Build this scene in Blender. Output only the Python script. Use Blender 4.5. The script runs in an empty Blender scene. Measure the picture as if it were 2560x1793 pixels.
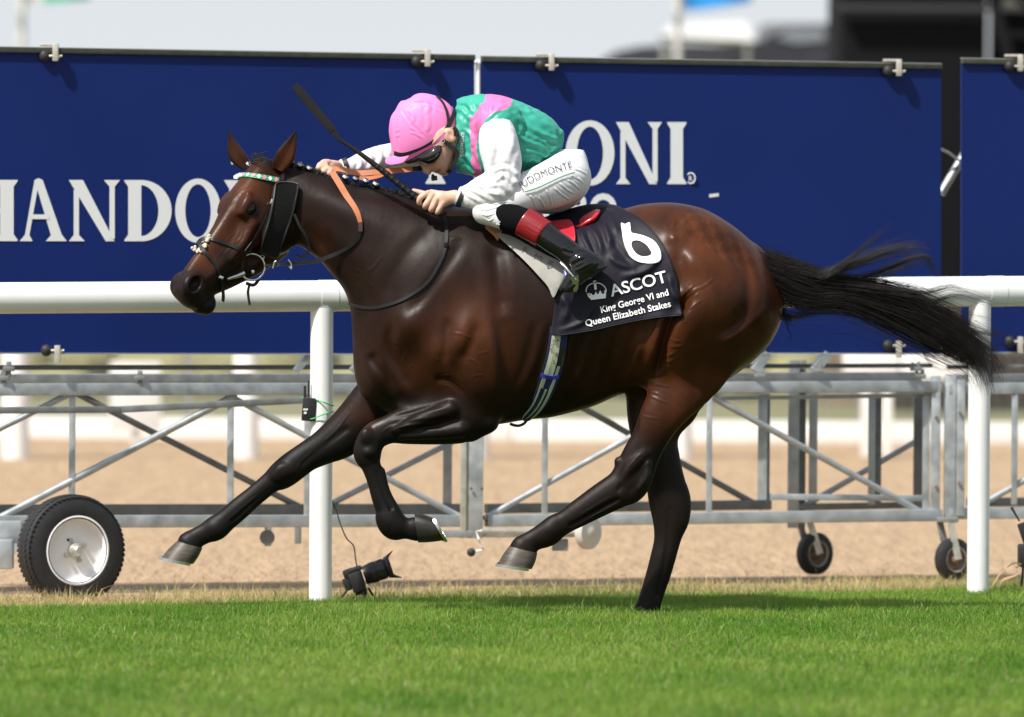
import bpy, bmesh, math, random
import numpy as np
from mathutils import Vector, Matrix
from mathutils.geometry import tessellate_polygon

rng = np.random.default_rng(7)
random.seed(7)
R = math.radians
scene = bpy.context.scene
COL = scene.collection

# ------------------------------------------------------------------ camera
FPX = 19200.0                       # focal length in photograph pixels (2560 wide)
CAM = np.array((0.0, -32.0, 1.6))
PITCH = math.atan((896.5 - 590.0) / FPX)
ROLL = R(0.35)
cam_d = bpy.data.cameras.new('camera')
cam_d.sensor_width = 36.0
cam_d.lens = 36.0 * FPX / 2560.0
cam_d.clip_start = 0.5
cam_d.clip_end = 3000.0
cam_d.dof.use_dof = True
cam_d.dof.focus_distance = 31.85
cam_d.dof.aperture_fstop = 2.7
cam_o = bpy.data.objects.new('camera', cam_d)
COL.objects.link(cam_o)
CMAT = Matrix.Rotation(math.pi / 2 - PITCH, 3, 'X') @ Matrix.Rotation(ROLL, 3, 'Z')
cam_o.matrix_world = Matrix.Translation(CAM.tolist()) @ CMAT.to_4x4()
scene.camera = cam_o
CM = np.array(CMAT)

# ------------------------------------------------------------------ world and sun
SUN_V = Vector((0.42, 0.46, -0.78)).normalized()
world = bpy.data.worlds.new('World')
scene.world = world
world.use_nodes = True
nt = world.node_tree
nt.nodes.clear()
w_out = nt.nodes.new('ShaderNodeOutputWorld')
w_bg = nt.nodes.new('ShaderNodeBackground')
w_sky = nt.nodes.new('ShaderNodeTexSky')
w_sky.sky_type = 'NISHITA'
w_sky.sun_disc = False
w_sky.sun_elevation = math.asin(-SUN_V.z)
w_sky.sun_rotation = math.atan2(-SUN_V.x, -SUN_V.y)
w_sky.air_density = 1.2
w_sky.dust_density = 2.5
w_tc = nt.nodes.new('ShaderNodeTexCoord')
w_map = nt.nodes.new('ShaderNodeMapping')
w_map.inputs['Scale'].default_value = (1.6, 1.6, 4.0)
w_noise = nt.nodes.new('ShaderNodeTexNoise')
w_noise.inputs['Scale'].default_value = 2.2
w_noise.inputs['Detail'].default_value = 5.0
w_ramp = nt.nodes.new('ShaderNodeMapRange')
w_ramp.inputs['From Min'].default_value = 0.25
w_ramp.inputs['From Max'].default_value = 0.6
w_ramp.inputs['To Min'].default_value = 0.22
w_ramp.inputs['To Max'].default_value = 0.70
w_mix = nt.nodes.new('ShaderNodeMix')
w_mix.data_type = 'RGBA'
w_mix.inputs['B'].default_value = (6.0, 6.35, 6.65, 1.0)      # thin white cloud cover
nt.links.new(w_tc.outputs['Generated'], w_map.inputs['Vector'])
nt.links.new(w_map.outputs['Vector'], w_noise.inputs['Vector'])
nt.links.new(w_noise.outputs['Fac'], w_ramp.inputs['Value'])
# haze: the cover closes to white towards the horizon
w_sep = nt.nodes.new('ShaderNodeSeparateXYZ')
nt.links.new(w_tc.outputs['Generated'], w_sep.inputs['Vector'])
w_hz = nt.nodes.new('ShaderNodeMapRange')
w_hz.inputs['From Min'].default_value = 0.02; w_hz.inputs['From Max'].default_value = 0.45
w_hz.inputs['To Min'].default_value = 0.97; w_hz.inputs['To Max'].default_value = 0.0
nt.links.new(w_sep.outputs['Z'], w_hz.inputs['Value'])
w_max = nt.nodes.new('ShaderNodeMath'); w_max.operation = 'MAXIMUM'
nt.links.new(w_hz.outputs['Result'], w_max.inputs[0]); nt.links.new(w_ramp.outputs['Result'], w_max.inputs[1])
nt.links.new(w_max.outputs[0], w_mix.inputs['Factor'])
nt.links.new(w_sky.outputs['Color'], w_mix.inputs['A'])
nt.links.new(w_mix.outputs['Result'], w_bg.inputs['Color'])
w_bg.inputs['Strength'].default_value = 0.1
nt.links.new(w_bg.outputs['Background'], w_out.inputs['Surface'])

sun_d = bpy.data.lights.new('sun', 'SUN')
sun_d.energy = 5.0
sun_d.angle = R(2.6)
sun_d.color = (1.0, 0.955, 0.88)
sun_o = bpy.data.objects.new('sun', sun_d)
COL.objects.link(sun_o)
sun_o.location = (-6, -6, 14)
sun_o.rotation_euler = SUN_V.to_track_quat('-Z', 'Y').to_euler()

scene.view_settings.view_transform = 'Standard'
scene.view_settings.look = 'None'
scene.view_settings.exposure = 0.36
scene.view_settings.gamma = 1.0
scene.view_settings.use_curve_mapping = False
scene.render.engine = 'CYCLES'
scene.cycles.use_denoising = True
scene.cycles.max_bounces = 6
scene.cycles.transparent_max_bounces = 12

# ------------------------------------------------------------------ pixel -> place helpers
def P(px, py, Y=0.0):
    """The point of the plane y = Y seen at photograph pixel (px, py)."""
    px = np.asarray(px, float); py = np.asarray(py, float); Y = np.asarray(Y, float)
    px, py, Y = np.broadcast_arrays(px, py, Y)
    d = np.stack([(px - 1280.0) / FPX, -(py - 896.5) / FPX, -np.ones_like(px)], -1) @ CM.T
    t = (Y - CAM[1]) / d[..., 1]
    return CAM + d * t[..., None]

def to_px(p):
    q = (np.asarray(p) - CAM) @ CM
    return 1280.0 - q[..., 0] / q[..., 2] * FPX, 896.5 + q[..., 1] / q[..., 2] * FPX

class Zm:
    """A window of the photograph that was measured enlarged."""
    def __init__(s, x0, y0, k): s.x0, s.y0, s.k = x0, y0, k
    def px(s, pts):
        a = np.asarray(pts, float)
        return np.stack([s.x0 + a[..., 0] / s.k, s.y0 + a[..., 1] / s.k], -1)
    def p(s, u, v, Y=0.0): return P(s.x0 + np.asarray(u) / s.k, s.y0 + np.asarray(v) / s.k, Y)
    def r(s, u): return u / s.k / 600.0
ZA = Zm(400, 280, 2.9786); ZB = Zm(700, 180, 2.3651); ZC = Zm(1200, 450, 2.474)
ZD = Zm(380, 850, 2.3304); ZE = Zm(1180, 850, 2.2653); ZF = Zm(0, 850, 2.3302)
ZG = Zm(1700, 700, 1.914); ZH = Zm(0, 0, 1.766); ZI = Zm(1300, 0, 1.822)
ZK = Zm(960, 220, 5.743); ZL = Zm(960, 420, 6.753); ZM = Zm(780, 380, 7.175)
ZN = Zm(1860, 520, 3.2157); ZO = Zm(1280, 500, 4.467); ZQ = Zm(1280, 280, 4.1)
ZR = Zm(780, 780, 4.1); ZS = Zm(1600, 500, 3.215); ZT = Zm(1240, 800, 5.742)
ZU = Zm(720, 1200, 4.73); ZV = Zm(1100, 950, 3.2167)

def cr(pts, n, closed=False):
    """Catmull-Rom resample, n points per span."""
    p = np.asarray(pts, float)
    if closed: q = np.concatenate([p[-1:], p, p[:2]])
    else: q = np.concatenate([2 * p[:1] - p[1:2], p, 2 * p[-1:] - p[-2:-1]])
    out = []
    t = np.linspace(0, 1, n, endpoint=False)[:, None]
    for i in range(len(q) - 3):
        a, b, c, d = q[i:i + 4]
        out.append(0.5 * (2 * b + (c - a) * t + (2 * a - 5 * b + 4 * c - d) * t ** 2 + (3 * b - a - 3 * c + d) * t ** 3))
    out = np.concatenate(out)
    return out if closed else np.concatenate([out, p[-1:]])

# ------------------------------------------------------------------ materials
def mat(name, col=(0.5, 0.5, 0.5), rough=0.5, metal=0.0, spec=0.5, vcol=False, noise=None, bump=None,
        coat=0.0, sheen=0.0, transl=0.0, emit=None, stretch=None, rvar=0.0, aniso=0.0):
    m = bpy.data.materials.new(name)
    m.use_nodes = True
    t = m.node_tree
    b = t.nodes['Principled BSDF']
    o = t.nodes['Material Output']
    b.inputs['Base Color'].default_value = (*col, 1)
    b.inputs['Roughness'].default_value = rough
    b.inputs['Metallic'].default_value = metal
    b.inputs['Specular IOR Level'].default_value = spec
    b.inputs['Coat Weight'].default_value = coat
    b.inputs['Coat Roughness'].default_value = 0.08
    b.inputs['Sheen Weight'].default_value = sheen
    tc = t.nodes.new('ShaderNodeTexCoord')
    mp = t.nodes.new('ShaderNodeMapping')
    t.links.new(tc.outputs['Object'], mp.inputs['Vector'])
    if stretch: mp.inputs['Scale'].default_value = stretch
    base = None
    if vcol:
        a = t.nodes.new('ShaderNodeVertexColor'); a.layer_name = 'Col'
        base = a.outputs['Color']
    if noise:
        sc, amt = noise
        n = t.nodes.new('ShaderNodeTexNoise')
        n.inputs['Scale'].default_value = sc; n.inputs['Detail'].default_value = 6
        t.links.new(mp.outputs['Vector'], n.inputs['Vector'])
        mr = t.nodes.new('ShaderNodeMapRange')
        mr.inputs['From Min'].default_value = 0.25; mr.inputs['From Max'].default_value = 0.75
        mr.inputs['To Min'].default_value = 1 - amt; mr.inputs['To Max'].default_value = 1 + amt
        t.links.new(n.outputs['Fac'], mr.inputs['Value'])
        mx = t.nodes.new('ShaderNodeVectorMath'); mx.operation = 'SCALE'
        if base is not None: t.links.new(base, mx.inputs[0])
        else: mx.inputs[0].default_value = col
        t.links.new(mr.outputs['Result'], mx.inputs['Scale'])
        base = mx.outputs['Vector']
        if rvar:
            r2 = t.nodes.new('ShaderNodeMapRange')
            r2.inputs['From Min'].default_value = 0.3; r2.inputs['From Max'].default_value = 0.7
            r2.inputs['To Min'].default_value = max(0.02, rough - rvar); r2.inputs['To Max'].default_value = rough + rvar
            t.links.new(n.outputs['Fac'], r2.inputs['Value'])
            t.links.new(r2.outputs['Result'], b.inputs['Roughness'])
    if base is not None: t.links.new(base, b.inputs['Base Color'])
    if bump:
        prev = None
        for sc, st, dist in (bump if isinstance(bump[0], tuple) else [bump]):
            n = t.nodes.new('ShaderNodeTexNoise')
            n.inputs['Scale'].default_value = sc; n.inputs['Detail'].default_value = 4
            t.links.new(mp.outputs['Vector'], n.inputs['Vector'])
            bp = t.nodes.new('ShaderNodeBump')
            bp.inputs['Strength'].default_value = st; bp.inputs['Distance'].default_value = dist
            t.links.new(n.outputs['Fac'], bp.inputs['Height'])
            if prev is not None: t.links.new(prev, bp.inputs['Normal'])
            prev = bp.outputs['Normal']
        t.links.new(prev, b.inputs['Normal'])
    if emit:
        b.inputs['Emission Color'].default_value = (*emit[0], 1); b.inputs['Emission Strength'].default_value = emit[1]
    if transl > 0:
        tr = t.nodes.new('ShaderNodeBsdfTranslucent')
        if base is not None: t.links.new(base, tr.inputs['Color'])
        else: tr.inputs['Color'].default_value = (*col, 1)
        ms = t.nodes.new('ShaderNodeMixShader'); ms.inputs[0].default_value = transl
        t.links.new(b.outputs[0], ms.inputs[1]); t.links.new(tr.outputs[0], ms.inputs[2])
        t.links.new(ms.outputs[0], o.inputs['Surface'])
    return m

# ------------------------------------------------------------------ objects
def tag(o, label=None, cat=None, group=None, kind=None):
    if label: o['label'] = label
    if cat: o['category'] = cat
    if group: o['group'] = group
    if kind: o['kind'] = kind
    return o

def empty(name, loc, label=None, cat=None, group=None):
    o = bpy.data.objects.new(name, None)
    COL.objects.link(o)
    o.location = tuple(float(v) for v in loc)
    o.empty_display_size = 0.1
    return tag(o, label, cat, group)

def link(name, me, material, parent=None):
    o = bpy.data.objects.new(name, me)
    COL.objects.link(o)
    if material is not None and len(me.materials) == 0: me.materials.append(material)
    if parent is not None:
        o.parent = parent
        l = Vector((0, 0, 0)); p = parent
        while p is not None:
            l += p.location; p = p.parent
        o.location = -l          # meshes are written in world coordinates
    return o

def np_mesh(name, verts, faces, smooth=True, col=None):
    """verts (N,3), faces (M,3|4) arrays"""
    me = bpy.data.meshes.new(name)
    verts = np.ascontiguousarray(verts, np.float32); faces = np.ascontiguousarray(faces, np.int32)
    k = faces.shape[1]
    me.vertices.add(len(verts)); me.vertices.foreach_set('co', verts.ravel())
    me.loops.add(faces.size); me.loops.foreach_set('vertex_index', faces.ravel())
    me.polygons.add(len(faces))
    me.polygons.foreach_set('loop_start', np.arange(0, faces.size, k, dtype=np.int32))
    me.polygons.foreach_set('loop_total', np.full(len(faces), k, np.int32))
    me.polygons.foreach_set('use_smooth', np.full(len(faces), smooth))
    me.update(calc_edges=True)
    if col is not None: set_col(me, col)
    return me

def set_col(me, col):
    a = me.color_attributes.new('Col', 'FLOAT_COLOR', 'POINT')
    c = np.ones((len(me.vertices), 4), np.float32)
    c[:, :3] = col
    a.data.foreach_set('color', c.ravel())

def frame_from(t, hint=(0, 0, 1)):
    t = Vector(t).normalized(); h = Vector(hint)
    s = t.cross(h)
    if s.length < 1e-4: s = t.cross(Vector((1, 0, 0)))
    s.normalize()
    return t, s, s.cross(t).normalized()

class MB:
    """collects pieces of one part"""
    def __init__(s): s.v = []; s.f = []; s.sm = []; s.c = []
    def add(s, v, f, smooth=False, col=None):
        n = len(s.v)
        s.v += [tuple(float(q) for q in p) for p in v]
        s.f += [tuple(n + i for i in q) for q in f]
        s.sm += [smooth] * len(f)
        s.c += [col or (1, 1, 1)] * len(v)
        return s
    def box(s, c, size, M=None, bevel=0.0, col=None):
        hx, hy, hz = [q / 2 for q in size]
        M = M or Matrix.Identity(3); c = Vector(tuple(float(q) for q in c))
        if bevel <= 0:
            v = [c + M @ Vector((x, y, z)) for x in (-hx, hx) for y in (-hy, hy) for z in (-hz, hz)]
            return s.add(v, [(0, 1, 3, 2), (4, 6, 7, 5), (0, 4, 5, 1), (2, 3, 7, 6), (0, 2, 6, 4), (1, 5, 7, 3)], col=col)
        bm = bmesh.new()
        bmesh.ops.create_cube(bm, size=1.0)
        for q in bm.verts: q.co = Vector((q.co.x * size[0], q.co.y * size[1], q.co.z * size[2]))
        bmesh.ops.bevel(bm, geom=bm.edges[:], offset=min(bevel, min(size) * 0.45), segments=2, affect='EDGES', profile=0.6)
        bm.verts.index_update()
        s.add([c + M @ q.co for q in bm.verts], [[q.index for q in f.verts] for f in bm.faces], col=col)
        bm.free()
        return s
    def bar(s, a, b, w, h, hint=(0, 0, 1), bevel=0.0, col=None):
        """box beam a->b, w sideways, h along hint"""
        a = Vector(tuple(float(q) for q in a)); b = Vector(tuple(float(q) for q in b))
        t, sd, up = frame_from(b - a, hint)
        M = Matrix((t, sd, up)).transposed()
        return s.box((a + b) / 2, ((b - a).length, w, h), M, bevel, col)
    def tube(s, pts, r, n=10, cap=True, smooth=True, ry=None, hint=(0, 0, 1), col=None):
        pts = [Vector(tuple(float(q) for q in p)) for p in pts]
        m = len(pts)
        rr = r if hasattr(r, '__len__') else [r] * m
        v = []; f = []
        for i, p in enumerate(pts):
            t = pts[min(i + 1, m - 1)] - pts[max(i - 1, 0)]
            t, sd, up = frame_from(t, hint)
            for k in range(n):
                a = 2 * math.pi * k / n
                v.append(p + sd * math.cos(a) * rr[i] * (ry or 1.0) + up * math.sin(a) * rr[i])
        for i in range(m - 1):
            for k in range(n):
                f.append((i * n + k, i * n + (k + 1) % n, (i + 1) * n + (k + 1) % n, (i + 1) * n + k))
        s.add(v, f, smooth, col)
        if cap:
            s.add(v[:n], [tuple(range(n))[::-1]], False, col); s.add(v[-n:], [tuple(range(n))], False, col)
        return s
    def ribbon(s, pts, nor, w, th, col=None, smooth=True):
        """flat strap along pts, facing nor"""
        pts = np.asarray(pts, float); m = len(pts)
        nor = np.broadcast_to(np.asarray(nor, float), pts.shape)
        ww = np.broadcast_to(np.asarray(w, float), (m,))
        t = np.gradient(pts, axis=0); t /= np.linalg.norm(t, axis=1)[:, None] + 1e-9
        nn = nor - (nor * t).sum(1)[:, None] * t; nn /= np.linalg.norm(nn, axis=1)[:, None] + 1e-9
        sd = np.cross(t, nn) * ww[:, None] / 2
        hn = nn * th / 2
        v = []
        for i in range(m):
            v += [pts[i] - sd[i] - hn[i], pts[i] + sd[i] - hn[i], pts[i] + sd[i] + hn[i], pts[i] - sd[i] + hn[i]]
        f = []
        for i in range(m - 1):
            for k in range(4):
                f.append((i * 4 + k, i * 4 + (k + 1) % 4, i * 4 + 4 + (k + 1) % 4, i * 4 + 4 + k))
        f += [(3, 2, 1, 0), tuple(range(m * 4 - 4, m * 4))]
        return s.add(v, f, False, col)
    def ell(s, c, r, M=None, nu=14, nv=9, col=None):
        M = M or Matrix.Identity(3); c = Vector(tuple(float(q) for q in c))
        if not hasattr(r, '__len__'): r = (r, r, r)
        v = [c + M @ Vector((0, 0, r[2]))]
        for j in range(1, nv):
            b = math.pi * j / nv
            for i in range(nu):
                a = 2 * math.pi * i / nu
                v.append(c + M @ Vector((r[0] * math.sin(b) * math.cos(a), r[1] * math.sin(b) * math.sin(a), r[2] * math.cos(b))))
        v.append(c + M @ Vector((0, 0, -r[2])))
        f = [(0, 1 + i, 1 + (i + 1) % nu) for i in range(nu)]
        for j in range(nv - 2):
            for i in range(nu):
                f.append((1 + j * nu + i, 1 + (j + 1) * nu + i, 1 + (j + 1) * nu + (i + 1) % nu, 1 + j * nu + (i + 1) % nu))
        e = len(v) - 1; q = 1 + (nv - 2) * nu
        f += [(q + i, e, q + (i + 1) % nu) for i in range(nu)]
        return s.add(v, f, True, col)
    def lathe(s, c, axis, prof, n=32, hint=(0, 0, 1), smooth=True, col=None, closed=False):
        """prof: (along, radius) pairs about axis through c"""
        c = Vector(tuple(float(q) for q in c)); t, sd, up = frame_from(axis, hint)
        v = []; f = []
        for (a, r) in prof:
            for k in range(n):
                q = 2 * math.pi * k / n
                v.append(c + t * a + (sd * math.cos(q) + up * math.sin(q)) * r)
        m = len(prof)
        for i in range(m if closed else m - 1):
            j = (i + 1) % m
            for k in range(n):
                f.append((i * n + k, i * n + (k + 1) % n, j * n + (k + 1) % n, j * n + k))
        return s.add(v, f, smooth, col)
    def prism(s, poly, off, col=None, smooth=False):
        """extrude a 3D polygon by vector off"""
        p = [Vector(tuple(float(q) for q in a)) for a in poly]; o = Vector(tuple(float(q) for q in off)); n = len(p)
        tri = tessellate_polygon([p])
        s.add(p, [tuple(t) for t in tri], False, col)
        s.add([q + o for q in p], [tuple(t)[::-1] for t in tri], False, col)
        s.add(p + [q + o for q in p], [(i, (i + 1) % n, n + (i + 1) % n, n + i) for i in range(n)], smooth, col)
        return s
    def build(s, name, material, parent=None, vcol=False):
        me = bpy.data.meshes.new(name)
        me.from_pydata(s.v, [], s.f)
        me.polygons.foreach_set('use_smooth', s.sm)
        bm = bmesh.new(); bm.from_mesh(me)
        bmesh.ops.recalc_face_normals(bm, faces=bm.faces[:])
        bm.to_mesh(me); bm.free()
        me.set_sharp_from_angle(angle=R(42))
        if vcol: set_col(me, np.array(s.c))
        return link(name, me, material, parent)

# ------------------------------------------------------------------ implicit bodies
class Vol:
    def __init__(s, lo, hi, h):
        s.lo = np.array(lo, float); s.h = h
        s.n = (np.ceil((np.array(hi) - s.lo) / h) + 1).astype(int)
        s.v = np.full(s.n, 0.3, np.float32)
        s.ax = [(s.lo[i] + h * np.arange(s.n[i])).astype(np.float32) for i in range(3)]
    def win(s, lo, hi):
        a = np.clip(np.floor((np.array(lo) - s.lo) / s.h).astype(int), 0, s.n)
        b = np.clip(np.ceil((np.array(hi) - s.lo) / s.h).astype(int) + 1, 0, s.n)
        sl = tuple(slice(a[i], b[i]) for i in range(3))
        X = s.ax[0][sl[0]][:, None, None]; Y = s.ax[1][sl[1]][None, :, None]; Z = s.ax[2][sl[2]][None, None, :]
        return sl, X, Y, Z
    def put(s, sl, d, k, sub=False):
        a = s.v[sl]
        if a.size == 0: return
        d = np.broadcast_to(d, a.shape).astype(np.float32)
        if sub: a = -a
        if k > 0:
            hh = np.maximum(k - np.abs(a - d), 0) / k
            r = np.minimum(a, d) - hh * hh * (k * 0.25)
        else: r = np.minimum(a, d)
        s.v[sl] = -r if sub else r
    def ell(s, c, r, k=0.02, M=None, sub=False):
        """ellipsoid; columns of M are its axes"""
        c = np.array(c, float); r = np.array(r, float) if hasattr(r, '__len__') else np.full(3, float(r))
        m = r.max() + k
        sl, X, Y, Z = s.win(c - m, c + m)
        if s.v[sl].size == 0: return
        q = [X - c[0], Y - c[1], Z - c[2]]
        if M is not None:
            A = np.array(M)
            q = [q[0] * A[0, i] + q[1] * A[1, i] + q[2] * A[2, i] for i in range(3)]
        k0 = np.sqrt(sum((q[i] / r[i]) ** 2 for i in range(3)))
        k1 = np.sqrt(sum((q[i] / r[i] ** 2) ** 2 for i in range(3))) + 1e-6
        s.put(sl, k0 * (k0 - 1) / k1, k, sub)
    def chain(s, pts, ra, rb=None, k=0.02, sub=False, kj=0.0):
        """tapered limb through 3D points; ra radius in the picture plane, rb radius across it"""
        pts = np.asarray(pts, float); m = len(pts)
        ra = np.broadcast_to(np.asarray(ra, float), (m,)); rb = ra if rb is None else np.broadcast_to(np.asarray(rb, float), (m,))
        g = max(ra.max(), rb.max()) + k / max(0.3, float((rb / ra).min())) + 0.012
        flat = rb is not ra
        if m > 2:                                    # follow a smooth curve through the given sections
            D = cr(np.concatenate([pts, ra[:, None], rb[:, None]], 1), 4)
            pts, ra, rb = D[:, :3], D[:, 3], D[:, 4]; m = len(pts)
        rmin = max(0.3, float((rb / ra).min()))
        sl, X, Y, Z = s.win(pts.min(0) - g, pts.max(0) + g)
        if s.v[sl].size == 0: return
        out = np.full(s.v[sl].shape, 0.3, np.float32)
        o0 = [q.start for q in sl]
        for i in range(m - 1):
            a, b = pts[i], pts[i + 1]
            d = b - a
            gi = max(ra[i], ra[i + 1], rb[i], rb[i + 1]) + (k + 0.01) / rmin + 0.01
            si, X, Y, Z = s.win(np.minimum(a, b) - gi, np.maximum(a, b) + gi)
            lo_ = tuple(slice(si[q].start - o0[q], si[q].stop - o0[q]) for q in range(3))
            lo_ = tuple(slice(max(q.start, 0), q.stop) for q in lo_)
            if any(si[q].start < o0[q] or si[q].stop > sl[q].stop for q in range(3)):
                c_ = tuple(slice(max(si[q].start, o0[q]), min(si[q].stop, sl[q].stop)) for q in range(3))
                X = s.ax[0][c_[0]][:, None, None]; Y = s.ax[1][c_[1]][None, :, None]; Z = s.ax[2][c_[2]][None, None, :]
                lo_ = tuple(slice(c_[q].start - o0[q], c_[q].stop - o0[q]) for q in range(3))
            w = 0.15 if flat else 1.0                # flattened limbs are followed in the picture plane
            L = d[0] ** 2 + d[2] ** 2 + w * d[1] ** 2 + 1e-9
            t = np.clip(((X - a[0]) * d[0] + (Z - a[2]) * d[2] + w * (Y - a[1]) * d[1]) / L, 0, 1)
            A = ra[i] + (ra[i + 1] - ra[i]) * t; B = rb[i] + (rb[i + 1] - rb[i]) * t
            q = np.sqrt((X - a[0] - d[0] * t) ** 2 + (Z - a[2] - d[2] * t) ** 2 + ((Y - a[1] - d[1] * t) * (A / B)) ** 2) - A
            q = q * np.minimum(1.0, B / A)
            out[lo_] = np.minimum(out[lo_], q)
        s.put(sl, out, k, sub)
    def mesh(s, smooth=1):
        v = s.v
        neg = v < 0
        nx, ny, nz = v.shape
        cs = neg[:-1, :-1, :-1].astype(np.int8)
        tot = np.zeros_like(cs)
        for i in (0, 1):
            for j in (0, 1):
                for k in (0, 1):
                    tot += neg[i:nx - 1 + i, j:ny - 1 + j, k:nz - 1 + k]
        act = (tot > 0) & (tot < 8)
        idx = np.argwhere(act)
        vid = np.full(act.shape, -1, np.int32)
        vid[act] = np.arange(len(idx))
        corner = {}
        for i in (0, 1):
            for j in (0, 1):
                for k in (0, 1):
                    corner[(i, j, k)] = v[idx[:, 0] + i, idx[:, 1] + j, idx[:, 2] + k]
        acc = np.zeros((len(idx), 3)); cnt = np.zeros(len(idx))
        for a in corner:
            for ax in range(3):
                if a[ax] == 0:
                    b = list(a); b[ax] = 1; b = tuple(b)
                    va, vb = corner[a], corner[b]
                    c = (va < 0) != (vb < 0)
                    t = np.where(c, va / np.where(c, va - vb, 1), 0)
                    for q in range(3):
                        acc[:, q] += np.where(c, (a[q] + (t if q == ax else 0)), 0)
                    cnt += c
        pos = s.lo + (idx + acc / cnt[:, None]) * s.h
        faces = []
        for ax in range(3):
            sa = [slice(None)] * 3; sb = [slice(None)] * 3
            sa[ax] = slice(0, -1); sb[ax] = slice(1, None)
            A = neg[tuple(sa)]; B = neg[tuple(sb)]
            e = np.argwhere(A != B)
            o1, o2 = [q for q in range(3) if q != ax]
            ok = (e[:, o1] > 0) & (e[:, o2] > 0) & (e[:, o1] < act.shape[o1]) & (e[:, o2] < act.shape[o2])
            e = e[ok]
            flip = A[tuple(e.T)]
            def g(d1, d2):
                q = e.copy(); q[:, o1] -= d1; q[:, o2] -= d2
                return vid[tuple(q.T)]
            qd = np.stack([g(1, 1), g(0, 1), g(0, 0), g(1, 0)], 1)
            if ax == 1: flip = ~flip
            qd[~flip] = qd[~flip][:, ::-1]
            faces.append(qd)
        f = np.concatenate(faces)
        for _ in range(smooth):
            e = np.concatenate([f[:, [0, 1]], f[:, [1, 2]], f[:, [2, 3]], f[:, [3, 0]]])
            n = np.bincount(e[:, 0], minlength=len(pos)).astype(float)
            av = np.stack([np.bincount(e[:, 0], weights=pos[e[:, 1], q], minlength=len(pos)) for q in range(3)], 1)
            # second pass the other way round, so that every neighbour counts
            n += np.bincount(e[:, 1], minlength=len(pos))
            av += np.stack([np.bincount(e[:, 1], weights=pos[e[:, 0], q], minlength=len(pos)) for q in range(3)], 1)
            pos = pos * 0.5 + 0.5 * av / np.maximum(n, 1)[:, None]
        return pos, f

def inside_poly(X, Z, poly):
    r = np.zeros(np.broadcast(X, Z).shape, bool)
    n = len(poly)
    for i in range(n):
        x1, z1 = poly[i]; x2, z2 = poly[(i + 1) % n]
        if z1 == z2: continue
        c = (z1 > Z) != (z2 > Z)
        r ^= c & (X < (x2 - x1) * (Z - z1) / (z2 - z1) + x1)
    return r

def poly_dist(X, Z, poly):
    d = np.full(np.broadcast(X, Z).shape, 9.0)
    n = len(poly)
    for i in range(n):
        a = poly[i]; e = poly[(i + 1) % n] - a
        t = np.clip(((X - a[0]) * e[0] + (Z - a[1]) * e[1]) / (e @ e + 1e-12), 0, 1)
        d = np.minimum(d, (X - a[0] - e[0] * t) ** 2 + (Z - a[1] - e[1] * t) ** 2)
    return np.sqrt(d)

def blur2(a, it):
    for _ in range(it):
        b = np.pad(a, 1, mode='edge')
        a = (b[1:-1, 1:-1] * 4 + (b[2:, 1:-1] + b[:-2, 1:-1] + b[1:-1, 2:] + b[1:-1, :-2]) * 2
             + b[2:, 2:] + b[2:, :-2] + b[:-2, 2:] + b[:-2, :-2]) / 16
    return a

def inflate(poly, xs, zs):
    """Membrane height over a closed outline: smooth inside, zero on it, negative outside."""
    X, Z = np.meshgrid(xs.astype(float), zs.astype(float), indexing='ij')
    h = float(xs[1] - xs[0])
    ins = inside_poly(X, Z, poly)
    sd = poly_dist(X, Z, poly) * np.where(ins, 1, -1)
    phi = None
    for st, it in ((8, 400), (4, 250), (2, 160), (1, 100)):
        m = ins[::st, ::st]
        if phi is None: u = np.zeros(m.shape)
        else:
            u = np.repeat(np.repeat(phi, 2, 0), 2, 1)[:m.shape[0], :m.shape[1]]
            u = np.pad(u, ((0, m.shape[0] - u.shape[0]), (0, m.shape[1] - u.shape[1])))
        hh = (h * st) ** 2
        for _ in range(it):
            b = np.pad(u, 1)
            u = np.where(m, (b[2:, 1:-1] + b[:-2, 1:-1] + b[1:-1, 2:] + b[1:-1, :-2] + hh) / 4, 0)
        phi = u
    ok = sd > 2.2 * h
    ratio = np.where(ok, phi / np.maximum(sd, h), 0); wt = ok.astype(float)
    for _ in range(24):
        r2 = blur2(ratio * wt, 1); w2 = blur2(wt, 1)
        f = np.where(w2 > 1e-6, r2 / np.maximum(w2, 1e-6), 0)
        ratio = np.where(ok, ratio, f); wt = np.where(ok, 1.0, np.minimum(1, (w2 > 1e-6) * 1.0))
    ratio = np.where(wt > 0, ratio, 0.15)
    return np.where(ok, phi, ratio * sd), X, Z, sd

def put_inflated(vol, phi2, yc=0.0, k=0.02, sd=None):
    """phi2: squared half width on the x-z grid of vol"""
    gx, gz = np.gradient(phi2, vol.h)
    G = np.sqrt(gx ** 2 + gz ** 2)
    Y = vol.ax[1][None, :, None] - (yc if np.isscalar(yc) else yc[:, None, :])
    d = (Y ** 2 - phi2[:, None, :]) / np.sqrt(G[:, None, :] ** 2 + 4 * Y ** 2 + 1e-4)
    if sd is not None: d = np.maximum(d, np.where(sd < 0, -sd * 0.85, -9).astype(np.float32)[:, None, :])
    sl = tuple(slice(None) for _ in range(3))
    vol.put(sl, np.clip(d, -0.3, 0.3), k)

def pairs(z, prs, Y):
    """outline pairs (front, back) of a limb -> centres and in-picture radii"""
    a = np.array([p[0] for p in prs], float); b = np.array([p[1] for p in prs], float)
    Y = np.broadcast_to(np.asarray(Y, float), (len(prs),))
    pa = z.p(a[:, 0], a[:, 1], Y); pb = z.p(b[:, 0], b[:, 1], Y)
    return (pa + pb) / 2, np.linalg.norm(pa - pb, axis=1) / 2

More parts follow.
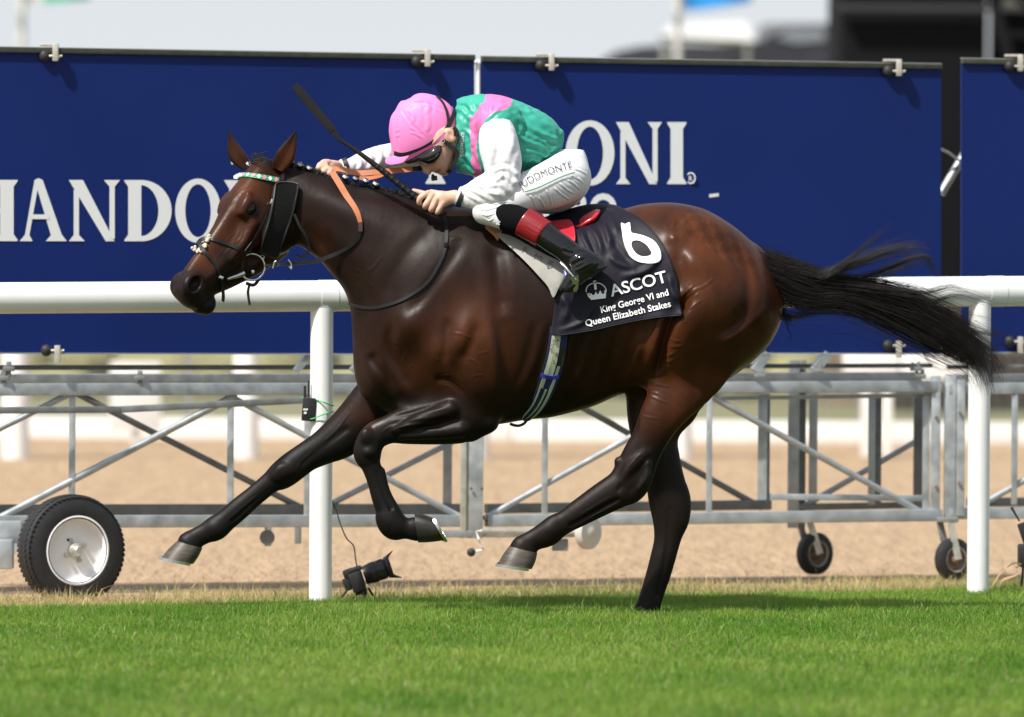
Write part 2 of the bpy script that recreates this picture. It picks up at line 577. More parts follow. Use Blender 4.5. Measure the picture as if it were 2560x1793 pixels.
def fold(pos, nrm_, px, py, lines, amp):
    """push garment points in and out along creases: lines of picture points (path, half width px, depth m)"""
    out = np.zeros(len(pos))
    for pts, wid, dep in lines:
        c = cr(pts, 5); n_ = len(c)
        best = np.full(len(pos), 1e9); u_ = np.zeros(len(pos))
        for i in range(n_ - 1):
            a, e = c[i], c[i + 1] - c[i]
            t = np.clip(((px - a[0]) * e[0] + (py - a[1]) * e[1]) / (e @ e + 1e-9), 0, 1)
            d = (px - a[0] - e[0] * t) ** 2 + (py - a[1] - e[1] * t) ** 2
            m_ = d < best; best = np.where(m_, d, best); u_ = np.where(m_, (i + t) / (n_ - 1), u_)
        q = np.sqrt(best) / wid
        out += dep * (np.exp(-q ** 2) - 0.55 * np.exp(-((q - 1.7) / 0.8) ** 2)) * np.clip(np.minimum(u_, 1 - u_) * 6, 0, 1)
    return pos + nrm_ * (out * amp)[:, None]
def vnormals(pos, f):
    a, b, c, d = (pos[f[:, i]] for i in range(4))
    n_ = np.cross(c - a, d - b)
    o = np.zeros_like(pos)
    for i in range(4):
        for q in range(3): o[:, q] += np.bincount(f[:, i], weights=n_[:, q], minlength=len(pos))
    return o / (np.linalg.norm(o, axis=1)[:, None] + 1e-12)
def zpath(z, pts): return [tuple(q) for q in z.px(np.array(pts, float))]


def flat_mesh(polys):
    """polys: list of (outer, holes) in picture measures"""
    me = bpy.data.meshes.new('print'); V_ = []; F_ = []
    for outer, holes in polys:
        loops = [[Vector((x_, y_, 0)) for x_, y_ in l] for l in [outer] + holes]
        n0 = len(V_); V_ += [v for l in loops for v in l]
        F_ += [tuple(n0 + i for i in t) for t in tessellate_polygon(loops)]
    me.from_pydata([tuple(v) for v in V_], [], F_); return me
# ------------------------------------------------------------------ the horse
HV = Vol((-1.56, -0.40, -0.10), (1.20, 0.40, 2.02), 0.0056)
TRUNK = [(655, 402), (700, 408), (740, 416), (789, 430), (836, 449), (880, 463), (930, 470), (980, 481), (1038, 500),
         (1090, 512), (1140, 518), (1186, 523), (1240, 540), (1300, 553), (1370, 560), (1440, 552), (1500, 537), (1560, 522),
         (1604, 511), (1645, 507), (1685, 507), (1725, 513), (1766, 525), (1806, 547), (1847, 575), (1887, 612), (1911, 642),
         (1930, 680), (1948, 725), (1957, 757), (1955, 794), (1944, 826), (1923, 862), (1887, 899), (1847, 931), (1806, 957),
         (1770, 976), (1720, 985), (1660, 978), (1600, 975), (1548, 988), (1483, 1016), (1426, 1032), (1374, 1044), (1313, 1050),
         (1240, 1062), (1180, 1066), (1100, 1060), (1020, 1048), (960, 1028), (915, 1000), (892, 960), (884, 914), (882, 860),
         (878, 789), (872, 757), (858, 722), (827, 683), (797, 649), (765, 625), (735, 600), (690, 540), (650, 470), (638, 430)]
tp = np.array(TRUNK, float)
tp3 = P(tp[:, 0], tp[:, 1], 0.0)
poly = cr(tp3[:, [0, 2]], 4, closed=True)
phi, GX, GZ, GSD = inflate(poly, HV.ax[0], HV.ax[2])
PXg, PYg = to_px(np.stack([GX, np.zeros_like(GX), GZ], -1))
cf = np.interp(PXg, [640, 800, 950, 1100, 1250, 1380, 1560, 1700, 1780, 1960], [0.80, 0.80, 0.86, 0.86, 0.93, 0.97, 1.0, 1.17, 1.28, 1.3])
wf = cf * np.sqrt(np.maximum(phi, 0))

def blob(cx, cy, rx, ry, ang, amp, p=1.0):
    a = R(ang); dx = PXg - cx; dy = PYg - cy
    u = (dx * math.cos(a) + dy * math.sin(a)) / rx; v = (-dx * math.sin(a) + dy * math.cos(a)) / ry
    return amp * np.exp(-(u * u + v * v) ** p)

def groove(pts, wid, amp):
    """a valley or ridge along a line of picture points; fades at its ends"""
    c = cr(pts, 6); n = len(c)
    best = np.full(PXg.shape, 1e9); fade = np.zeros(PXg.shape)
    for i in range(n - 1):
        a, e = c[i], c[i + 1] - c[i]
        t = np.clip(((PXg - a[0]) * e[0] + (PYg - a[1]) * e[1]) / (e @ e), 0, 1)
        d = (PXg - a[0] - e[0] * t) ** 2 + (PYg - a[1] - e[1] * t) ** 2
        u = (i + t) / (n - 1)
        f = np.clip(np.minimum(u, 1 - u) * 5, 0, 1)
        m = d < best
        best = np.where(m, d, best); fade = np.where(m, f, fade)
    return amp * np.exp(-best / wid ** 2) * fade

msc = np.zeros_like(wf)
# shoulder, triceps and ribs
msc += blob(1040, 745, 175, 78, 118, 0.018)
def stp(x, e, s): return 1 / (1 + np.exp(-(e - x) / s))
edge = 1243 + 14 * np.sin((PYg - 850) / 90)
msc += 0.036 * stp(PXg, edge, 6.0) * np.exp(-((PYg - 930) / 150) ** 4) * stp(-PXg, -1030, 40)
msc += groove([(1235, 600), (1248, 700), (1258, 790)], 22, -0.012)
msc += blob(1185, 990, 60, 70, 0, 0.022)
msc += blob(1014, 815, 62, 50, 120, 0.030)
msc += blob(938, 940, 50, 58, -20, 0.026)
msc += blob(1012, 972, 30, 60, -28, 0.022)
msc += groove([(926, 880), (940, 905), (962, 935), (988, 985)], 14, -0.011)
msc += groove([(985, 790), (978, 860), (1000, 925), (1035, 985)], 16, -0.010)
msc += blob(1092, 880, 30, 46, 15, 0.018)
msc += groove([(1122, 790), (1117, 850), (1110, 910)], 11, -0.006)
msc += blob(1150, 850, 26, 75, 22, 0.014)
msc += groove([(1195, 800), (1178, 860), (1150, 905)], 15, -0.006)
msc += groove([(1085, 952), (1110, 945), (1140, 962), (1165, 995)], 8, -0.007)
msc += blob(1110, 700, 60, 110, 20, 0.005)
msc += groove([(1165, 590), (1120, 660), (1060, 740), (1010, 790)], 16, -0.006)
# neck: crest, jugular groove, base of neck
msc += groove([(760, 560), (830, 640), (890, 720), (930, 800)], 26, -0.014)
msc += groove([(850, 470), (930, 490), (985, 500), (1020, 505)], 9, -0.007)
msc += blob(860, 520, 120, 40, 25, 0.012)
msc += groove([(1110, 560), (1040, 610), (985, 690), (960, 770)], 22, -0.006)
# ribs
for i, x in enumerate(range(1310, 1580, 42)):
    msc += groove([(x + 26, 800), (x + 10, 880), (x - 26, 975)], 10, -0.0034)
    msc += groove([(x + 47, 800), (x + 31, 880), (x - 5, 975)], 9, 0.003)
# haunch
msc += blob(1688, 590, 26, 22, 0, 0.018)
msc += blob(1738, 652, 56, 40, 10, 0.020)
msc += groove([(1702, 548), (1690, 575), (1700, 610)], 9, -0.006)
msc += groove([(1690, 620), (1700, 690), (1680, 730)], 18, -0.010)
msc += blob(1795, 745, 72, 66, -30, 0.020)
msc += groove([(1805, 612), (1850, 655), (1866, 715), (1861, 770), (1822, 815), (1760, 835)], 15, -0.011)
msc += blob(1905, 745, 30, 90, -6, 0.016)
msc += groove([(1780, 862), (1830, 842), (1880, 806), (1915, 760)], 14, 0.007)
msc += blob(1712, 835, 46, 95, 14, 0.040)
msc += groove([(1728, 728), (1695, 770), (1668, 810), (1648, 890), (1632, 950)], 13, -0.036)
msc += blob(1640, 850, 16, 60, 14, 0.018)
msc += groove([(1600, 640), (1612, 760), (1600, 870)], 30, -0.012)
msc += blob(1800, 560, 100, 30, 25, 0.006)
msc = blur2(msc, 2)
msc = msc + 0.8 * (msc - blur2(msc, 40))
fade = np.clip(phi / 0.012, 0, 1)
W2 = np.where(phi > 0, (np.maximum(wf + msc * fade, 0.25 * wf)) ** 2, cf ** 2 * phi)
put_inflated(HV, W2.astype(np.float32), 0.0, 0.0, GSD)
del GSD

# head, built in its own frame and turned towards the camera
HP = P(655, 393, -0.02)
hd = np.array((-0.80, -0.60, 0)); hp = R(50.7)
E1 = math.cos(hp) * hd + math.sin(hp) * np.array((0, 0, -1.0))
E3 = np.array((-0.60, 0.80, 0.0)); E2 = np.cross(E3, E1)
HM = np.stack([E1, E2, E3], 1)
def hpt(s, h, l): return HP + s * E1 + h * E2 + l * E3
S_ = [0.00, 0.06, 0.12, 0.18, 0.24, 0.30, 0.36, 0.44, 0.52, 0.60, 0.66, 0.70]
TOP = [0.000, 0.014, 0.018, 0.022, 0.022, 0.012, 0.003, -0.002, 0.000, 0.002, -0.002, -0.020]
BOT = [-0.14, -0.22, -0.30, -0.345, -0.355, -0.335, -0.310, -0.270, -0.226, -0.176, -0.170, -0.155]
WT = [0.050, 0.070, 0.082, 0.092, 0.094, 0.074, 0.058, 0.046, 0.040, 0.040, 0.040, 0.030]
WM = [0.055, 0.075, 0.088, 0.098, 0.100, 0.094, 0.082, 0.066, 0.056, 0.054, 0.056, 0.046]
WB = [0.040, 0.050, 0.052, 0.050, 0.046, 0.042, 0.038, 0.032, 0.030, 0.034, 0.036, 0.030]
def put_head(vol, k):
    c = hpt(0.36, -0.14, 0)
    sl, X, Y, Z = vol.win(c - 0.52, c + 0.52)
    q = [X - HP[0], Y - HP[1], Z - HP[2]]
    s, h, l = [q[0] * HM[0, i] + q[1] * HM[1, i] + q[2] * HM[2, i] for i in range(3)]
    sc = np.clip(s, S_[0], S_[-1])
    f = lambda T: np.interp(sc.ravel(), S_, T).reshape(sc.shape).astype(np.float32)
    # smooth the tables a little
    tp_, bt_ = f(TOP), f(BOT)
    hc = (tp_ + bt_) / 2; hh = (tp_ - bt_) / 2
    qv = (h - hc) / hh
    t = np.clip(qv, -1, 1)
    w = np.where(t > 0.15, f(WM) + (f(WT) - f(WM)) * np.clip((t - 0.15) / 0.85, 0, 1) ** 1.3,
                 f(WM) + (f(WB) - f(WM)) * np.clip((0.15 - t) / 1.15, 0, 1) ** 1.2)
    n = 2.5
    r = (np.abs(qv) ** n + np.abs(l / w) ** n) ** (1 / n)
    d = (r - 1) * np.minimum(hh, w) * 0.9
    ds = np.abs(s - sc)
    d = np.where(ds > 0, np.sqrt(np.maximum(d, 0) ** 2 + ds ** 2) + np.minimum(d, 0) * 0, d)
    vol.put(sl, d, k)
put_head(HV, 0.035)
EYE = (0.240, -0.046, 0.092)
for sg in (-1, 1):
    HV.chain([hpt(0.195, -0.006, sg * 0.078), hpt(0.235, -0.016, sg * 0.086), hpt(0.275, -0.026, sg * 0.080)], [0.007, 0.010, 0.006], k=0.03)
    HV.ell(hpt(EYE[0], EYE[1], sg * 0.076), (0.046, 0.036, 0.014), 0.03, HM)                 # orbit
    HV.chain([hpt(0.203, -0.054, sg * 0.089), hpt(0.216, -0.032, sg * 0.090), hpt(0.243, -0.021, sg * 0.090), hpt(0.268, -0.031, sg * 0.088), hpt(0.282, -0.054, sg * 0.086)], [0.004, 0.006, 0.007, 0.006, 0.004], k=0.008)   # lids
    HV.chain([hpt(0.203, -0.054, sg * 0.089), hpt(0.222, -0.070, sg * 0.090), hpt(0.246, -0.075, sg * 0.090), hpt(0.268, -0.070, sg * 0.088), hpt(0.282, -0.054, sg * 0.086)], [0.004, 0.005, 0.006, 0.005, 0.004], k=0.008)
    HV.chain([hpt(0.215, -0.098, sg * 0.090), hpt(0.25, -0.104, sg * 0.090), hpt(0.285, -0.092, sg * 0.088)], [0.003, 0.004, 0.003], k=0.008)
    HV.ell(hpt(0.165, -0.012, sg * 0.098), (0.026, 0.018, 0.012), 0.02, HM, sub=True)        # hollow over the eye
    HV.chain([hpt(0.285, -0.095, sg * 0.092), hpt(0.36, -0.112, sg * 0.080), hpt(0.45, -0.118, sg * 0.062)], [0.014, 0.012, 0.007], k=0.022)
    HV.ell(hpt(0.19, -0.20, sg * 0.060), (0.125, 0.125, 0.042), 0.03, HM)                    # cheek
    HV.ell(hpt(0.36, -0.20, sg * 0.052), (0.06, 0.03, 0.016), 0.03, HM, sub=True)            # hollow before the cheek
    HV.ell(hpt(0.42, -0.045, sg * 0.064), (0.10, 0.022, 0.010), 0.03, HM, sub=True)
    HV.ell(hpt(0.650, -0.042, sg * 0.044), (0.054, 0.044, 0.028), 0.02, HM)                  # nostril
    HV.ell(hpt(0.646, -0.046, sg * 0.068), (0.036, 0.027, 0.034), 0.010, HM, sub=True)
    HV.chain([hpt(0.565, -0.128, sg * 0.06), hpt(0.62, -0.143, sg * 0.056), hpt(0.69, -0.138, sg * 0.045)], [0.005, 0.008, 0.009], k=0.007, sub=True)
HV.ell(hpt(0.685, -0.085, 0), (0.036, 0.055, 0.046), 0.03, HM)                               # upper lip
HV.ell(hpt(0.652, -0.180, 0), (0.044, 0.034, 0.038), 0.014, HM)                               # chin
HV.ell(hpt(0.672, -0.158, 0), (0.036, 0.022, 0.036), 0.015, HM)

# legs: outline pairs measured in the photograph
NF, FF, NH, FH = -0.135, 0.13, -0.155, 0.14
nf_pairs = [((1680, 255), (1930, 560)), ((1560, 335), (1750, 578)), ((1430, 402), (1570, 585)), ((1335, 452), (1440, 586)),
            ((1250, 495), (1352, 622)), ((1192, 575), (1336, 655)), ((1178, 645), (1330, 690)), ((1212, 720), (1330, 722)),
            ((1250, 820), (1358, 800)), ((1280, 930), (1398, 915)), ((1304, 1010), (1443, 985)), ((1308, 1075), (1462, 1012)),
            ((1340, 1125), (1484, 1040)), ((1400, 1138), (1502, 1050)), ((1470, 1156), (1520, 1042)), ((1530, 1172), (1545, 1030))]
ff_pairs = [((1210, 240), (1440, 470)), ((1100, 380), (1300, 580)), ((1000, 490), (1195, 645)), ((930, 555), (1080, 692)), ((850, 610), (960, 747)),
            ((770, 665), (880, 805)), ((700, 725), (820, 845)), ((650, 782), (745, 870)), ((560, 860), (640, 952)), ((470, 930), (550, 1035)),
            ((390, 1000), (468, 1105)), ((325, 1040), (420, 1152)), ((268, 1085), (360, 1165)), ((200, 1128), (305, 1188)), ((150, 1166), (292, 1205))]
nh_pairs = [((1060, 150), (1420, 230)), ((1005, 290), (1300, 335)), ((950, 430), (1190, 440)), ((908, 545), (1112, 560)), ((858, 630), (1064, 660)),
            ((822, 695), (1036, 750)), ((775, 785), (1003, 830)), ((738, 822), (940, 866)), ((650, 880), (830, 920)), ((540, 955), (690, 997)),
            ((470, 1000), (590, 1058)), ((420, 1012), (530, 1106)), ((370, 1050), (485, 1144)), ((300, 1100), (402, 1168)), ((235, 1147), (368, 1190)),
            ((214, 1166), (370, 1204))]
fh_pairs = [((870, 300), (1330, 280)), ((880, 430), (1215, 440)), ((905, 560), (1168, 560)), ((950, 700), (1182, 690)), ((985, 820), (1210, 815)),
            ((1000, 905), (1240, 915)), ((1020, 1000), (1234, 1005)), ((1030, 1080), (1200, 1080)), ((1028, 1150), (1177, 1150)), ((1010, 1230), (1155, 1230)),
            ((985, 1330), (1125, 1330)), ((955, 1430), (1090, 1430)), ((925, 1520), (1068, 1520)), ((895, 1580), (1052, 1590)), ((850, 1620), (1020, 1640))]
for prs, z, Y, rat in ((nf_pairs, ZD, NF, [0.62, 0.62, 0.66, 0.7, 0.72] + [0.74] * 20), (ff_pairs, ZD, FF, [0.6, 0.66, 0.7] + [0.74] * 20),
                       (nh_pairs, ZE, [-0.13, -0.145] + [NH] * 14, [0.34, 0.48, 0.58, 0.58, 0.54, 0.50, 0.52, 0.60, 0.68] + [0.74] * 20),
                       (fh_pairs, ZE, FH, [0.36, 0.46, 0.54, 0.56, 0.52, 0.5, 0.52, 0.58, 0.64] + [0.7] * 20)):
    c, r = pairs(z, prs, Y)
    HV.chain(c, r, r * np.array(rat[:len(r)]), k=0.060 if z is ZE else 0.035, kj=0.012)
# knee, tendon and muscle shapes on the legs
def zr(z, u, v, Y, r, k=0.012, sub=False): HV.ell(z.p(u, v, Y), r, k, None, sub)
HV.chain(ZD.p([1740, 1560, 1420], [400, 470, 530], [-0.215, -0.205, -0.190]), [0.034, 0.028, 0.014], k=0.02)
HV.chain(ZD.p([1800, 1620, 1450], [520, 545, 560], [-0.200, -0.190, -0.180]), [0.034, 0.024, 0.012], k=0.015)
HV.chain(ZD.p([1700, 1540, 1420], [475, 520, 555], [-0.235, -0.222, -0.205]), [0.012, 0.012, 0.008], k=0.012, sub=True)
HV.ell(ZD.p(1250, 560, -0.17), (0.028, 0.018, 0.034), 0.012)
for z_, u_, v_, Y_ in ((ZD, 1390, 1060, NF - 0.010), (ZD, 372, 1098, FF - 0.010), (ZE, 452, 1078, NH - 0.010)):      # fetlocks
    HV.ell(z_.p(u_, v_, Y_), (0.034, 0.030, 0.032), 0.014)
HV.ell(ZD.p(735, 790, 0.092), (0.030, 0.014, 0.026), 0.010)
HV.chain(ZE.p([1000, 985, 950], [700, 780, 840], [-0.192, -0.196, -0.190]), [0.012, 0.014, 0.010], k=0.010)
HV.chain(ZE.p([900, 860, 830], [760, 800, 850], [-0.204, -0.206, -0.200]), 0.006, k=0.012, sub=True)
HV.ell(ZD.p(1265, 655, -0.17), (0.026, 0.018, 0.022), 0.012)
for z, pts in ((ZD, [(1345, 760), (1370, 870), (1420, 990)]),):
    q = np.array(pts); HV.chain(z.p(q[:, 0], q[:, 1], -0.135), [0.011, 0.010, 0.012], k=0.008)
HV.chain(ZD.p([1310, 1345, 1392], [770, 880, 985], [-0.168, -0.166, -0.164]), 0.007, k=0.010, sub=True)
HV.chain(ZD.p([690, 580, 470], [870, 960, 1055], [0.092, 0.094, 0.097]), 0.007, k=0.010, sub=True)
HV.chain(ZD.p([1130, 1000, 880], [520, 620, 720], [0.062, 0.066, 0.074]), 0.010, k=0.014, sub=True)
HV.ell(ZD.p(770, 760, 0.09), (0.04, 0.016, 0.03), 0.012)
HV.chain(ZE.p([980, 900, 850], [640, 720, 800], [-0.185, -0.190, -0.185]), [0.016, 0.022, 0.014], k=0.02)
HV.chain(ZE.p([1020, 960, 900], [700, 790, 850], [-0.213, -0.218, -0.208]), 0.008, k=0.016, sub=True)
HV.chain(ZE.p([820, 690, 560], [905, 975, 1050], [-0.193, -0.187, -0.183]), 0.007, k=0.010, sub=True)
HV.ell(ZE.p(828, 690, -0.155), (0.016, 0.02, 0.02), 0.01)
HV.chain(ZE.p([1120, 1110, 1085, 1050], [960, 1150, 1300, 1450], [0.09, 0.098, 0.102, 0.105]), 0.006, k=0.012, sub=True)
# elbow and dock
HV.ell(P(1215, 1060, -0.12), (0.05, 0.06, 0.035), 0.03)
HV.chain(P([1880, 1920, 1985, 2040], [640, 664, 700, 716], 0.0), [0.045, 0.034, 0.024, 0.010], k=0.03)

hv, hf = HV.mesh(2)
# veins and skin folds that stand proud of the coat
vl = []
def vein(z, p, w, d): vl.append((zpath(z, p), w, d))
for p in ([(1430, 215), (1540, 230), (1650, 282)], [(965, 410), (945, 470), (930, 520)], [(1640, 670), (1690, 650), (1760, 655)], [(1590, 475), (1660, 500), (1720, 550)],
          [(840, 295), (860, 325), (890, 330)], [(1000, 570), (1030, 545)], [(1690, 430), (1760, 420), (1800, 405)], [(1280, 480), (1300, 500)]): vein(ZR, p, 3.2, 0.0032)
for p in ([(1300, 690), (1400, 690), (1490, 735), (1560, 800)], [(1330, 715), (1430, 730), (1510, 800)], [(1340, 740), (1420, 765), (1480, 830)], [(1300, 670), (1360, 650), (1420, 655)]): vein(ZR, p, 2.8, 0.0034)
for p in ([(800, 1085), (1000, 1040), (1200, 990), (1400, 950)], [(790, 1160), (1000, 1140), (1250, 1110), (1400, 1075)], [(800, 1260), (900, 1205), (1100, 1180), (1400, 1180)]): vein(ZR, p, 4.5, -0.006)
for p in ([(320, 830), (390, 770), (460, 705)], [(330, 865), (410, 805), (480, 745)], [(340, 900), (430, 850), (505, 800)], [(310, 800), (370, 740), (430, 690)], [(210, 1180), (290, 1180), (345, 1170)],
          [(170, 1240), (230, 1250), (295, 1220)], [(200, 1090), (260, 1125), (330, 1140)], [(110, 1480), (180, 1490), (240, 1505)], [(60, 1535), (150, 1560)], [(180, 1290), (240, 1300), (300, 1260)]): vein(ZS, p, 3.0, 0.0036)
for p in ([(430, 725), (520, 690), (600, 620)], [(140, 1000), (110, 1080), (80, 1180)], [(290, 170), (265, 200), (270, 240)]): vein(ZS, p, 3.5, 0.004)
for p in ([(430, 1200), (500, 1225), (560, 1285)], [(440, 1255), (500, 1285), (540, 1330)], [(420, 1160), (470, 1180), (520, 1230)], [(600, 1090), (560, 1150), (520, 1180)], [(1010, 990), (1040, 985), (1070, 990)]): vein(ZB, p, 4.0, 0.003)
for p in ([(370, 600), (480, 640), (600, 650), (700, 690)], [(480, 680), (560, 705), (600, 700)]): vein(ZB, p, 4.5, 0.004)
for p in ([(560, 955), (500, 1045), (470, 1060)], [(640, 560), (560, 640), (520, 700)], [(620, 840), (610, 920), (560, 990)], [(700, 560), (660, 590), (640, 620)], [(480, 1010), (420, 1090), (400, 1150)],
          [(600, 620), (660, 600), (730, 625)], [(600, 780), (650, 815), (720, 800)], [(560, 900), (520, 930), (470, 1000)], [(520, 1180), (560, 1150), (610, 1110)]): vein(ZA, p, 2.6, 0.0030)
for z, ps in ((ZD, ([(1350, 640), (1330, 700), (1360, 800)], [(1500, 470), (1400, 500), (1340, 540)], [(950, 640), (880, 700), (840, 760)], [(620, 900), (520, 985), (420, 1070)], [(1150, 420), (1080, 520), (1000, 600)])),
              (ZE, ([(960, 640), (900, 700), (880, 780)], [(1000, 690), (960, 740), (950, 800)], [(1000, 310), (1060, 340), (1120, 360)], [(960, 430), (1010, 440), (1060, 450)], [(800, 880), (700, 940), (600, 1000)], [(1090, 950), (1090, 1100), (1070, 1250)]))):
    for p in ps: vein(z, p, 3.0, 0.0034)
ax_, ay_ = to_px(hv)
near = hv[:, 1] < 0.12
hv = np.where(near[:, None], fold(hv, vnormals(hv, hf), ax_, ay_, vl, 0.42), hv)
# first surface met from the camera's side, for tack that lies on the body
negm = HV.v < 0
jn = negm.argmax(1); has = negm.any(1)
I, K = np.meshgrid(np.arange(HV.n[0]), np.arange(HV.n[2]), indexing='ij')
j0 = np.maximum(jn, 1)
va = HV.v[I, j0 - 1, K]; vb = HV.v[I, j0, K]
NY = HV.ax[1][j0 - 1] + HV.h * va / np.where(va - vb == 0, 1, va - vb)
wt = has.astype(float); NY = np.where(has, NY, 0)
for _ in range(30):
    r2 = blur2(NY * wt, 1); w2 = blur2(wt, 1)
    fl = np.where(w2 > 1e-6, r2 / np.maximum(w2, 1e-6), 0)
    NY = np.where(wt > 0, NY, fl); wt = np.maximum(wt, (w2 > 1e-6) * 1.0)
NY = np.where(wt > 0, NY, 0.0)
NYs = blur2(NY, 2)
NYb = blur2(NY, 26)
def samp(A, x, z):
    u = np.clip((np.asarray(x) - HV.lo[0]) / HV.h, 0, HV.n[0] - 1.001); w = np.clip((np.asarray(z) - HV.lo[2]) / HV.h, 0, HV.n[2] - 1.001)
    i = u.astype(int); k = w.astype(int); fu = u - i; fw = w - k
    return (A[i, k] * (1 - fu) * (1 - fw) + A[i + 1, k] * fu * (1 - fw) + A[i, k + 1] * (1 - fu) * fw + A[i + 1, k + 1] * fu * fw)
def onbody(px, py, off=0.005, A=None):
    A = NYs if A is None else A
    q = P(px, py, 0.0)
    for _ in range(3):
        Y = samp(A, q[..., 0], q[..., 2]) - off
        q = P(px, py, Y)
    return q
def bodyn(q, A=None):
    A = NYb if A is None else A
    e = 0.012
    dx = (samp(A, q[..., 0] + e, q[..., 2]) - samp(A, q[..., 0] - e, q[..., 2])) / (2 * e)
    dz = (samp(A, q[..., 0], q[..., 2] + e) - samp(A, q[..., 0], q[..., 2] - e)) / (2 * e)
    n = np.stack([dx, -np.ones_like(dx), dz], -1)
    return n / np.linalg.norm(n, axis=-1)[..., None]

# coat colours: bay body, black points
hx, hy = to_px(hv)
def cmix(a, b, t): return a * (1 - t[:, None]) + b * t[:, None]
def sst(x, a, b): t = np.clip((x - a) / (b - a), 0, 1); return t * t * (3 - 2 * t)
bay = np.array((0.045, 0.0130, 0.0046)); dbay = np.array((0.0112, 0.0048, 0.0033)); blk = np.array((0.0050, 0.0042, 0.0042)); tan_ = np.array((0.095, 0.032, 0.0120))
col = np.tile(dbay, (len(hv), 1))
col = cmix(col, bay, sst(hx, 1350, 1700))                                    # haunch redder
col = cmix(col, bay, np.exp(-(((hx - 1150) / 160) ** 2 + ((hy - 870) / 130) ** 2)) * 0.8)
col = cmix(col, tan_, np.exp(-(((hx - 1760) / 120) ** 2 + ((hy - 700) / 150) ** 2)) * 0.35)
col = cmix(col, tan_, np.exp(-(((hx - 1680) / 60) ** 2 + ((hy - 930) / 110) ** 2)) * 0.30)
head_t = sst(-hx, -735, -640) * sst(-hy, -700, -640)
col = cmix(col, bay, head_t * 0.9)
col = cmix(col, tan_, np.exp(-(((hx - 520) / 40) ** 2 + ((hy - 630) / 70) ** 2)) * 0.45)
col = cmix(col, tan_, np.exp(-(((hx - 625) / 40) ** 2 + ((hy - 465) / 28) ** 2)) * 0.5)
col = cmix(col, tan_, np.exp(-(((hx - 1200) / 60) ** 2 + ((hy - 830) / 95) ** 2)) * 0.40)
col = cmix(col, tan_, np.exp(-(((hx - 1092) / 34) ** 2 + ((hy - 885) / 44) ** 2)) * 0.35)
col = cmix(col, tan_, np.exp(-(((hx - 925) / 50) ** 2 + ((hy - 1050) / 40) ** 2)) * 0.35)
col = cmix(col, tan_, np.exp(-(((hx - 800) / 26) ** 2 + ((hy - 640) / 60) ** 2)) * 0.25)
mp_ = np.array([to_px(hpt(a_, b_, -c_)) for a_, b_, c_ in ((0.565, -0.128, 0.06), (0.62, -0.143, 0.056), (0.69, -0.138, 0.045))])
col = cmix(col, blk * 0.5, np.exp(-((hy - np.interp(-hx, -mp_[:, 0], mp_[:, 1])) / 5) ** 2) * (hx < mp_[0, 0]) * (hx > mp_[2, 0] - 12))
for (a, b, r_) in ((632, 524, 22), (480, 712, 44), (530, 770, 52), (600, 690, 50), (560, 640, 26)):
    col = cmix(col, blk * 1.5, np.exp(-(((hx - a) / r_) ** 2 + ((hy - b) / r_) ** 2)) * 0.8)
# lower legs black
leg = sst(hy, 1010, 1110) * (hx < 1260) + sst(hy, 1010, 1150) * (hx >= 1260)
leg = np.maximum(leg, sst(hy, 960, 1010) * sst(hx, 900, 960) * sst(-hx, -1215, -1150) * 0.75)
col = cmix(col, blk, np.clip(leg, 0, 1) * 0.92)
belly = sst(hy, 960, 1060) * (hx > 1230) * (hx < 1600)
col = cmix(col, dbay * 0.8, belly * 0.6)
dockc = sst(hx, 1905, 1935) * (hy > 600) * (hy < 740) * (np.abs(hv[:, 1]) < 0.06)
col = cmix(col, blk, dockc)
nost = np.exp(-(((hx - 484) / 20) ** 2 + ((hy - 708) / 14) ** 2))
col = cmix(col, np.array((0.012, 0.004, 0.004)), np.clip(nost * 1.4, 0, 1))
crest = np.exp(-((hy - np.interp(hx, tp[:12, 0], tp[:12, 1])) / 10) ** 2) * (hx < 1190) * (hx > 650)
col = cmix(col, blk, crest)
# chequered quarter marks on the rump: brushed sheen painted as lighter and darker coat
qu = (hx - 1700) / 27.0 + (hy - 540) / 60.0; qv = (hy - np.interp(hx, [1690, 1760, 1830, 1900], [520, 534, 575, 640])) / 24.0
qm = (hx > 1712) & (hx < 1905) & (qv > 0.3) & (qv < 3.6) & (qv < 3.6 - np.abs(hx - 1810) / 90.0)
par = (np.floor(qu) + np.floor(qv)).astype(int) % 2
fu, fv = qu - np.floor(qu), qv - np.floor(qv)
col = np.where((qm & (par == 0) & (fu > fv))[:, None], col * 1.30, col)
col = np.where((qm & (par == 1) & (fu > fv))[:, None], col * 0.78, col)
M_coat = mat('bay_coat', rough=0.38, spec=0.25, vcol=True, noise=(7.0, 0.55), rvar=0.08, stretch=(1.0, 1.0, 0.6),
             bump=((330.0, 0.22, 0.0014), (42.0, 0.14, 0.004), (15.0, 0.16, 0.010)))
M_coat.node_tree.nodes['Principled BSDF'].inputs['IOR'].default_value = 1.40
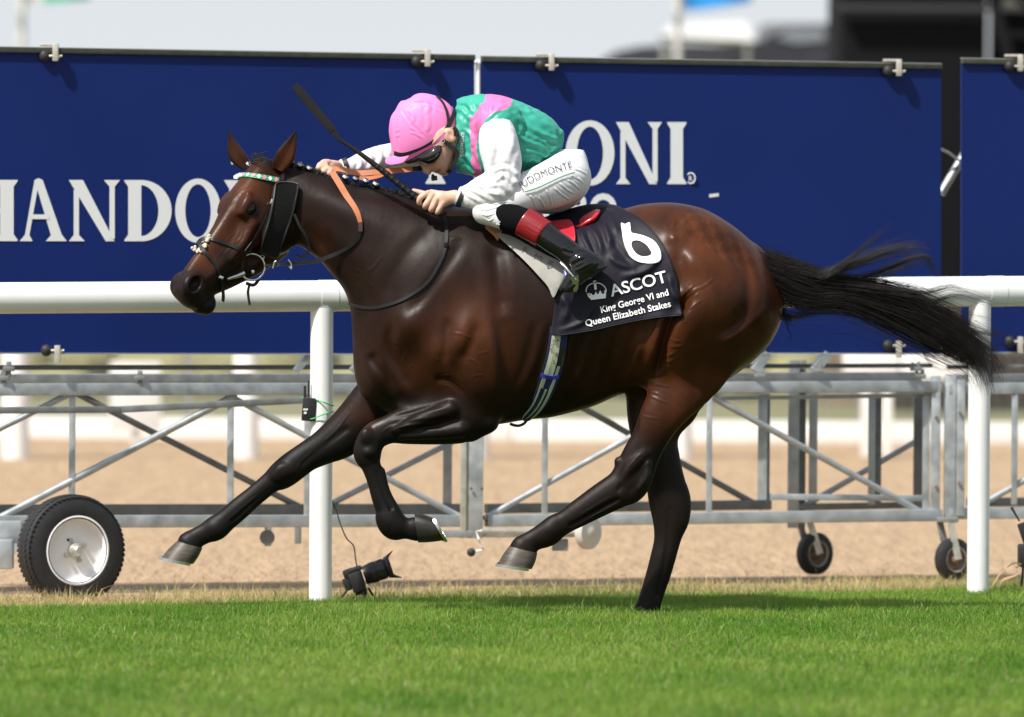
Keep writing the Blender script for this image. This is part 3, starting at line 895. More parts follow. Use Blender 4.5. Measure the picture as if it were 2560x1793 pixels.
# black legs are less glossy than the polished bay body
_t = M_coat.node_tree; _bw = _t.nodes.new('ShaderNodeRGBToBW'); _mr = _t.nodes.new('ShaderNodeMapRange')
_t.links.new(next(n for n in _t.nodes if n.bl_idname == 'ShaderNodeVertexColor').outputs['Color'], _bw.inputs['Color'])
_mr.inputs['From Min'].default_value = 0.0048; _mr.inputs['From Max'].default_value = 0.0085
_mr.inputs['To Min'].default_value = 0.50; _mr.inputs['To Max'].default_value = 0.36
_t.links.new(_bw.outputs['Val'], _mr.inputs['Value']); _t.links.new(_mr.outputs['Result'], _t.nodes['Principled BSDF'].inputs['Roughness'])
M_black_hair = mat('black_hair', (0.011, 0.0080, 0.0072), rough=0.42, spec=0.4, noise=(14, 0.6))
M_eye = mat('horse_eye', (0.004, 0.003, 0.003), rough=0.13, spec=0.3)
M_hoof = mat('hoof_horn', (0.064, 0.051, 0.040), rough=0.5, noise=(26, 0.55), bump=(90, 0.25, 0.002), stretch=(1, 1, 4))
M_steel = mat('bright_steel', (0.62, 0.62, 0.60), rough=0.28, metal=1.0, noise=(60, 0.2))
M_band = mat('white_rubber_band', (0.75, 0.75, 0.73), rough=0.6)

horse = empty('racehorse', P(1300, 1550, 0.0), 'dark bay racehorse at full gallop with one hind foot on the turf', 'horse')
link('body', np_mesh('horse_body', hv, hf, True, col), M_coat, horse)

# eyes
for sg in (-1, 1):
    e = MB().ell(hpt(EYE[0] + 0.002, EYE[1] - 0.002, sg * 0.086), (0.031, 0.024, 0.0195), Matrix(HM.tolist()), 20, 12)
    e.build('eye', M_eye, horse)

# ears
def ear(base, tip, w, Y0, Y1, bend, opens):
    a = P(base[0], base[1], Y0); b = P(tip[0], tip[1], Y1)
    n = 14; k = 18
    ts = np.linspace(0, 1, n)
    pr = np.interp(ts, [0, 0.12, 0.35, 0.6, 0.8, 0.93, 1], [0.62, 0.86, 1.0, 0.72, 0.38, 0.16, 0.02])
    ax = (b - a); L = np.linalg.norm(ax); ax /= L
    sd = np.cross(ax, (0, 1, 0)); sd /= np.linalg.norm(sd)
    nn = np.cross(sd, ax)
    v = []; f = []
    for i in range(n):
        c = a + ax * L * ts[i] + sd * bend * math.sin(math.pi * ts[i]) * L
        for j in range(k):
            an = 2 * math.pi * j / k
            x = math.cos(an); y = math.sin(an)
            dent = 0.75 * math.exp(-((an - math.pi * (1.5 if opens > 0 else 0.5)) / 0.6) ** 2)
            v.append(c + sd * w * pr[i] * x * (1 + 0.0) + nn * w * pr[i] * 0.55 * (y + (dent if opens > 0 else -dent) * 1.0))
    for i in range(n - 1):
        for j in range(k):
            f.append((i * k + j, i * k + (j + 1) % k, (i + 1) * k + (j + 1) % k, (i + 1) * k + j))
    f.append(tuple(range(n * k - k, n * k)))
    cc = np.array([cmix(np.array([bay * 0.9]), np.array([blk])[0], np.array([sst(ts[i], 0.45, 1.0)]))[0] for i in range(n) for j in range(k)])
    cc = np.array([c_ * (0.35 if (math.cos(2 * math.pi * (q % k) / k) > 0.72) else 1.0) for q, c_ in enumerate(cc)])
    m = MB().add(v, f, True)
    m.c = [tuple(c_) for c_ in cc]
    return m.build('ear', M_coat, horse, vcol=True)
ear((694, 424), (741, 325), 0.042, -0.070, -0.085, -0.03, 1)
ear((617, 420), (573, 323), 0.036, 0.085, 0.10, 0.10, 1)

# hooves and shoes
def hoof(z, cfront, cback, toe, heel, Y, wr=0.44, shoe=True):
    cf_, cb_ = z.p(*cfront, Y), z.p(*cback, Y); t_, h_ = z.p(*toe, Y), z.p(*heel, Y)
    n, k = 8, 24
    v = []; f = []
    for i in range(n):
        s = i / (n - 1)
        fr = cf_ + (t_ - cf_) * s; bk = cb_ + (h_ - cb_) * s
        bul = 1 + 0.06 * math.sin(math.pi * s)
        c = (fr + bk) / 2; ax = (fr - bk) / 2 * bul
        L = np.linalg.norm(ax)
        for j in range(k):
            a = 2 * math.pi * j / k
            wy = wr * (1 + 0.22 * s) * L * 2 * 0.93
            v.append(c + ax * math.copysign(abs(math.cos(a)) ** 0.85, math.cos(a)) + np.array((0, 1, 0)) * wy * math.sin(a) * 1.0)
    for i in range(n - 1):
        for j in range(k):
            f.append((i * k + j, i * k + (j + 1) % k, (i + 1) * k + (j + 1) % k, (i + 1) * k + j))
    m = MB().add(v, f, True)
    m.add(v[:k], [tuple(range(k))]); m.add(v[-k:], [tuple(range(k))])
    ho = m.build('hoof', M_hoof, horse)
    if shoe:
        ring = np.array(v[-k:]); c = ring.mean(0)
        up = np.cross((t_ - h_), (0, 1, 0)); up /= np.linalg.norm(up)
        if up @ ((cf_ + cb_) / 2 - (t_ + h_) / 2) < 0: up = -up
        idx = [(j % k) for j in range(-9, 10)]
        pts = np.array([c + (ring[j] - c) * 1.0 - up * 0.003 for j in idx])
        MB().ribbon(cr(pts, 2), up, 0.020, 0.011).build('horseshoe', M_steel, ho)
        fr = v[-k]; pr = np.array(v[-2 * k])
        MB().prism([fr + np.array((0, -0.012, 0)), fr + np.array((0, 0.012, 0)), np.array(fr) * 0.25 + pr * 0.75], (fr - c) / np.linalg.norm(fr - c) * 0.005).build('toe_clip', M_steel, ho)
    return ho
M_hoof_dark = mat('dark_hoof_horn', (0.018, 0.015, 0.012), rough=0.4, noise=(40, 0.5), bump=(60, 0.3, 0.003))
h_ = hoof(ZD, (1550, 1180), (1528, 1006), (1706, 1166), (1632, 1034), NF, 0.42)
h_.data.materials.clear(); h_.data.materials.append(M_hoof_dark)
hoof(ZD, (147, 1170), (294, 1212), (56, 1268), (240, 1305), FF, 0.42)
hoof(ZE, (212, 1166), (370, 1206), (146, 1270), (338, 1298), NH, 0.42)
hoof(ZE, (842, 1612), (1022, 1650), (770, 1700), (985, 1730), FH, 0.42)

# hair: thin three-sided strands in one part
def strands(curves, rad):
    """curves (n, m, 3) -> mesh of tapering strands"""
    n, m, _ = curves.shape
    t = np.gradient(curves, axis=1); t /= np.linalg.norm(t, axis=2)[..., None] + 1e-9
    a = np.cross(t, np.array((0.3, 1, 0.2))); a /= np.linalg.norm(a, axis=2)[..., None] + 1e-9
    b = np.cross(t, a)
    prof = np.interp(np.linspace(0, 1, m), [0, 0.6, 1], [1, 0.9, 0.12])[None, :, None] * np.asarray(rad).reshape(-1, 1, 1)
    vs = np.stack([curves + prof * (a * math.cos(q) + b * math.sin(q)) for q in (0, 2.094, 4.189)], 2).reshape(-1, 3)
    base = (np.arange(n)[:, None] * m + np.arange(m - 1)[None, :])[..., None] * 3
    k = np.arange(3)[None, None, :]; k2 = (k + 1) % 3
    f = np.stack([base + k, base + k2, base + 3 + k2, base + 3 + k], -1).reshape(-1, 4)
    return vs, f
def wob(n, m, amp, fr=2.5):
    t = np.linspace(0, 1, m)[None, :, None]
    ph = rng.uniform(0, 6.28, (n, 1, 3)); f = rng.uniform(0.5, fr, (n, 1, 3))
    return np.sin(t * 6.28 * f + ph) * amp * t * rng.uniform(0.3, 1, (n, 1, 1))
def guide(pts, Y):
    q = np.array(pts, float); qp = ZN.px(q)
    return cr(P(qp[:, 0], qp[:, 1], np.linspace(0, Y, len(q))), 8)
tail_g = [
    # path, depth at the tip, count, spread at root/mid/tip, frizz
    ([(120, 480), (330, 560), (560, 650), (800, 700), (1100, 770), (1420, 900), (1720, 1060), (1900, 1190), (1970, 1420)], 0.10, 620, (0.075, 0.060, 0.045), 0.010),
    ([(120, 460), (300, 520), (560, 620), (820, 660), (1150, 740), (1480, 860), (1760, 1030), (1960, 1180), (2040, 1380)], 0.02, 560, (0.060, 0.055, 0.050), 0.012),
    ([(130, 520), (330, 640), (560, 730), (820, 740), (1120, 850), (1400, 1000), (1660, 1130), (1860, 1250), (1940, 1450)], 0.06, 480, (0.070, 0.055, 0.030), 0.008),
    ([(120, 440), (330, 470), (560, 540), (800, 600), (1080, 640), (1350, 720), (1600, 850), (1820, 970), (2080, 1080)], 0.00, 300, (0.045, 0.030, 0.045), 0.014),
    ([(130, 440), (360, 470), (600, 540), (780, 480), (1000, 400), (1240, 310), (1420, 285), (1500, 300)], -0.10, 120, (0.030, 0.022, 0.030), 0.012),
    ([(130, 440), (380, 480), (620, 545), (860, 440), (1060, 330), (1290, 250), (1400, 190)], -0.06, 40, (0.025, 0.026, 0.045), 0.016),
    ([(130, 430), (380, 470), (620, 540), (800, 430), (960, 290), (1080, 190), (1180, 100)], -0.14, 42, (0.025, 0.016, 0.012), 0.010),
    ([(140, 460), (420, 510), (700, 585), (960, 560), (1200, 470), (1400, 395), (1480, 410), (1540, 540), (1650, 610)], -0.04, 52, (0.025, 0.018, 0.022), 0.008),
    ([(140, 460), (420, 520), (760, 590), (1040, 580), (1260, 480), (1460, 430), (1520, 500), (1570, 570)], 0.08, 46, (0.025, 0.018, 0.018), 0.008),
    ([(140, 470), (500, 570), (900, 620), (1200, 660), (1450, 690), (1640, 640), (1800, 690), (2100, 800)], -0.10, 46, (0.03, 0.020, 0.022), 0.010),
    ([(140, 470), (500, 580), (900, 640), (1250, 690), (1500, 760), (1700, 700), (1900, 730), (2120, 790)], 0.10, 46, (0.03, 0.020, 0.022), 0.010),
    ([(140, 480), (600, 620), (1000, 700), (1400, 800), (1700, 930), (1900, 1005), (2060, 1010), (2240, 995)], 0.12, 34, (0.03, 0.02, 0.008), 0.006),
    ([(200, 620), (290, 760), (320, 870), (420, 880), (560, 850), (700, 815)], 0.02, 90, (0.030, 0.020, 0.012), 0.010),
    ([(200, 520), (300, 640), (380, 740), (480, 760), (600, 740), (760, 730)], 0.00, 150, (0.040, 0.030, 0.030), 0.016),
    ([(260, 700), (320, 850), (345, 960), (370, 1030), (330, 1080), (220, 1095)], -0.02, 7, (0.010, 0.006, 0.006), 0.006),
    ([(1000, 820), (1280, 970), (1400, 1080), (1450, 1170), (1540, 1195), (1640, 1170)], 0.0, 14, (0.02, 0.01, 0.006), 0.004),
    ([(1000, 820), (1300, 980), (1420, 1110), (1470, 1230), (1560, 1300), (1700, 1300)], 0.0, 10, (0.02, 0.012, 0.01), 0.006),
]
cv = []; rd = []
for pts, Y, n, (s0, s1, s2), fz in tail_g:
    n = int(n * 1.4); fz *= 1.5
    g = guide(pts, Y); m = 26
    g = g[np.linspace(0, len(g) - 1, m).astype(int)]
    tt = np.linspace(0, 1, m)
    dr = rng.normal(0, 0.52, (n, 1, 3)); dr[..., 1] *= 0.9
    nl = max(3, n // 22)                                     # locks that part towards the tip
    lk = rng.normal(0, 0.62, (nl, 1, 3))
    dr2 = lk[rng.integers(0, nl, n)] + rng.normal(0, 0.20, (n, 1, 3)) + (rng.uniform(0, 1, (n, 1, 1)) < 0.12) * rng.normal(0, 0.7, (n, 1, 3))
    mixt = tt[None, :, None]
    sp = np.interp(tt, [0, 0.5, 1], [s0, s1, s2])[None, :, None]
    c = g[None] + (dr * (1 - mixt) + dr2 * mixt) * sp + wob(n, m, fz)
    ln = rng.uniform(0.84 if n > 250 else 0.74, 1.03, (n, 1))
    # shorten by resampling along each strand
    pos = np.clip(tt[None] * ln, 0, 1) * (m - 1)
    i0 = np.minimum(pos.astype(int), m - 2); fr = (pos - i0)[..., None]
    ar = np.arange(n)[:, None]
    cv.append(c[ar, i0] * (1 - fr) + c[ar, i0 + 1] * fr)
    rd.append(rng.uniform(0.00045, 0.0010, n) if n > 250 else rng.uniform(0.0003, 0.0007, n))
cv = np.concatenate(cv); rd = np.concatenate(rd)
tv, tf = strands(cv, rd)
tail = link('tail', np_mesh('tail', tv, tf, True), M_black_hair, horse)
tag(tail, kind='stuff')

# mane: short hair along the crest, plaits with white bands
cx = np.array([648, 700, 740, 789, 836, 880, 930, 980, 1038, 1090, 1120], float)
cy = np.interp(cx, tp[:12, 0], tp[:12, 1])
n = 2600; u = rng.uniform(0, 1, n)
xx = 650 + u * 470; yy = np.interp(xx, cx, cy) + rng.normal(2, 2.5, n)
root = P(xx, yy, rng.normal(0, 0.013, n))
m = 7; tt = np.linspace(0, 1, m)[None, :, None]
dirv = np.stack([rng.normal(0.5, 0.5, n), rng.normal(0, 0.6, n), rng.uniform(0.25, 1.0, n)], 1)
dirv /= np.linalg.norm(dirv, axis=1)[:, None]
ln = rng.uniform(0.012, 0.030, n) * np.where((xx > 1060), 1.6, 1.0) * np.interp(xx, [650, 700, 760, 1000, 1080, 1120], [0.6, 0.7, 0.8, 1.1, 1.3, 0.9])
mc = root[:, None] + dirv[:, None] * ln[:, None, None] * tt + np.array((0.6, 0, -0.75)) * (ln[:, None, None] * 0.45 * tt ** 2)
# the tuft that lifts by the withers
n2 = 160
r2 = P(rng.uniform(1050, 1105, n2), rng.uniform(500, 514, n2), rng.normal(0.02, 0.012, n2))
d2 = np.stack([rng.normal(0.35, 0.35, n2), rng.normal(0.0, 0.2, n2), np.ones(n2)], 1); d2 /= np.linalg.norm(d2, axis=1)[:, None]
l2 = rng.uniform(0.03, 0.06, n2)
c2 = r2[:, None] + d2[:, None] * l2[:, None, None] * tt + np.array((1.0, 0, -0.25)) * (l2[:, None, None] * 0.7 * tt ** 2)
# forelock
n3 = 110
r3 = np.array([hpt(s_, 0.012, l_) for s_, l_ in zip(rng.uniform(-0.02, 0.05, n3), rng.normal(0, 0.03, n3))])
d3 = np.array([E1 * 0.5 + E3 * q + E2 * 0.3 for q in rng.normal(0.4, 0.35, n3)])
l3 = rng.uniform(0.012, 0.032, n3)
c3 = r3[:, None] + d3[:, None] * l3[:, None, None] * tt
mv, mf = strands(np.concatenate([mc, c2, c3]), rng.uniform(0.0009, 0.0017, n + n2 + n3))
mane = link('mane', np_mesh('mane', mv, mf, True), M_black_hair, horse)
tag(mane, kind='stuff')
plaits = [(623, 409), (728, 402), (751, 410), (773, 418), (864, 441), (890, 444), (915, 450), (940, 458)]
for i, (a, b) in enumerate(plaits):
    c = P(a, b + 4, -0.02 if i else 0.02)
    kn = MB().ell(c, (0.014, 0.014, 0.013), None, 12, 8)
    for q in range(3): kn.ell(c + np.array((-0.005 + 0.005 * q, -0.004, 0.008 - 0.006 * q)), 0.009, None, 8, 6)
    ko = kn.build('mane_plait', M_black_hair, horse)
    MB().lathe(c + np.array((0, -0.003, 0.006)), (0.5, -0.3, 0.8), [(-0.0045, 0.0135), (0.0045, 0.0125), (0.0045, 0.0065), (-0.0045, 0.0065)], 14, closed=True).build('plait_band', M_band, ko)
# ------------------------------------------------------------------ ground
def sheet(name, pts, z, material, nsub=None):
    m = MB(); m.add([(x, y, z) for x, y in pts], [tuple(range(len(pts)))])
    return tag(m.build(name, material), kind='structure')
def rail_y(px): return 0.45 + 1.6 * np.asarray(px, float) / 2560.0
RAIL_S = 1.6 / (2560.0 * 32.9 / FPX)                 # slope of the rail line in plan
RAIL_0 = rail_y(1280)
def rail_line(x): return RAIL_0 + RAIL_S * np.asarray(x)
def edge_line(x): return 1.03 + 0.56 * np.asarray(x)        # far edge of the mown turf
M_soil = mat('turf_soil', (0.050, 0.062, 0.016), rough=0.9, noise=(6, 0.4), bump=(60, 0.6, 0.02))
M_infield = mat('infield_grass', (0.17, 0.165, 0.085), rough=0.9, noise=(0.4, 0.25))

def sand_mat():
    m = mat('dry_sand', (0.37, 0.262, 0.165), rough=0.95, spec=0.2, noise=(7.0, 0.15), bump=((18, 1.0, 0.05), (60, 0.6, 0.02)), stretch=(1.0, 0.16, 1.0))
    return m
M_sand = sand_mat()
far = 900.0
sheet('infield', [(-far, -40), (far, -40), (far, 2 * far), (-far, 2 * far)], -0.035, M_infield)
sheet('sand_track', [(-60, -40), (60, -40), (60, 29.0), (-60, 29.0)], -0.018, M_sand)
sheet('turf_track', [(-60, -31), (60, -31), (60, edge_line(60) + 0.05), (-60, edge_line(-60) + 0.05)], 0.016, M_soil)

M_blade = mat('grass_blade', rough=0.45, spec=0.4, vcol=True, transl=0.45)
def blades(n, x, y, z0, hgt, wid, colr, lean):
    """one mesh of curved tapering blades"""
    an = rng.uniform(0, 2 * math.pi, n)
    sx = np.cos(an); sy = np.sin(an)
    la = rng.uniform(0, 2 * math.pi, n); lm = np.abs(rng.normal(0, lean, n)) * hgt
    lx = np.cos(la) * lm; ly = np.sin(la) * lm
    b = np.stack([x, y, z0], 1)
    s = np.stack([sx, sy, np.zeros(n)], 1) * wid[:, None] / 2
    mid = b + np.stack([lx * 0.35, ly * 0.35, hgt * 0.58], 1)
    tip = b + np.stack([lx, ly, hgt * (1 - 0.25 * np.minimum(1, lm / hgt))], 1)
    v = np.stack([b - s, b + s, mid + s * 0.85, mid - s * 0.85, tip], 1).reshape(-1, 3)
    i = np.arange(n)[:, None] * 5
    f = np.concatenate([i + np.array([[0, 1, 2]]), i + np.array([[0, 2, 3]]), i + np.array([[3, 2, 4]])])
    return v, f, np.repeat(colr, 5, axis=0)

def nz(x, y, s, seed):
    """cheap smooth noise"""
    r = np.random.default_rng(seed); o = np.zeros_like(x)
    for k in range(6):
        a = r.uniform(0, 6.28); fr = s * r.uniform(0.6, 1.7)
        o += np.sin((x * math.cos(a) + y * math.sin(a)) * fr + r.uniform(0, 6.28))
    return o / 6
n = 450000
# denser towards the horse and the rail, where the blades can be told apart
u = rng.uniform(0, 1, n)
y = -9.0 + 11.6 * u ** 0.66
x = rng.uniform(-2.75, 2.75, n)
ed = edge_line(x) + rng.normal(-0.02, 0.12, n)
y = np.where(y > ed, ed - np.abs(rng.normal(0, 0.5, n)), y)
tuft = nz(x, y, 14, 3)
hgt = np.clip(0.033 + 0.009 * tuft + 0.008 * nz(x, y, 2.0, 5) + rng.normal(0, 0.009, n) + (rng.uniform(0, 1, n) < 0.012) * rng.uniform(0, 0.05, n), 0.012, 0.12)
wid = rng.uniform(0.0020, 0.0042, n)
t = np.clip(0.5 + 0.45 * nz(x, y * 0.5, 2.2, 8) + 0.45 * nz(x, y * 0.6, 7.0, 21) + 0.25 * tuft + rng.normal(0, 0.22, n), 0, 1)[:, None]
gc = np.array((0.088, 0.235, 0.014)) * (1 - t) + np.array((0.265, 0.395, 0.060)) * t
dry = rng.uniform(0, 1, n) < 0.075
gc[dry] = np.array((0.36, 0.33, 0.14))
v, f, c = blades(n, x, y, np.full(n, 0.015), hgt, wid, gc, 0.75)
gr = link('turf_grass', np_mesh('turf_grass', v, f, True, c), M_blade)
tag(gr, 'bright green mown turf of the racing track under the horse', 'grass', kind='stuff')
# rough straw-coloured verge between rail and sand
n = 110000
x = rng.uniform(-3.0, 3.0, n)
base_ = edge_line(x)
y = base_ - 0.05 + np.abs(rng.normal(0, 0.80, n)) + rng.uniform(0, 0.25, n)
keep = nz(x, y, 5, 11) * 1.2 + rng.normal(0.15, 0.35, n) > np.interp(y - base_, [0, 0.8, 1.6, 2.6], [-0.8, -0.4, 0.10, 0.9])
x, y, base_ = x[keep], y[keep], base_[keep]; n = len(x)
hgt = np.clip(rng.gamma(5, 0.0085, n) * (1 + 0.5 * nz(x, y, 6, 12)), 0.012, 0.13)
t = np.clip(0.42 + 0.6 * nz(x, y, 3, 13) + 0.22 * (y - base_) + rng.normal(0, 0.25, n), 0, 1)[:, None]
vc = np.array((0.18, 0.26, 0.05)) * (1 - t) + np.array((0.62, 0.50, 0.26)) * t
v, f, c = blades(n, x, y, np.full(n, -0.018), hgt, rng.uniform(0.002, 0.005, n), vc, 0.75)
vg = link('verge_grass', np_mesh('verge_grass', v, f, True, c), M_blade)
tag(vg, 'patchy dry straw and green grass along the foot of the white rail', 'dry grass', kind='stuff')

# ------------------------------------------------------------------ white running rail
M_pvc = mat('white_plastic', (0.79, 0.79, 0.795), rough=0.34, spec=0.5, noise=(6, 0.06), bump=(7, 0.05, 0.01))
def line_pt(px, py, yf): return P(px, py, yf(px))
rail = empty('running_rail', P(1280, 1500, rail_y(1280)) * np.array((1, 1, 0)), 'white plastic running rail with round posts along the far edge of the turf', 'rail')
ra = line_pt(0, 745.5, rail_y); rb = line_pt(2560, 728.0, rail_y)
dirr = (rb - ra); dirr[2] = 0; Lr = np.linalg.norm(dirr); dirr /= Lr
zr_ = (ra[2] + rb[2]) / 2
sl_ = (rb[2] - ra[2]) / Lr
def rail_at(px):
    # point of the rail's centre line at a picture column
    t0 = (px / 2560.0)
    p = ra + (rb - ra) * t0
    for _ in range(4):
        qx, qy = to_px(p); t0 += (px - qx) / 2560.0; p = ra + (rb - ra) * t0
    return p
def rail_tube(m, a, b, ry, rz, n=28):
    a = np.array(a); b = np.array(b)
    m.tube([a, b], rz, n, True, True, ry=ry / rz)
joints = [-900, 837, 2507, 4200]
for i in range(3):
    m = MB(); a = rail_at(joints[i]); b = rail_at(joints[i + 1])
    d = (b - a) / np.linalg.norm(b - a)
    rail_tube(m, a + d * 0.004, b - d * 0.004, 0.056, 0.0665)
    m.build('rail_tube', M_pvc, rail)
for j in joints[1:3]:
    a = rail_at(j); d = (rb - ra) / np.linalg.norm(rb - ra)
    m = MB(); rail_tube(m, a - d * 0.075, a + d * 0.002, 0.0578, 0.0683); m.build('rail_sleeve', M_pvc, rail)
for j in (-840, 805, 2450, 4090):
    a = rail_at(j)
    m = MB(); m.lathe((a[0], a[1], -0.05), (0, 0, 1), [(0, 0.0), (0, 0.049), (a[2] - 0.0, 0.049), (a[2], 0.0)], 32)
    m.build('rail_post', M_pvc, rail)

# ------------------------------------------------------------------ galvanised frames under the boards
def yb(px): return 2.3 + 1.7 * np.asarray(px, float) / 2560.0
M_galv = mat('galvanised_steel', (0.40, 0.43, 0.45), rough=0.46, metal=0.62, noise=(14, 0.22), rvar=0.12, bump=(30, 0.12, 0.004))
M_galv_d = mat('dark_galvanised_steel', (0.20, 0.215, 0.215), rough=0.6, metal=0.45, noise=(14, 0.3), rvar=0.1)  # darker steel tone, mainly for rear members, clamps and brackets
M_rubber = mat('black_rubber', (0.014, 0.014, 0.016), rough=0.62, noise=(30, 0.3), bump=(160, 0.3, 0.003))
M_white_paint = mat('white_wheel_paint', (0.82, 0.82, 0.84), rough=0.38, noise=(12, 0.08))
M_rust = mat('rusty_rim', (0.16, 0.105, 0.078), rough=0.8, noise=(30, 0.6))
M_zinc = mat('zinc_plate', (0.56, 0.55, 0.50), rough=0.4, metal=0.7, noise=(30, 0.2))
BK = 0.62                                      # distance between the front and back planes of a frame
def fp(px, py, dy=0.0): return P(px, py, yb(px) + dy)
def beam(par, a, b, h, dep=0.06, dy=0.0, name='beam', m_=None, bev=0.006):
    m = MB(); m.bar(fp(a[0], a[1], dy), fp(b[0], b[1], dy), dep, h, bevel=bev)
    return m.build(name, m_ or M_galv, par)
def upright(par, px, y0, y1, w, dep=0.05, dy=0.0, name='upright', m_=None):
    m = MB(); a = fp(px, y0, dy); b = fp(px, y1, dy); b[0] = a[0]
    m.bar(a, b, w, dep, hint=(0, 1, 0), bevel=0.004); return m.build(name, m_ or M_galv, par)
def brace(par, a, b, r, dy=0.0, m_=None):
    m = MB(); m.tube([fp(a[0], a[1], dy), fp(b[0], b[1], dy)], r, 14); return m.build('brace', m_ or M_galv, par)
px_m = 1 / 565.0
# left frame with the trailer wheel
fr1 = empty('board_trailer', fp(500, 1500) * np.array((1, 1, 0)), 'galvanised lattice trailer with one big white-rimmed wheel under the left board', 'trailer')
beam(fr1, (-900, 976), (1150, 972), 31 * px_m, 0.055, 0.0, 'top_beam')
beam(fr1, (-900, 951), (1150, 948), 30 * px_m, 0.055, BK, 'top_beam')
beam(fr1, (-900, 1306), (1150, 1302), 31 * px_m, 0.055, 0.0, 'bottom_beam')
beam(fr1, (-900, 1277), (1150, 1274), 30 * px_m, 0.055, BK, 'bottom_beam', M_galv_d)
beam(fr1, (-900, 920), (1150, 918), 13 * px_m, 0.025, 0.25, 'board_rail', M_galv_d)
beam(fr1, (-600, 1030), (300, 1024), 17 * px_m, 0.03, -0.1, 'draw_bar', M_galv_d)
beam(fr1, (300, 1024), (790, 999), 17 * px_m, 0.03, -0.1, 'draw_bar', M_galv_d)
for px, w, dy in ((-220, 16, 0), (181, 16, 0), (577, 17, 0), (771, 20, 0), (770, 18, BK), (-420, 16, 0), (1120, 24, BK)):
    upright(fr1, px, 985 if dy == 0 else 960, 1292 if dy == 0 else 1264, w * px_m, 0.03, dy)
brace(fr1, (-10, 1300), (590, 988), 11 * px_m / 2 * 1.7, 0.0)
brace(fr1, (566, 986), (1150, 1292), 16 * px_m / 2, 0.0)
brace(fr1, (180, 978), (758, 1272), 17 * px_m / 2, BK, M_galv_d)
brace(fr1, (800, 1274), (1150, 1095), 16 * px_m / 2, BK)
brace(fr1, (180, 982), (-260, 1200), 16 * px_m / 2, 0.0)
upright(fr1, 1160, 985, 1345, 16 * px_m, 0.05, -0.02, 'end_post', M_zinc)
upright(fr1, 1188, 985, 1345, 44 * px_m, 0.08, -0.01, 'end_post')
for q in ((1180, 1070), (1178, 1222), (1205, 1222)):
    c = fp(q[0], q[1], -0.055); MB().lathe(c, (0, -1, 0), [(0, 0.008), (0.008, 0.008), (0.008, 0)], 6).build('bolt', M_rust, fr1)
beam(fr1, (1100, 1335), (1500, 1334), 18 * px_m, 0.05, -0.02, 'bottom_beam')
for q in ((840, 1318), (765, 1324)):
    c = fp(q[0] - 95, q[1] + 18, 0.1)
    MB().box(c, (0.030, 0.03, 0.085), bevel=0.004).build('bracket', M_galv_d, fr1)
MB().lathe(fp(668, 1344, 0.0), (0.25, -1, 0), [(-0.008, 0), (-0.006, 0.034), (0.006, 0.034), (0.008, 0)], 24).build('coupling_plate', M_galv_d, fr1)
# the stanchion bases that hold the boards
for a, b in (((740, 928), (775, 882)), ((880, 928), (915, 882))):
    m = MB(); m.bar(fp(*a, -0.02), fp(*b, -0.02), 0.03, 0.03); m.build('board_strut', M_galv, fr1)
for q in ((22, 922), (350, 945), (10, 945)):
    c = fp(q[0], q[1], -0.03)
    m = MB(); m.box(c, (0.05, 0.05, 0.022), bevel=0.004); m.box(c + np.array((0.0, 0, 0.018)), (0.022, 0.03, 0.03), bevel=0.004)
    m.box(c - np.array((0.0, 0, 0.02)), (0.02, 0.03, 0.03), bevel=0.004); m.build('clamp', M_galv_d, fr1)
# big wheel
WN = Vector((0.50, -0.866, 0)); WC = Vector(tuple(P(178, 1375, 1.70)))
wh = empty('wheel', WC); wh.parent = fr1; wh.location = WC - fr1.location
wi = 0.062; ro = 0.243
prof = [(-wi, 0.140), (-wi - 0.006, 0.166), (-wi - 0.004, 0.205), (-wi * 0.80, ro - 0.008), (-wi * 0.4, ro), (0, ro + 0.001), (wi * 0.4, ro),
        (wi * 0.80, ro - 0.008), (wi + 0.004, 0.205), (wi + 0.006, 0.166), (wi, 0.140)]
MB().lathe(WC, WN, prof, 72).build('tyre', M_rubber, wh)
t_, s_, u_ = frame_from(WN)
m = MB()
for k in range(64):
    a = 2 * math.pi * k / 64
    rad = s_ * math.cos(a) + u_ * math.sin(a); tan = -s_ * math.sin(a) + u_ * math.cos(a)
    for off, wd in ((-0.040, 0.026), (-0.008, 0.022), (0.022, 0.022), (0.050, 0.018)):
        q = WC + t_ * off + rad * (float(np.interp(abs(off), [0, wi * 0.4, wi * 0.8, wi + 0.004], [ro + 0.001, ro, ro - 0.008, 0.205])) - 0.0004)
        m.box(q, (wd, 0.017, 0.0026), Matrix((t_, (tan * 0.9 + t_ * 0.35).normalized(), rad)).transposed())
m.build('tread', M_rubber, wh)['kind'] = 'stuff'
MB().lathe(WC, WN, [(wi - 0.012, 0.153), (wi + 0.003, 0.154), (wi + 0.005, 0.147), (wi - 0.006, 0.141), (wi - 0.030, 0.134), (wi - 0.036, 0.104), (wi - 0.030, 0.062), (wi - 0.028, 0.0)], 48).build('rim', M_white_paint, wh)
MB().lathe(WC + WN * (wi - 0.03), WN, [(0, 0.034), (0.016, 0.032), (0.028, 0.024), (0.045, 0.022), (0.050, 0.017), (0.050, 0)], 24).build('hub', M_zinc, wh)
for k in range(4):
    a = math.pi / 4 + k * math.pi / 2 + 0.35
    q = WC + WN * (wi - 0.028) + (s_ * math.cos(a) + u_ * math.sin(a)) * 0.048
    MB().lathe(q, WN, [(0, 0.011), (0.012, 0.010), (0.012, 0)], 6).build('wheel_nut', M_zinc, wh)
q = WC + WN * (wi - 0.03) + s_ * 0.0 + Vector((-0.055, 0, 0.055))
MB().tube([q, q + WN * 0.02 + Vector((0.02, 0, -0.01))], 0.006, 8).build('valve', M_rubber, wh)
m = MB(); m.bar(WC - WN * 0.02, WC - WN * 0.55, 0.06, 0.06); m.build('axle', M_galv, fr1)
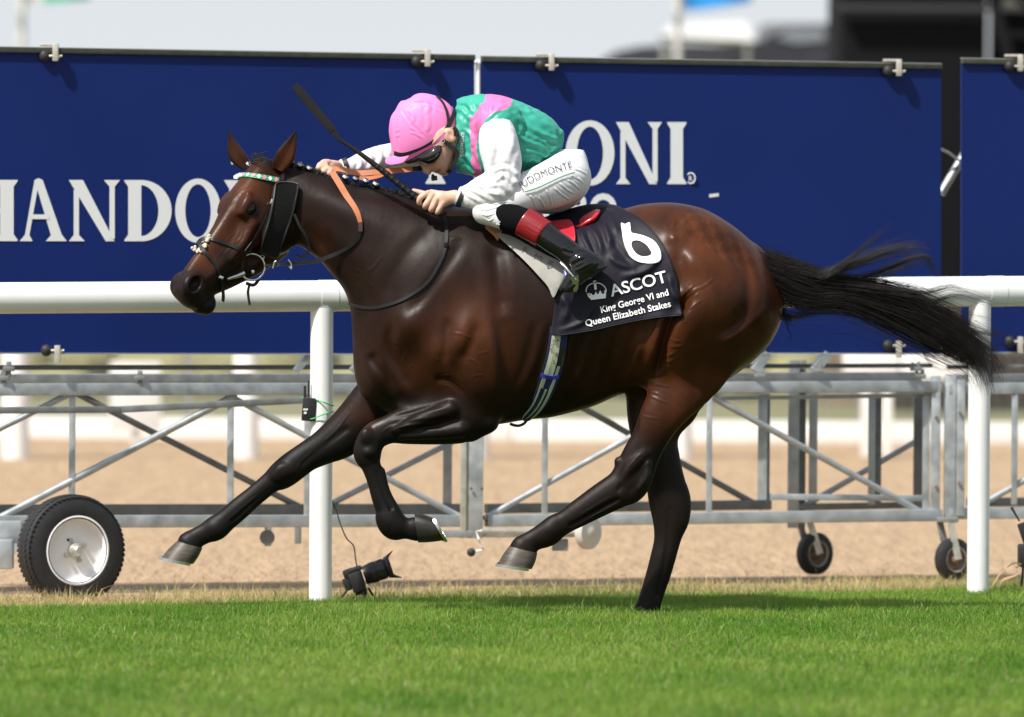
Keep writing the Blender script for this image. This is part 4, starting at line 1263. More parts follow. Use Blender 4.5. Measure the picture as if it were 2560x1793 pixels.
m = MB(); m.box(P(0, 1385, 1.75), (0.12, 0.10, 0.13), bevel=0.01); m.box(P(10, 1330, 1.85), (0.16, 0.06, 0.10), bevel=0.01); m.build('axle_bracket', M_galv, fr1)
# jockey wheel and crank on the trailer's end
jq = fp(1470, 1331, -0.10)
m = MB(); m.tube([fp(1203, 1328, -0.10), fp(1470, 1331, -0.10)], 0.013, 16); m.build('jockey_tube', M_zinc, fr1)
m = MB(); m.tube([fp(1208, 1328, -0.10), fp(1192, 1329, -0.12), fp(1196, 1348, -0.12), fp(1207, 1374, -0.12), fp(1190, 1379, -0.12)], 0.007, 10); m.build('crank', M_white_paint, fr1)
MB().ell(fp(1178, 1381, -0.12), 0.020, None, 16, 10).build('crank_knob', M_rubber, fr1)
MB().lathe(jq, (0.75, -0.66, 0), [(-0.022, 0.0), (-0.022, 0.070), (-0.012, 0.078), (0.012, 0.078), (0.022, 0.070), (0.022, 0.03), (0.03, 0.018), (0.03, 0)], 32).build('jockey_wheel', mat('grey_plastic_wheel', (0.50, 0.49, 0.45), rough=0.5), fr1)
MB().box(fp(1400, 1362, -0.05), (0.075, 0.05, 0.055), bevel=0.005).build('bracket', M_galv_d, fr1)

# middle frame behind the horse
fr2 = empty('lattice_barrier', fp(1800, 1480) * np.array((1, 1, 0)), 'long galvanised lattice barrier on two small castor wheels under the middle board', 'barrier')
beam(fr2, (1214, 972), (2352, 966), 30 * px_m, 0.055, 0.0, 'top_beam')
beam(fr2, (1214, 948), (2300, 944), 30 * px_m, 0.055, BK, 'top_beam')
beam(fr2, (1214, 1302), (2352, 1288), 31 * px_m, 0.055, 0.0, 'bottom_beam')
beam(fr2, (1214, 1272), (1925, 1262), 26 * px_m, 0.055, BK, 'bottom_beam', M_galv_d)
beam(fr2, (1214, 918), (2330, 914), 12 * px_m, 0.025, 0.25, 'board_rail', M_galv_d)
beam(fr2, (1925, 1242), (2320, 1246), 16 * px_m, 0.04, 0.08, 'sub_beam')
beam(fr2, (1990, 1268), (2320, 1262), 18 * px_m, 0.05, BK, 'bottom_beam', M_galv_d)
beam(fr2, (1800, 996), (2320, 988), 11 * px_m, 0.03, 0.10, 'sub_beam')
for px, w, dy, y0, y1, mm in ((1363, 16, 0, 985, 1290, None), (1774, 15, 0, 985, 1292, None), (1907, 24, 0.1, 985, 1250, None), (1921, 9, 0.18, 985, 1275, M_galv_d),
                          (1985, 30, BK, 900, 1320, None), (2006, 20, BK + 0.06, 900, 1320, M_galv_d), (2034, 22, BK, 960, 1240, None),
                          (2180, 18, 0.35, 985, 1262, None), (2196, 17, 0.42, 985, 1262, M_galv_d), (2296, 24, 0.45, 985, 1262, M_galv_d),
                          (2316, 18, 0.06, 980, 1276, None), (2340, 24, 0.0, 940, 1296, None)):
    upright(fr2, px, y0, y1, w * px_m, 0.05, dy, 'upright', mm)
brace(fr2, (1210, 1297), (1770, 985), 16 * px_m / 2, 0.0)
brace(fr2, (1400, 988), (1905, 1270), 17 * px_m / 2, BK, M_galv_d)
brace(fr2, (1765, 985), (2320, 1290), 17 * px_m / 2, 0.0)
brace(fr2, (2010, 1266), (2320, 1086), 16 * px_m / 2, BK)
for a, b in (((1885, 928), (1918, 884)), ((2035, 928), (2068, 884))):
    m = MB(); m.bar(fp(*a, -0.02), fp(*b, -0.02), 0.04, 0.04); m.build('board_strut', M_galv, fr2)
for q in ((2044, 928), (2290, 922), (2300, 940), (1900, 940)):
    c = fp(q[0], q[1], -0.03)
    m = MB(); m.box(c, (0.055, 0.05, 0.020), bevel=0.004); m.box(c + np.array((0.012, 0, 0.018)), (0.016, 0.03, 0.03), bevel=0.004)
    m.box(c + np.array((-0.016, 0, 0.016)), (0.012, 0.03, 0.03), bevel=0.004); m.build('clamp', M_galv_d, fr2)
for q in ((2341, 1044), (2341, 1218)):
    MB().lathe(fp(q[0], q[1], -0.028), (0, -1, 0), [(0, 0.009), (0.010, 0.009), (0.010, 0)], 6).build('bolt', M_rust, fr2)
def castor(par, hub, top, r, Y, yaw):
    c = Vector(tuple(P(hub[0], hub[1], Y))); n = Vector((math.sin(yaw), -math.cos(yaw), 0))
    e = empty('castor', c); e.parent = par; e.location = c - par.location
    w = 0.028
    MB().lathe(c, n, [(-w, r * 0.62), (-w, r * 0.85), (-w * 0.6, r), (w * 0.6, r), (w, r * 0.85), (w, r * 0.62)], 40).build('tyre', M_rubber, e)
    MB().lathe(c, n, [(w * 0.9, r * 0.64), (w * 0.5, r * 0.55), (w * 0.3, r * 0.3), (w * 1.1, r * 0.18), (w * 1.1, 0)], 32).build('rim', M_rust, e)
    MB().lathe(c, n, [(w * 0.95, r * 0.66), (w * 1.0, r * 0.60), (w * 0.7, r * 0.55)], 32).build('rim_edge', M_zinc, e)
    tp_ = Vector(tuple(P(top[0], top[1], Y)))
    for sg in (1, -1):
        m = MB(); q = n * (w + 0.012) * sg
        m.bar(tp_ + q, c + q, 0.008, 0.032, hint=(1, 0, 0)); m.build('fork', M_zinc if sg > 0 else M_galv_d, e)
    MB().box(tp_ + Vector((0.01, 0, 0.012)), (0.10, 0.08, 0.022), bevel=0.004).build('castor_plate', M_galv_d, e)
castor(fr2, (2037, 1384), (2010, 1302), 0.101, 4.55, R(38))
castor(fr2, (2383, 1398), (2363, 1306), 0.098, 3.75, R(35))
# right-hand frame
fr3 = empty('lattice_barrier', fp(2700, 1480) * np.array((1, 1, 0)), 'galvanised barrier frame cut by the right picture edge', 'barrier')
beam(fr3, (2368, 972), (3300, 966), 30 * px_m, 0.055, 0.0, 'top_beam')
beam(fr3, (2368, 948), (3300, 944), 26 * px_m, 0.055, BK, 'top_beam')
beam(fr3, (2368, 918), (3300, 914), 12 * px_m, 0.025, 0.25, 'board_rail', M_galv_d)
beam(fr3, (2368, 1284), (3300, 1276), 30 * px_m, 0.055, 0.0, 'bottom_beam')
beam(fr3, (2420, 1256), (3300, 1250), 24 * px_m, 0.055, BK, 'bottom_beam', M_galv_d)
for px, w, dy, y0, y1 in ((2376, 30, 0.0, 940, 1304), (2402, 22, -0.02, 950, 1290), (2537, 15, 0.0, 985, 1262), (2900, 16, 0, 985, 1262), (3290, 24, 0, 950, 1290)):
    upright(fr3, px, y0, y1, w * px_m, 0.05, dy)
brace(fr3, (2460, 1258), (2900, 1010), 17 * px_m / 2, 0.0)
brace(fr3, (2900, 1010), (3280, 1258), 17 * px_m / 2, 0.0)
for q in ((2400, 1032), (2398, 1208)):
    MB().lathe(fp(q[0], q[1], -0.05), (0, -1, 0), [(0, 0.009), (0.010, 0.009), (0.010, 0)], 6).build('bolt', M_rust, fr3)

# ------------------------------------------------------------------ advertising boards
M_blue = mat('blue_board_print', (0.0034, 0.0155, 0.112), rough=0.5, spec=0.2, noise=(1.4, 0.09), bump=(2.2, 0.10, 0.03))
M_edge = mat('aluminium_edge', (0.055, 0.058, 0.042), rough=0.5, metal=0.4, noise=(20, 0.3))
M_alu = mat('pale_aluminium', (0.60, 0.60, 0.58), rough=0.35, metal=0.8)
M_letter = mat('grey_white_lettering', (0.66, 0.68, 0.69), rough=0.5)
M_clip = mat('cast_clip', (0.52, 0.49, 0.43), rough=0.45, metal=0.5, noise=(40, 0.2))

def stem(x0, x1, sf=0.055, fl=0.11, y0=0.0, y1=1.0, l=1, r=1):
    L = x0 - sf * l; Rr = x1 + sf * r
    return [(L, y0), (Rr, y0), (Rr, y0 + .02), (x1, y0 + fl), (x1, y1 - fl), (Rr, y1 - .02), (Rr, y1), (L, y1), (L, y1 - .02), (x0, y1 - fl), (x0, y0 + fl), (L, y0 + .02)]
def ring(cx, cy, rx, ry, ix, iy, a0=0, a1=360, n=40):
    A = [R(a0 + (a1 - a0) * i / n) for i in range(n + 1)]
    return [(cx + rx * math.cos(a), cy + ry * math.sin(a)) for a in A] + [(cx + ix * math.cos(a), cy + iy * math.sin(a)) for a in A[::-1]]
def rect(a, b, c, d): return [(a, c), (b, c), (b, d), (a, d)]
def glyph(ch, S=0.17, T=0.085):
    if ch == 'H': return [stem(.07, .07 + S), stem(.60, .60 + S), rect(.07 + S, .60, .46, .46 + T)], .86
    if ch == 'A': return [[(.285, 1), (.36, 1.03), (.44, 1), (.60 + S + .02, .09), (.60, .09)], [(.285, 1), (.345, .86), (.10 + T, .09), (.10, .09)],
                          [(.0, 0), (.25, 0), (.10 + T, .10), (.10, .10)], [(.50, 0), (.90, 0), (.62 + S, .10), (.60, .10)], rect(.20, .56, .36, .36 + T * .9)], .90
    if ch == 'N': return [[(.02, 1), (.25, 1), (.76, 0), (.62, 0)], rect(.10, .10 + T, .09, .84), [(.02, 0), (.28, 0), (.10 + T, .10), (.10, .10)],
                          rect(.68, .68 + T, .04, .90), [(.59, 1), (.85, 1), (.68 + T, .89), (.68, .89)]], .87
    if ch == 'D': return [stem(.08, .08 + S, r=0), ring(.08 + S - .002, .5, .44, .5, .44 - S, .5 - T, -90, 90)], .74
    if ch == 'O': return [ring(.40, .5, .40, .525, .40 - S * .93, .525 - T * 1.1, 0, 180), ring(.40, .5, .40, .525, .40 - S * .93, .525 - T * 1.1, 180, 360)], .84
    if ch == 'C': return [ring(.42, .5, .42, .525, .42 - S, .525 - T, 42, 318)], .80
    if ch == 'P': return [stem(.08, .08 + S, r=1), ring(.08 + S, .73, .32, .27, .32 - S * .9, .27 - T, -90, 90)], .64
    if ch == 'R': return [stem(.08, .08 + S, r=1), ring(.08 + S, .73, .32, .27, .32 - S * .9, .27 - T, -90, 90), [(.30, .50), (.46, .50), (.80, 0), (.60, 0)]], .78
    if ch == 'E': return [stem(.08, .08 + S, r=0), rect(.08 + S, .58, 1 - T, 1), rect(.08 + S, .50, .47, .47 + T), rect(.08 + S, .61, 0, T),
                          [(.52, 1 - T), (.58, 1 - T), (.58, .80)], [(.54, T), (.61, T), (.61, .22)]], .68
    if ch == 'I': return [stem(.08, .08 + S)], .33
    if ch == 'J': return [[(.12, 1), (.30, 1), (.21 + S / 2, .95), (.21 + S / 2, .0), (.14, -.22), (.02, -.25), (.02, -.21), (.10, -.17), (.21 - S / 2, .0), (.21 - S / 2, .95)]], .36
    if ch == 'U': return [stem(.10, .10 + S, y0=.3, fl=.08), rect(.62, .62 + T, .3, 1), ring(.10 + (.52 + T) / 2, .31, (.52 + T) / 2, .33, (.52 + T) / 2 - S * .7, .33 - T, 180, 360)], .80
    if ch == 'M': return [[(.02, 0), (.18, 0), (.18, .05), (.13, .08), (.19, .82), (.16, 1), (.08, 1)], [(.16, 1), (.28, 1), (.52, .22), (.47, 0)], [(.47, 0), (.53, .0), (.82, 1), (.74, 1)], [(.74, 1), (.88, 1), (.94, .0), (.78, .0), (.80, .9)]], 1.0
    if ch == 'T': return [stem(.30, .30 + S, y1=.94), rect(.02, .62, 1 - T, 1), [(.02, 1 - T), (.08, 1 - T), (.02, .82)], [(.56, 1 - T), (.62, 1 - T), (.62, .82)]], .64
    return [], .3
def letter(par, ch, fmap, mat_, S=0.17, T=0.085, name='letter', lift=(0, -0.0004, 0), only=None):
    g, adv = glyph(ch, S, T)
    m = MB()
    for i, pl in enumerate(g):
        p3 = [Vector(tuple(fmap(x_, y_))) + Vector(lift) * i for x_, y_ in pl]
        flat = [Vector((x_, y_, 0)) for x_, y_ in pl]
        m.add(p3, [tuple(t) for t in tessellate_polygon([flat])])
    return m.build(name, mat_, par), adv

def sans(text, weight=0.0):
    """built-in lettering as a flat mesh: vertices, faces, width"""
    cu = bpy.data.curves.new('lettering', 'FONT'); cu.body = text; cu.offset = weight; cu.resolution_u = 4
    o = bpy.data.objects.new('lettering', cu); COL.objects.link(o)
    dg = bpy.context.evaluated_depsgraph_get()
    me = bpy.data.meshes.new_from_object(o.evaluated_get(dg))
    bpy.data.objects.remove(o); bpy.data.curves.remove(cu)
    return me
def mapped(par, me, fmap, mat_, name='lettering', cell=None):
    """flat mesh -> cut on a grid of size cell -> bent through fmap(x, y)"""
    bm = bmesh.new(); bm.from_mesh(me)
    if cell:
        xs = [v.co.x for v in bm.verts]; ys = [v.co.y for v in bm.verts]
        for ax, lo, hi in ((0, min(xs), max(xs)), (1, min(ys), max(ys))):
            q = lo + cell
            while q < hi:
                co = Vector((q, 0, 0)) if ax == 0 else Vector((0, q, 0)); no = Vector((1, 0, 0)) if ax == 0 else Vector((0, 1, 0))
                bmesh.ops.bisect_plane(bm, geom=bm.verts[:] + bm.edges[:] + bm.faces[:], plane_co=co, plane_no=no)
                q += cell
        bmesh.ops.triangulate(bm, faces=bm.faces[:])
    xy = np.array([(v.co.x, v.co.y) for v in bm.verts])
    q = fmap(xy[:, 0], xy[:, 1])
    for i, v in enumerate(bm.verts): v.co = Vector(tuple(float(c) for c in q[i]))
    me2 = bpy.data.meshes.new(name); bm.to_mesh(me2); bm.free()
    me2.polygons.foreach_set('use_smooth', [True] * len(me2.polygons))
    return link(name, me2, mat_, par)

PLANES = {}
def board(label, x0, x1, yt0, yt1, yb_, clips_top, clips_bot):
    b = empty('advertising_board', fp((x0 + x1) / 2, yb_ - 5), label, 'board', 'blue boards along the rail')
    A = [fp(x0, yt0, -0.03), fp(x1, yt1, -0.03), fp(x1, yb_, -0.03), fp(x0, yb_, -0.03)]
    n_ = np.cross(A[1] - A[0], A[3] - A[0]); n_ /= np.linalg.norm(n_)
    if n_[1] < 0: n_ = -n_
    A[2] = A[1] + (A[3] - A[0])
    PLANES[b.name] = (A[0], n_)
    m = MB(); m.prism(A, n_ * 0.012); m.build('panel', M_blue, b)
    up = np.array((0, 0, 0.010))
    m = MB(); m.bar(A[0] + up - n_ * 0.002, A[1] + up - n_ * 0.002, 0.030, 0.024, bevel=0.003); m.build('top_edge', M_edge, b)
    up2 = np.array((0, 0, 0.0235))
    m = MB(); m.bar(A[0] + up2 + n_ * 0.004, A[1] + up2 + n_ * 0.004, 0.026, 0.003); m.build('top_trim', M_alu, b)
    m = MB(); m.bar(A[3] - up * 0.3 , A[2] - up * 0.3, 0.020, 0.006); m.build('bottom_trim', M_alu, b)
    for (cx_, cy_) in clips_top + clips_bot:
        c = fp(cx_, cy_, -0.05); topc = (cx_, cy_) in clips_top
        e = MB()
        e.ell(c + np.array((-0.030, -0.012, -0.004)), (0.026, 0.022, 0.027), None, 14, 10)
        bo = e.build('rubber_foot', M_rubber, b)
        m = MB()
        m.box(c + np.array((0.020, -0.01, 0.012 if topc else -0.020)), (0.026, 0.05, 0.078), bevel=0.004)
        m.tube([c + np.array((-0.02, -0.018, -0.004)), c + np.array((0.05, -0.018, -0.004))], 0.006, 8)
        if topc: m.box(c + np.array((-0.010, 0.01, 0.046)), (0.085, 0.05, 0.012), bevel=0.003)
        m.box(c + np.array((0.034, -0.02, -0.006)), (0.014, 0.02, 0.014), bevel=0.003)
        m.build('clip', M_clip, b)
    return b
b1 = board('blue board lettered CHANDON behind the horse\'s head', -700, 1186, 118, 150, 880, [(128, 138), (1058, 152), (-560, 125)], [(133, 874)])
b2 = board('blue board lettered PERONI behind the jockey and rump', 1203, 2353, 153, 172, 880, [(1368, 162), (2236, 176)], [(2236, 862)])
b3 = board('plain blue board at the right picture edge', 2404, 3400, 158, 175, 880, [(2540, 164)], [(2540, 852)])
def on_plane(px, py, b, off=0.0022):
    o_, n_ = PLANES[b.name]
    px = np.asarray(px, float); py = np.asarray(py, float); px, py = np.broadcast_arrays(px, py)
    d = P(px, py, 0.0) - CAM
    t = ((o_ - n_ * off - CAM) @ n_) / (d @ n_)
    return CAM + d * t[..., None]
def face(px, py, b=None): return on_plane(px, py, b or b2)
def word(par, txt, xs, base0, base1, hgt, S, T, skew=0.0):
    """xs: left edge and width of every letter in the picture"""
    for ch, x_, w_ in zip(txt, xs[0], xs[1]):
        g, adv = glyph(ch, S, T)
        mx = max(max(q[0] for q in pl) for pl in g); mn = min(min(q[0] for q in pl) for pl in g)
        def fm(u, v, x_=x_, w_=w_):
            X_ = x_ + (u - mn) / (mx - mn) * w_
            return face(X_, base0 + (base1 - base0) * X_ / 2560.0 - v * hgt, par)
        letter(par, ch, fm, M_letter, S, T)
word(b1, 'CHANDON', ([-225, -105, 49, 172, 311, 438, 560], [110, 149, 118, 128, 118, 114, 128]), 603, 605.5, 153, 0.19, 0.085)
word(b1, 'P', ([1064], [92]), 459, 461.3, 155, 0.20, 0.09)
word(b2, 'ERONI', ([1212, 1300, 1414, 1540, 1668], [76, 104, 122, 115, 48]), 459, 461.3, 155, 0.20, 0.09)
def reg_mark():
    m = MB(); c = face(1727, 446)
    pts = [c + np.array((0.020 * math.cos(a), 0, 0.024 * math.sin(a))) for a in np.linspace(0, 2 * math.pi, 25)]
    m.tube(pts, 0.0035, 6, cap=False); m.build('registered_mark', M_letter, b2)
    me = sans('R', 0.02); mapped(b2, me, lambda x_, y_: face(1721 + x_ * 16, 452 - y_ * 17), M_letter, 'registered_mark')
reg_mark()
me = sans('NASTRO', 0.035); wn = max(v.co.x for v in me.vertices)
mapped(b2, me, lambda x_, y_: face(1212 + x_ / wn * 330, 556 - y_ * 100), M_letter)
me = sans('AZZURRO', 0.035); wn = max(v.co.x for v in me.vertices)
mapped(b2, me, lambda x_, y_: face(1212 + x_ / wn * 330, 690 - y_ * 100), M_letter)
for bb, (a, c_) in ((b1, (590, 406)), (b2, (1785, 489))):
    m = MB(); m.add([face(a - 12, c_ - 3, bb), face(a + 12, c_ - 6, bb), face(a + 12, c_ + 2, bb), face(a - 12, c_ + 5, bb)], [(0, 1, 2, 3)]); m.build('tape_mark', M_letter, bb)
# white pole between the first two boards, dark post and strut between the others
gp = empty('thin_pole', fp(1195, 1000) * np.array((1, 1, 0)), 'thin white pole with a cap between the two lettered boards', 'pole')
m = MB(); m.tube([fp(1195, 960, -0.02), fp(1195, 158, -0.02)], 0.0105, 16); m.build('shaft', M_pvc, gp)
MB().box(fp(1200, 156, 0.02), (0.105, 0.05, 0.022), bevel=0.004).build('cap', M_pvc, gp)
st = empty('stay', fp(2378, 800, 0.4), 'pale grey sloping stay tube in the gap between right boards', 'strut')
m = MB(); m.tube([fp(2352, 485, 0.35), fp(2405, 395, 0.35), fp(2440, 330, 0.35)], 0.020, 14); m.build('tube', M_galv, st)
m = MB(); m.tube([fp(2340, 368, 0.30), fp(2372, 382, 0.30), fp(2410, 410, 0.30)], 0.006, 8); m.build('tie', M_alu, st)

# ------------------------------------------------------------------ background across the track
M_pvc_far = mat('white_far_plastic', (0.74, 0.74, 0.73), rough=0.5, noise=(4, 0.04))
fence = empty('thick_post_rail', (0, 22.8, 0), 'white rail with thick posts on the far side of the sand', 'rail')
for px, w, by, Y in ((38, 0.20, 1146, 23.0), (615, 0.185, 1140, 23.4), (-560, 0.20, 1150, 22.7), (1190, 0.185, 1134, 23.8), (1700, 0.18, 1134, 24.1), (2830, 0.18, 1118, 25.2)):
    c = P(px, by, Y); m = MB(); m.lathe((c[0], Y, -0.05), (0, 0, 1), [(0, 0), (0, w / 2), (1.35, w / 2), (1.35, 0)], 20); m.build('post', M_pvc_far, fence)
m = MB(); m.tube([(-8, 22.0, 1.36), (2.6, 24.65, 1.36)], 0.07, 14); m.build('rail_tube', M_pvc_far, fence)
kerb = empty('kerb_board', (0, 28.4, 0), 'low white kerb board running along the far edge of the sand', 'kerb')
for i in range(-4, 4):
    m = MB(); m.box((i * 4.0 + 2.0, 28.6, 0.065), (3.985, 0.05, 0.17), bevel=0.008); m.build('board', M_pvc_far, kerb)
mesh_f = empty('mesh_fence', (0, 29.6, 0), 'fine grey wire mesh fence above the white kerb board', 'fence')
M_wire = mat('grey_wire', (0.30, 0.30, 0.28), rough=0.6, metal=0.3)
m = MB()
for i in range(190): m.box((-8.0 + i * 0.085, 29.6, 0.62), (0.009, 0.009, 1.2))
m.build('wires', M_wire, mesh_f)['kind'] = 'stuff'
for k, z_ in enumerate((0.10, 0.4, 0.7, 1.0, 1.22)):
    m = MB(); m.box((0, 29.62, z_), (16.5, 0.012, 0.012)); m.build('wire_rail', M_wire, mesh_f)
for i in range(7):
    m = MB(); m.box((-8 + i * 2.7, 29.64, 0.6), (0.05, 0.04, 1.25)); m.build('post', M_wire, mesh_f)
M_tank = mat('white_panel', (0.62, 0.62, 0.61), rough=0.6)
for nm, px, y0, y1, w, Y, lab in (('notice_board', 339, 905, 1075, 128, 27.0, 'white upright panel between the two thick far posts at left'),):
    a = P(px - w / 2, y1, Y); b = P(px + w / 2, y0, Y)
    m = MB(); m.box(((a[0] + b[0]) / 2, Y, (a[2] + b[2]) / 2), (b[0] - a[0], 0.06, b[2] - a[2]), bevel=0.01)
    m.box(((a[0] + b[0]) / 2, Y + 0.03, a[2] / 2), (0.06, 0.04, max(0.1, a[2] + 0.04)))
    o = m.build(nm, M_tank); tag(o, lab, 'panel')
gate = empty('white_hurdle', (P(2190, 1100, 24.5)[0], 24.5, 0), 'white upright hurdle frame seen through the lattice at right', 'hurdle')
for px in (2165, 2218):
    c = P(px, 1100, 24.5); m = MB(); m.box((c[0], 24.5, 0.55), (0.075, 0.06, 1.12), bevel=0.01); m.build('post', M_pvc_far, gate)
for px0, px1, py0, py1 in ((2105, 2250, 868, 935), (2250, 2420, 862, 950)):
    a = P(px0, py1, 24.5); b = P(px1, py0, 24.5); m = MB(); m.box(((a[0] + b[0]) / 2, 24.46, (a[2] + b[2]) / 2), (b[0] - a[0] - 0.01, 0.05, b[2] - a[2]), bevel=0.02); m.build('panel', M_pvc_far, gate)
hed = MB()
for i in range(120):
    hed.ell((-10 + i * 0.34 + random.uniform(-.1, .1), 46 + random.uniform(-1, 1), random.uniform(0.0, 0.35)), (random.uniform(.3, .55), .4, random.uniform(.2, .5)), None, 8, 6)
M_brownish = mat('dry_stalls', (0.22, 0.16, 0.12), rough=0.9, noise=(3, 0.4))
ho = hed.build('dry_hedge', mat('hedge_green', (0.23, 0.22, 0.11), rough=0.9, noise=(2, 0.4)))
tag(ho, 'low yellow-green hedge line far behind the mesh fence', 'hedge', kind='stuff')
m = MB(); m.box((9.0, 44, 0.75), (12, 0.6, 1.6), bevel=0.05); o = m.build('brown_hoarding', M_brownish)
tag(o, 'low dull brown hoarding far behind the right lattice frame', 'hoarding')

# big black screen tower
tw = empty('screen_tower', (P(2300, 600, 40)[0], 40.0, 0), 'tall black screen tower rising behind the right boards', 'tower')
M_black = mat('black_cladding', (0.007, 0.007, 0.009), rough=0.8, spec=0.1)
M_blackg = mat('black_steel', (0.008, 0.008, 0.009), rough=0.7, spec=0.1)
a = P(2098, 650, 40); b = P(2470, -160, 40)
m = MB(); m.box(((a[0] + b[0]) / 2, 41.5, 4.6), (b[0] - a[0], 3.0, 7.2), bevel=0.05); m.build('cladding', M_black, tw)
q = P(2098, 14, 39.9); m = MB(); m.box(((q[0] + P(2560, 0, 39.9)[0]) / 2, 39.85, q[2] - 0.02), (P(2560, 0, 39.9)[0] - q[0], 0.14, 0.05)); m.build('top_band', mat('dark_grey_band', (0.03, 0.03, 0.033)), tw)
m = MB(); q0 = P(2465, -60, 36); q1 = P(2530, 170, 36); m.bar(q0, q1, 0.09, 0.09); m.build('leg_strut', M_blackg, tw)
m = MB(); m.bar(P(2470, -60, 36), P(2600, 40, 36), 0.07, 0.07); m.bar(P(2480, 84, 36), P(2600, 88, 36), 0.05, 0.05); m.build('cross_strut', M_blackg, tw)
m = MB(); m.box(P(2540, 10, 42), (0.24, 0.1, 0.14)); m.build('lamp_box', mat('cream_panel', (0.45, 0.43, 0.33)), tw)
m = MB(); m.box(P(2570, 260, 43), (0.75, 0.2, 3.0)); m.build('side_cladding', M_black, tw)
# dark outside-broadcast vehicles and a white canopy
def far_y(Y): return Y
van = empty('dark_van', (P(1800, 300, 62)[0], 62.0, 0), 'dark van with rounded bonnet far behind the boards', 'van')
M_car = mat('dark_car_paint', (0.030, 0.030, 0.040), rough=0.25, coat=0.6)
M_glass = mat('car_glass', (0.20, 0.22, 0.24), rough=0.1, spec=0.8)
prof = [(1500, 152), (1540, 128), (1600, 116), (1700, 110), (1800, 112), (1900, 104), (1960, 72), (2070, 62), (2200, 60), (2240, 90), (2250, 420), (1490, 420), (1486, 220)]
pl = [P(a, b, 62) for a, b in prof]
m = MB(); m.prism(pl, (0, 2.2, 0)); m.build('body', M_car, van)
m = MB(); q = [P(a, b, 61.97) for a, b in ((1940, 96), (1968, 76), (2060, 74), (2066, 100), (1990, 108))]; m.prism(q, (0, 0.02, 0)); m.build('side_window', M_glass, van)
m = MB(); q = [P(a, b, 61.97) for a, b in ((2000, 74), (2060, 70), (2070, 96), (2010, 104))]
for px in (1580, 2120):
    m = MB(); c = P(px, 400, 61.9); m.lathe((c[0], 61.95, 0.5), (0, 1, 0), [(0, 0), (0, 0.5), (0.3, 0.5), (0.3, 0)], 24); m.build('wheel', M_rubber, van)
m = MB(); m.ell(P(2170, 112, 61.8), (0.16, 0.12, 0.11)); m.build('mirror', M_alu, van)
cp = empty('white_canopy', (P(1765, 300, 58)[0], 58.0, 0), 'white canopy roof above the dark van', 'canopy')
c = P(1765, 82, 58); w_ = P(1880, 80, 58)[0] - P(1650, 80, 58)[0]
m = MB(); m.add([(c[0] - w_ / 2, 57, c[2] - .06), (c[0] + w_ / 2, 57, c[2] - .12), (c[0] + w_ / 2, 59, c[2] - .12), (c[0] - w_ / 2, 59, c[2] - .06),
                 (c[0] - w_ / 2 + .1, 57.2, c[2] + .07), (c[0] + w_ / 2 - .1, 57.2, c[2] + .12), (c[0] + w_ / 2 - .1, 58.8, c[2] + .12), (c[0] - w_ / 2 + .1, 58.8, c[2] + .07)],
                [(0, 1, 5, 4), (1, 2, 6, 5), (2, 3, 7, 6), (3, 0, 4, 7), (4, 5, 6, 7), (0, 3, 2, 1)])
m.build('roof', mat('canopy_cloth', (0.50, 0.50, 0.50), rough=0.8), cp)
for sx in (-1, 1):
    m = MB(); m.tube([(c[0] + sx * w_ * .45, 58, 0), (c[0] + sx * w_ * .45, 58, c[2])], 0.03, 8); m.build('leg', M_alu, cp)
truck = empty('dark_truck', (P(2080, 300, 70)[0], 70.0, 0), 'dark grey truck roof between the van and the screen tower', 'truck')
a = P(1905, 56, 70); b = P(2230, 44, 70)
m = MB(); m.box(((a[0] + b[0]) / 2, 71.3, a[2] / 2 + 0.3), (b[0] - a[0], 2.4, a[2] - 0.6), bevel=0.08); m.build('body', mat('grey_truck_paint', (0.13, 0.13, 0.145), rough=0.4), truck)
for px in (1960, 2150):
    cc = P(px, 500, 70); m = MB(); m.lathe((cc[0], 70.1, 0.5), (0, 1, 0), [(0, 0), (0, 0.5), (0.3, 0.5), (0.3, 0)], 24); m.build('wheel', M_rubber, truck)
def flag(name, label, px, Y, col1, pts, top, hs=4):
    f_ = empty(name, (P(px, 600, Y)[0], Y, 0), label, 'flag', 'flags behind the boards')
    b = P(px, 500, Y); t = P(px, top, Y)
    m = MB(); m.tube([(b[0], Y, 0), (b[0], Y, t[2])], 0.042, 12); m.build('pole', mat(name + '_pole', (0.55, 0.53, 0.50), rough=0.5), f_)
    c = P(px, 45, Y - 0.06); m = MB(); m.box(c, (0.05, 0.05, 0.12)); m.build('cleat', M_alu, f_)
    m = MB(); nx = 14
    v = []
    for i in range(nx + 1):
        s = i / nx
        for j in range(5):
            u = j / 4
            q = P(px + 8 + s * pts[0], pts[1] + (pts[2] - pts[1]) * u - s * s * pts[3] * u, Y)
            v.append(q + np.array((0, 0.06 * math.sin(s * 7), 0)))
    fq = lambda a_, b_: [(i * 5 + j, i * 5 + j + 1, i * 5 + j + 6, i * 5 + j + 5) for i in range(a_, b_) for j in range(4)]
    m.add(v[5 * hs:], [tuple(q - 5 * hs for q in f) for f in fq(hs, nx)], True); m.build('cloth', mat(name + '_cloth', col1, rough=0.8, transl=0.3), f_)
    m = MB(); m.add(v[:5 * hs + 5], fq(0, hs), True); m.build('hoist_cloth', mat(name + '_hoist', (0.7, 0.7, 0.7), rough=0.8, transl=0.3), f_)
    return f_
flag('blue_flag', 'bright blue flag with a white hoist hanging above the van', 1692, 50, (0.03, 0.30, 0.75), (180, -150, 26, 22), -200, 1)
flag('green_flag', 'green and white flag on the pole at top left', 52, 48, (0.06, 0.40, 0.25), (165, -140, 8, 10), -190)
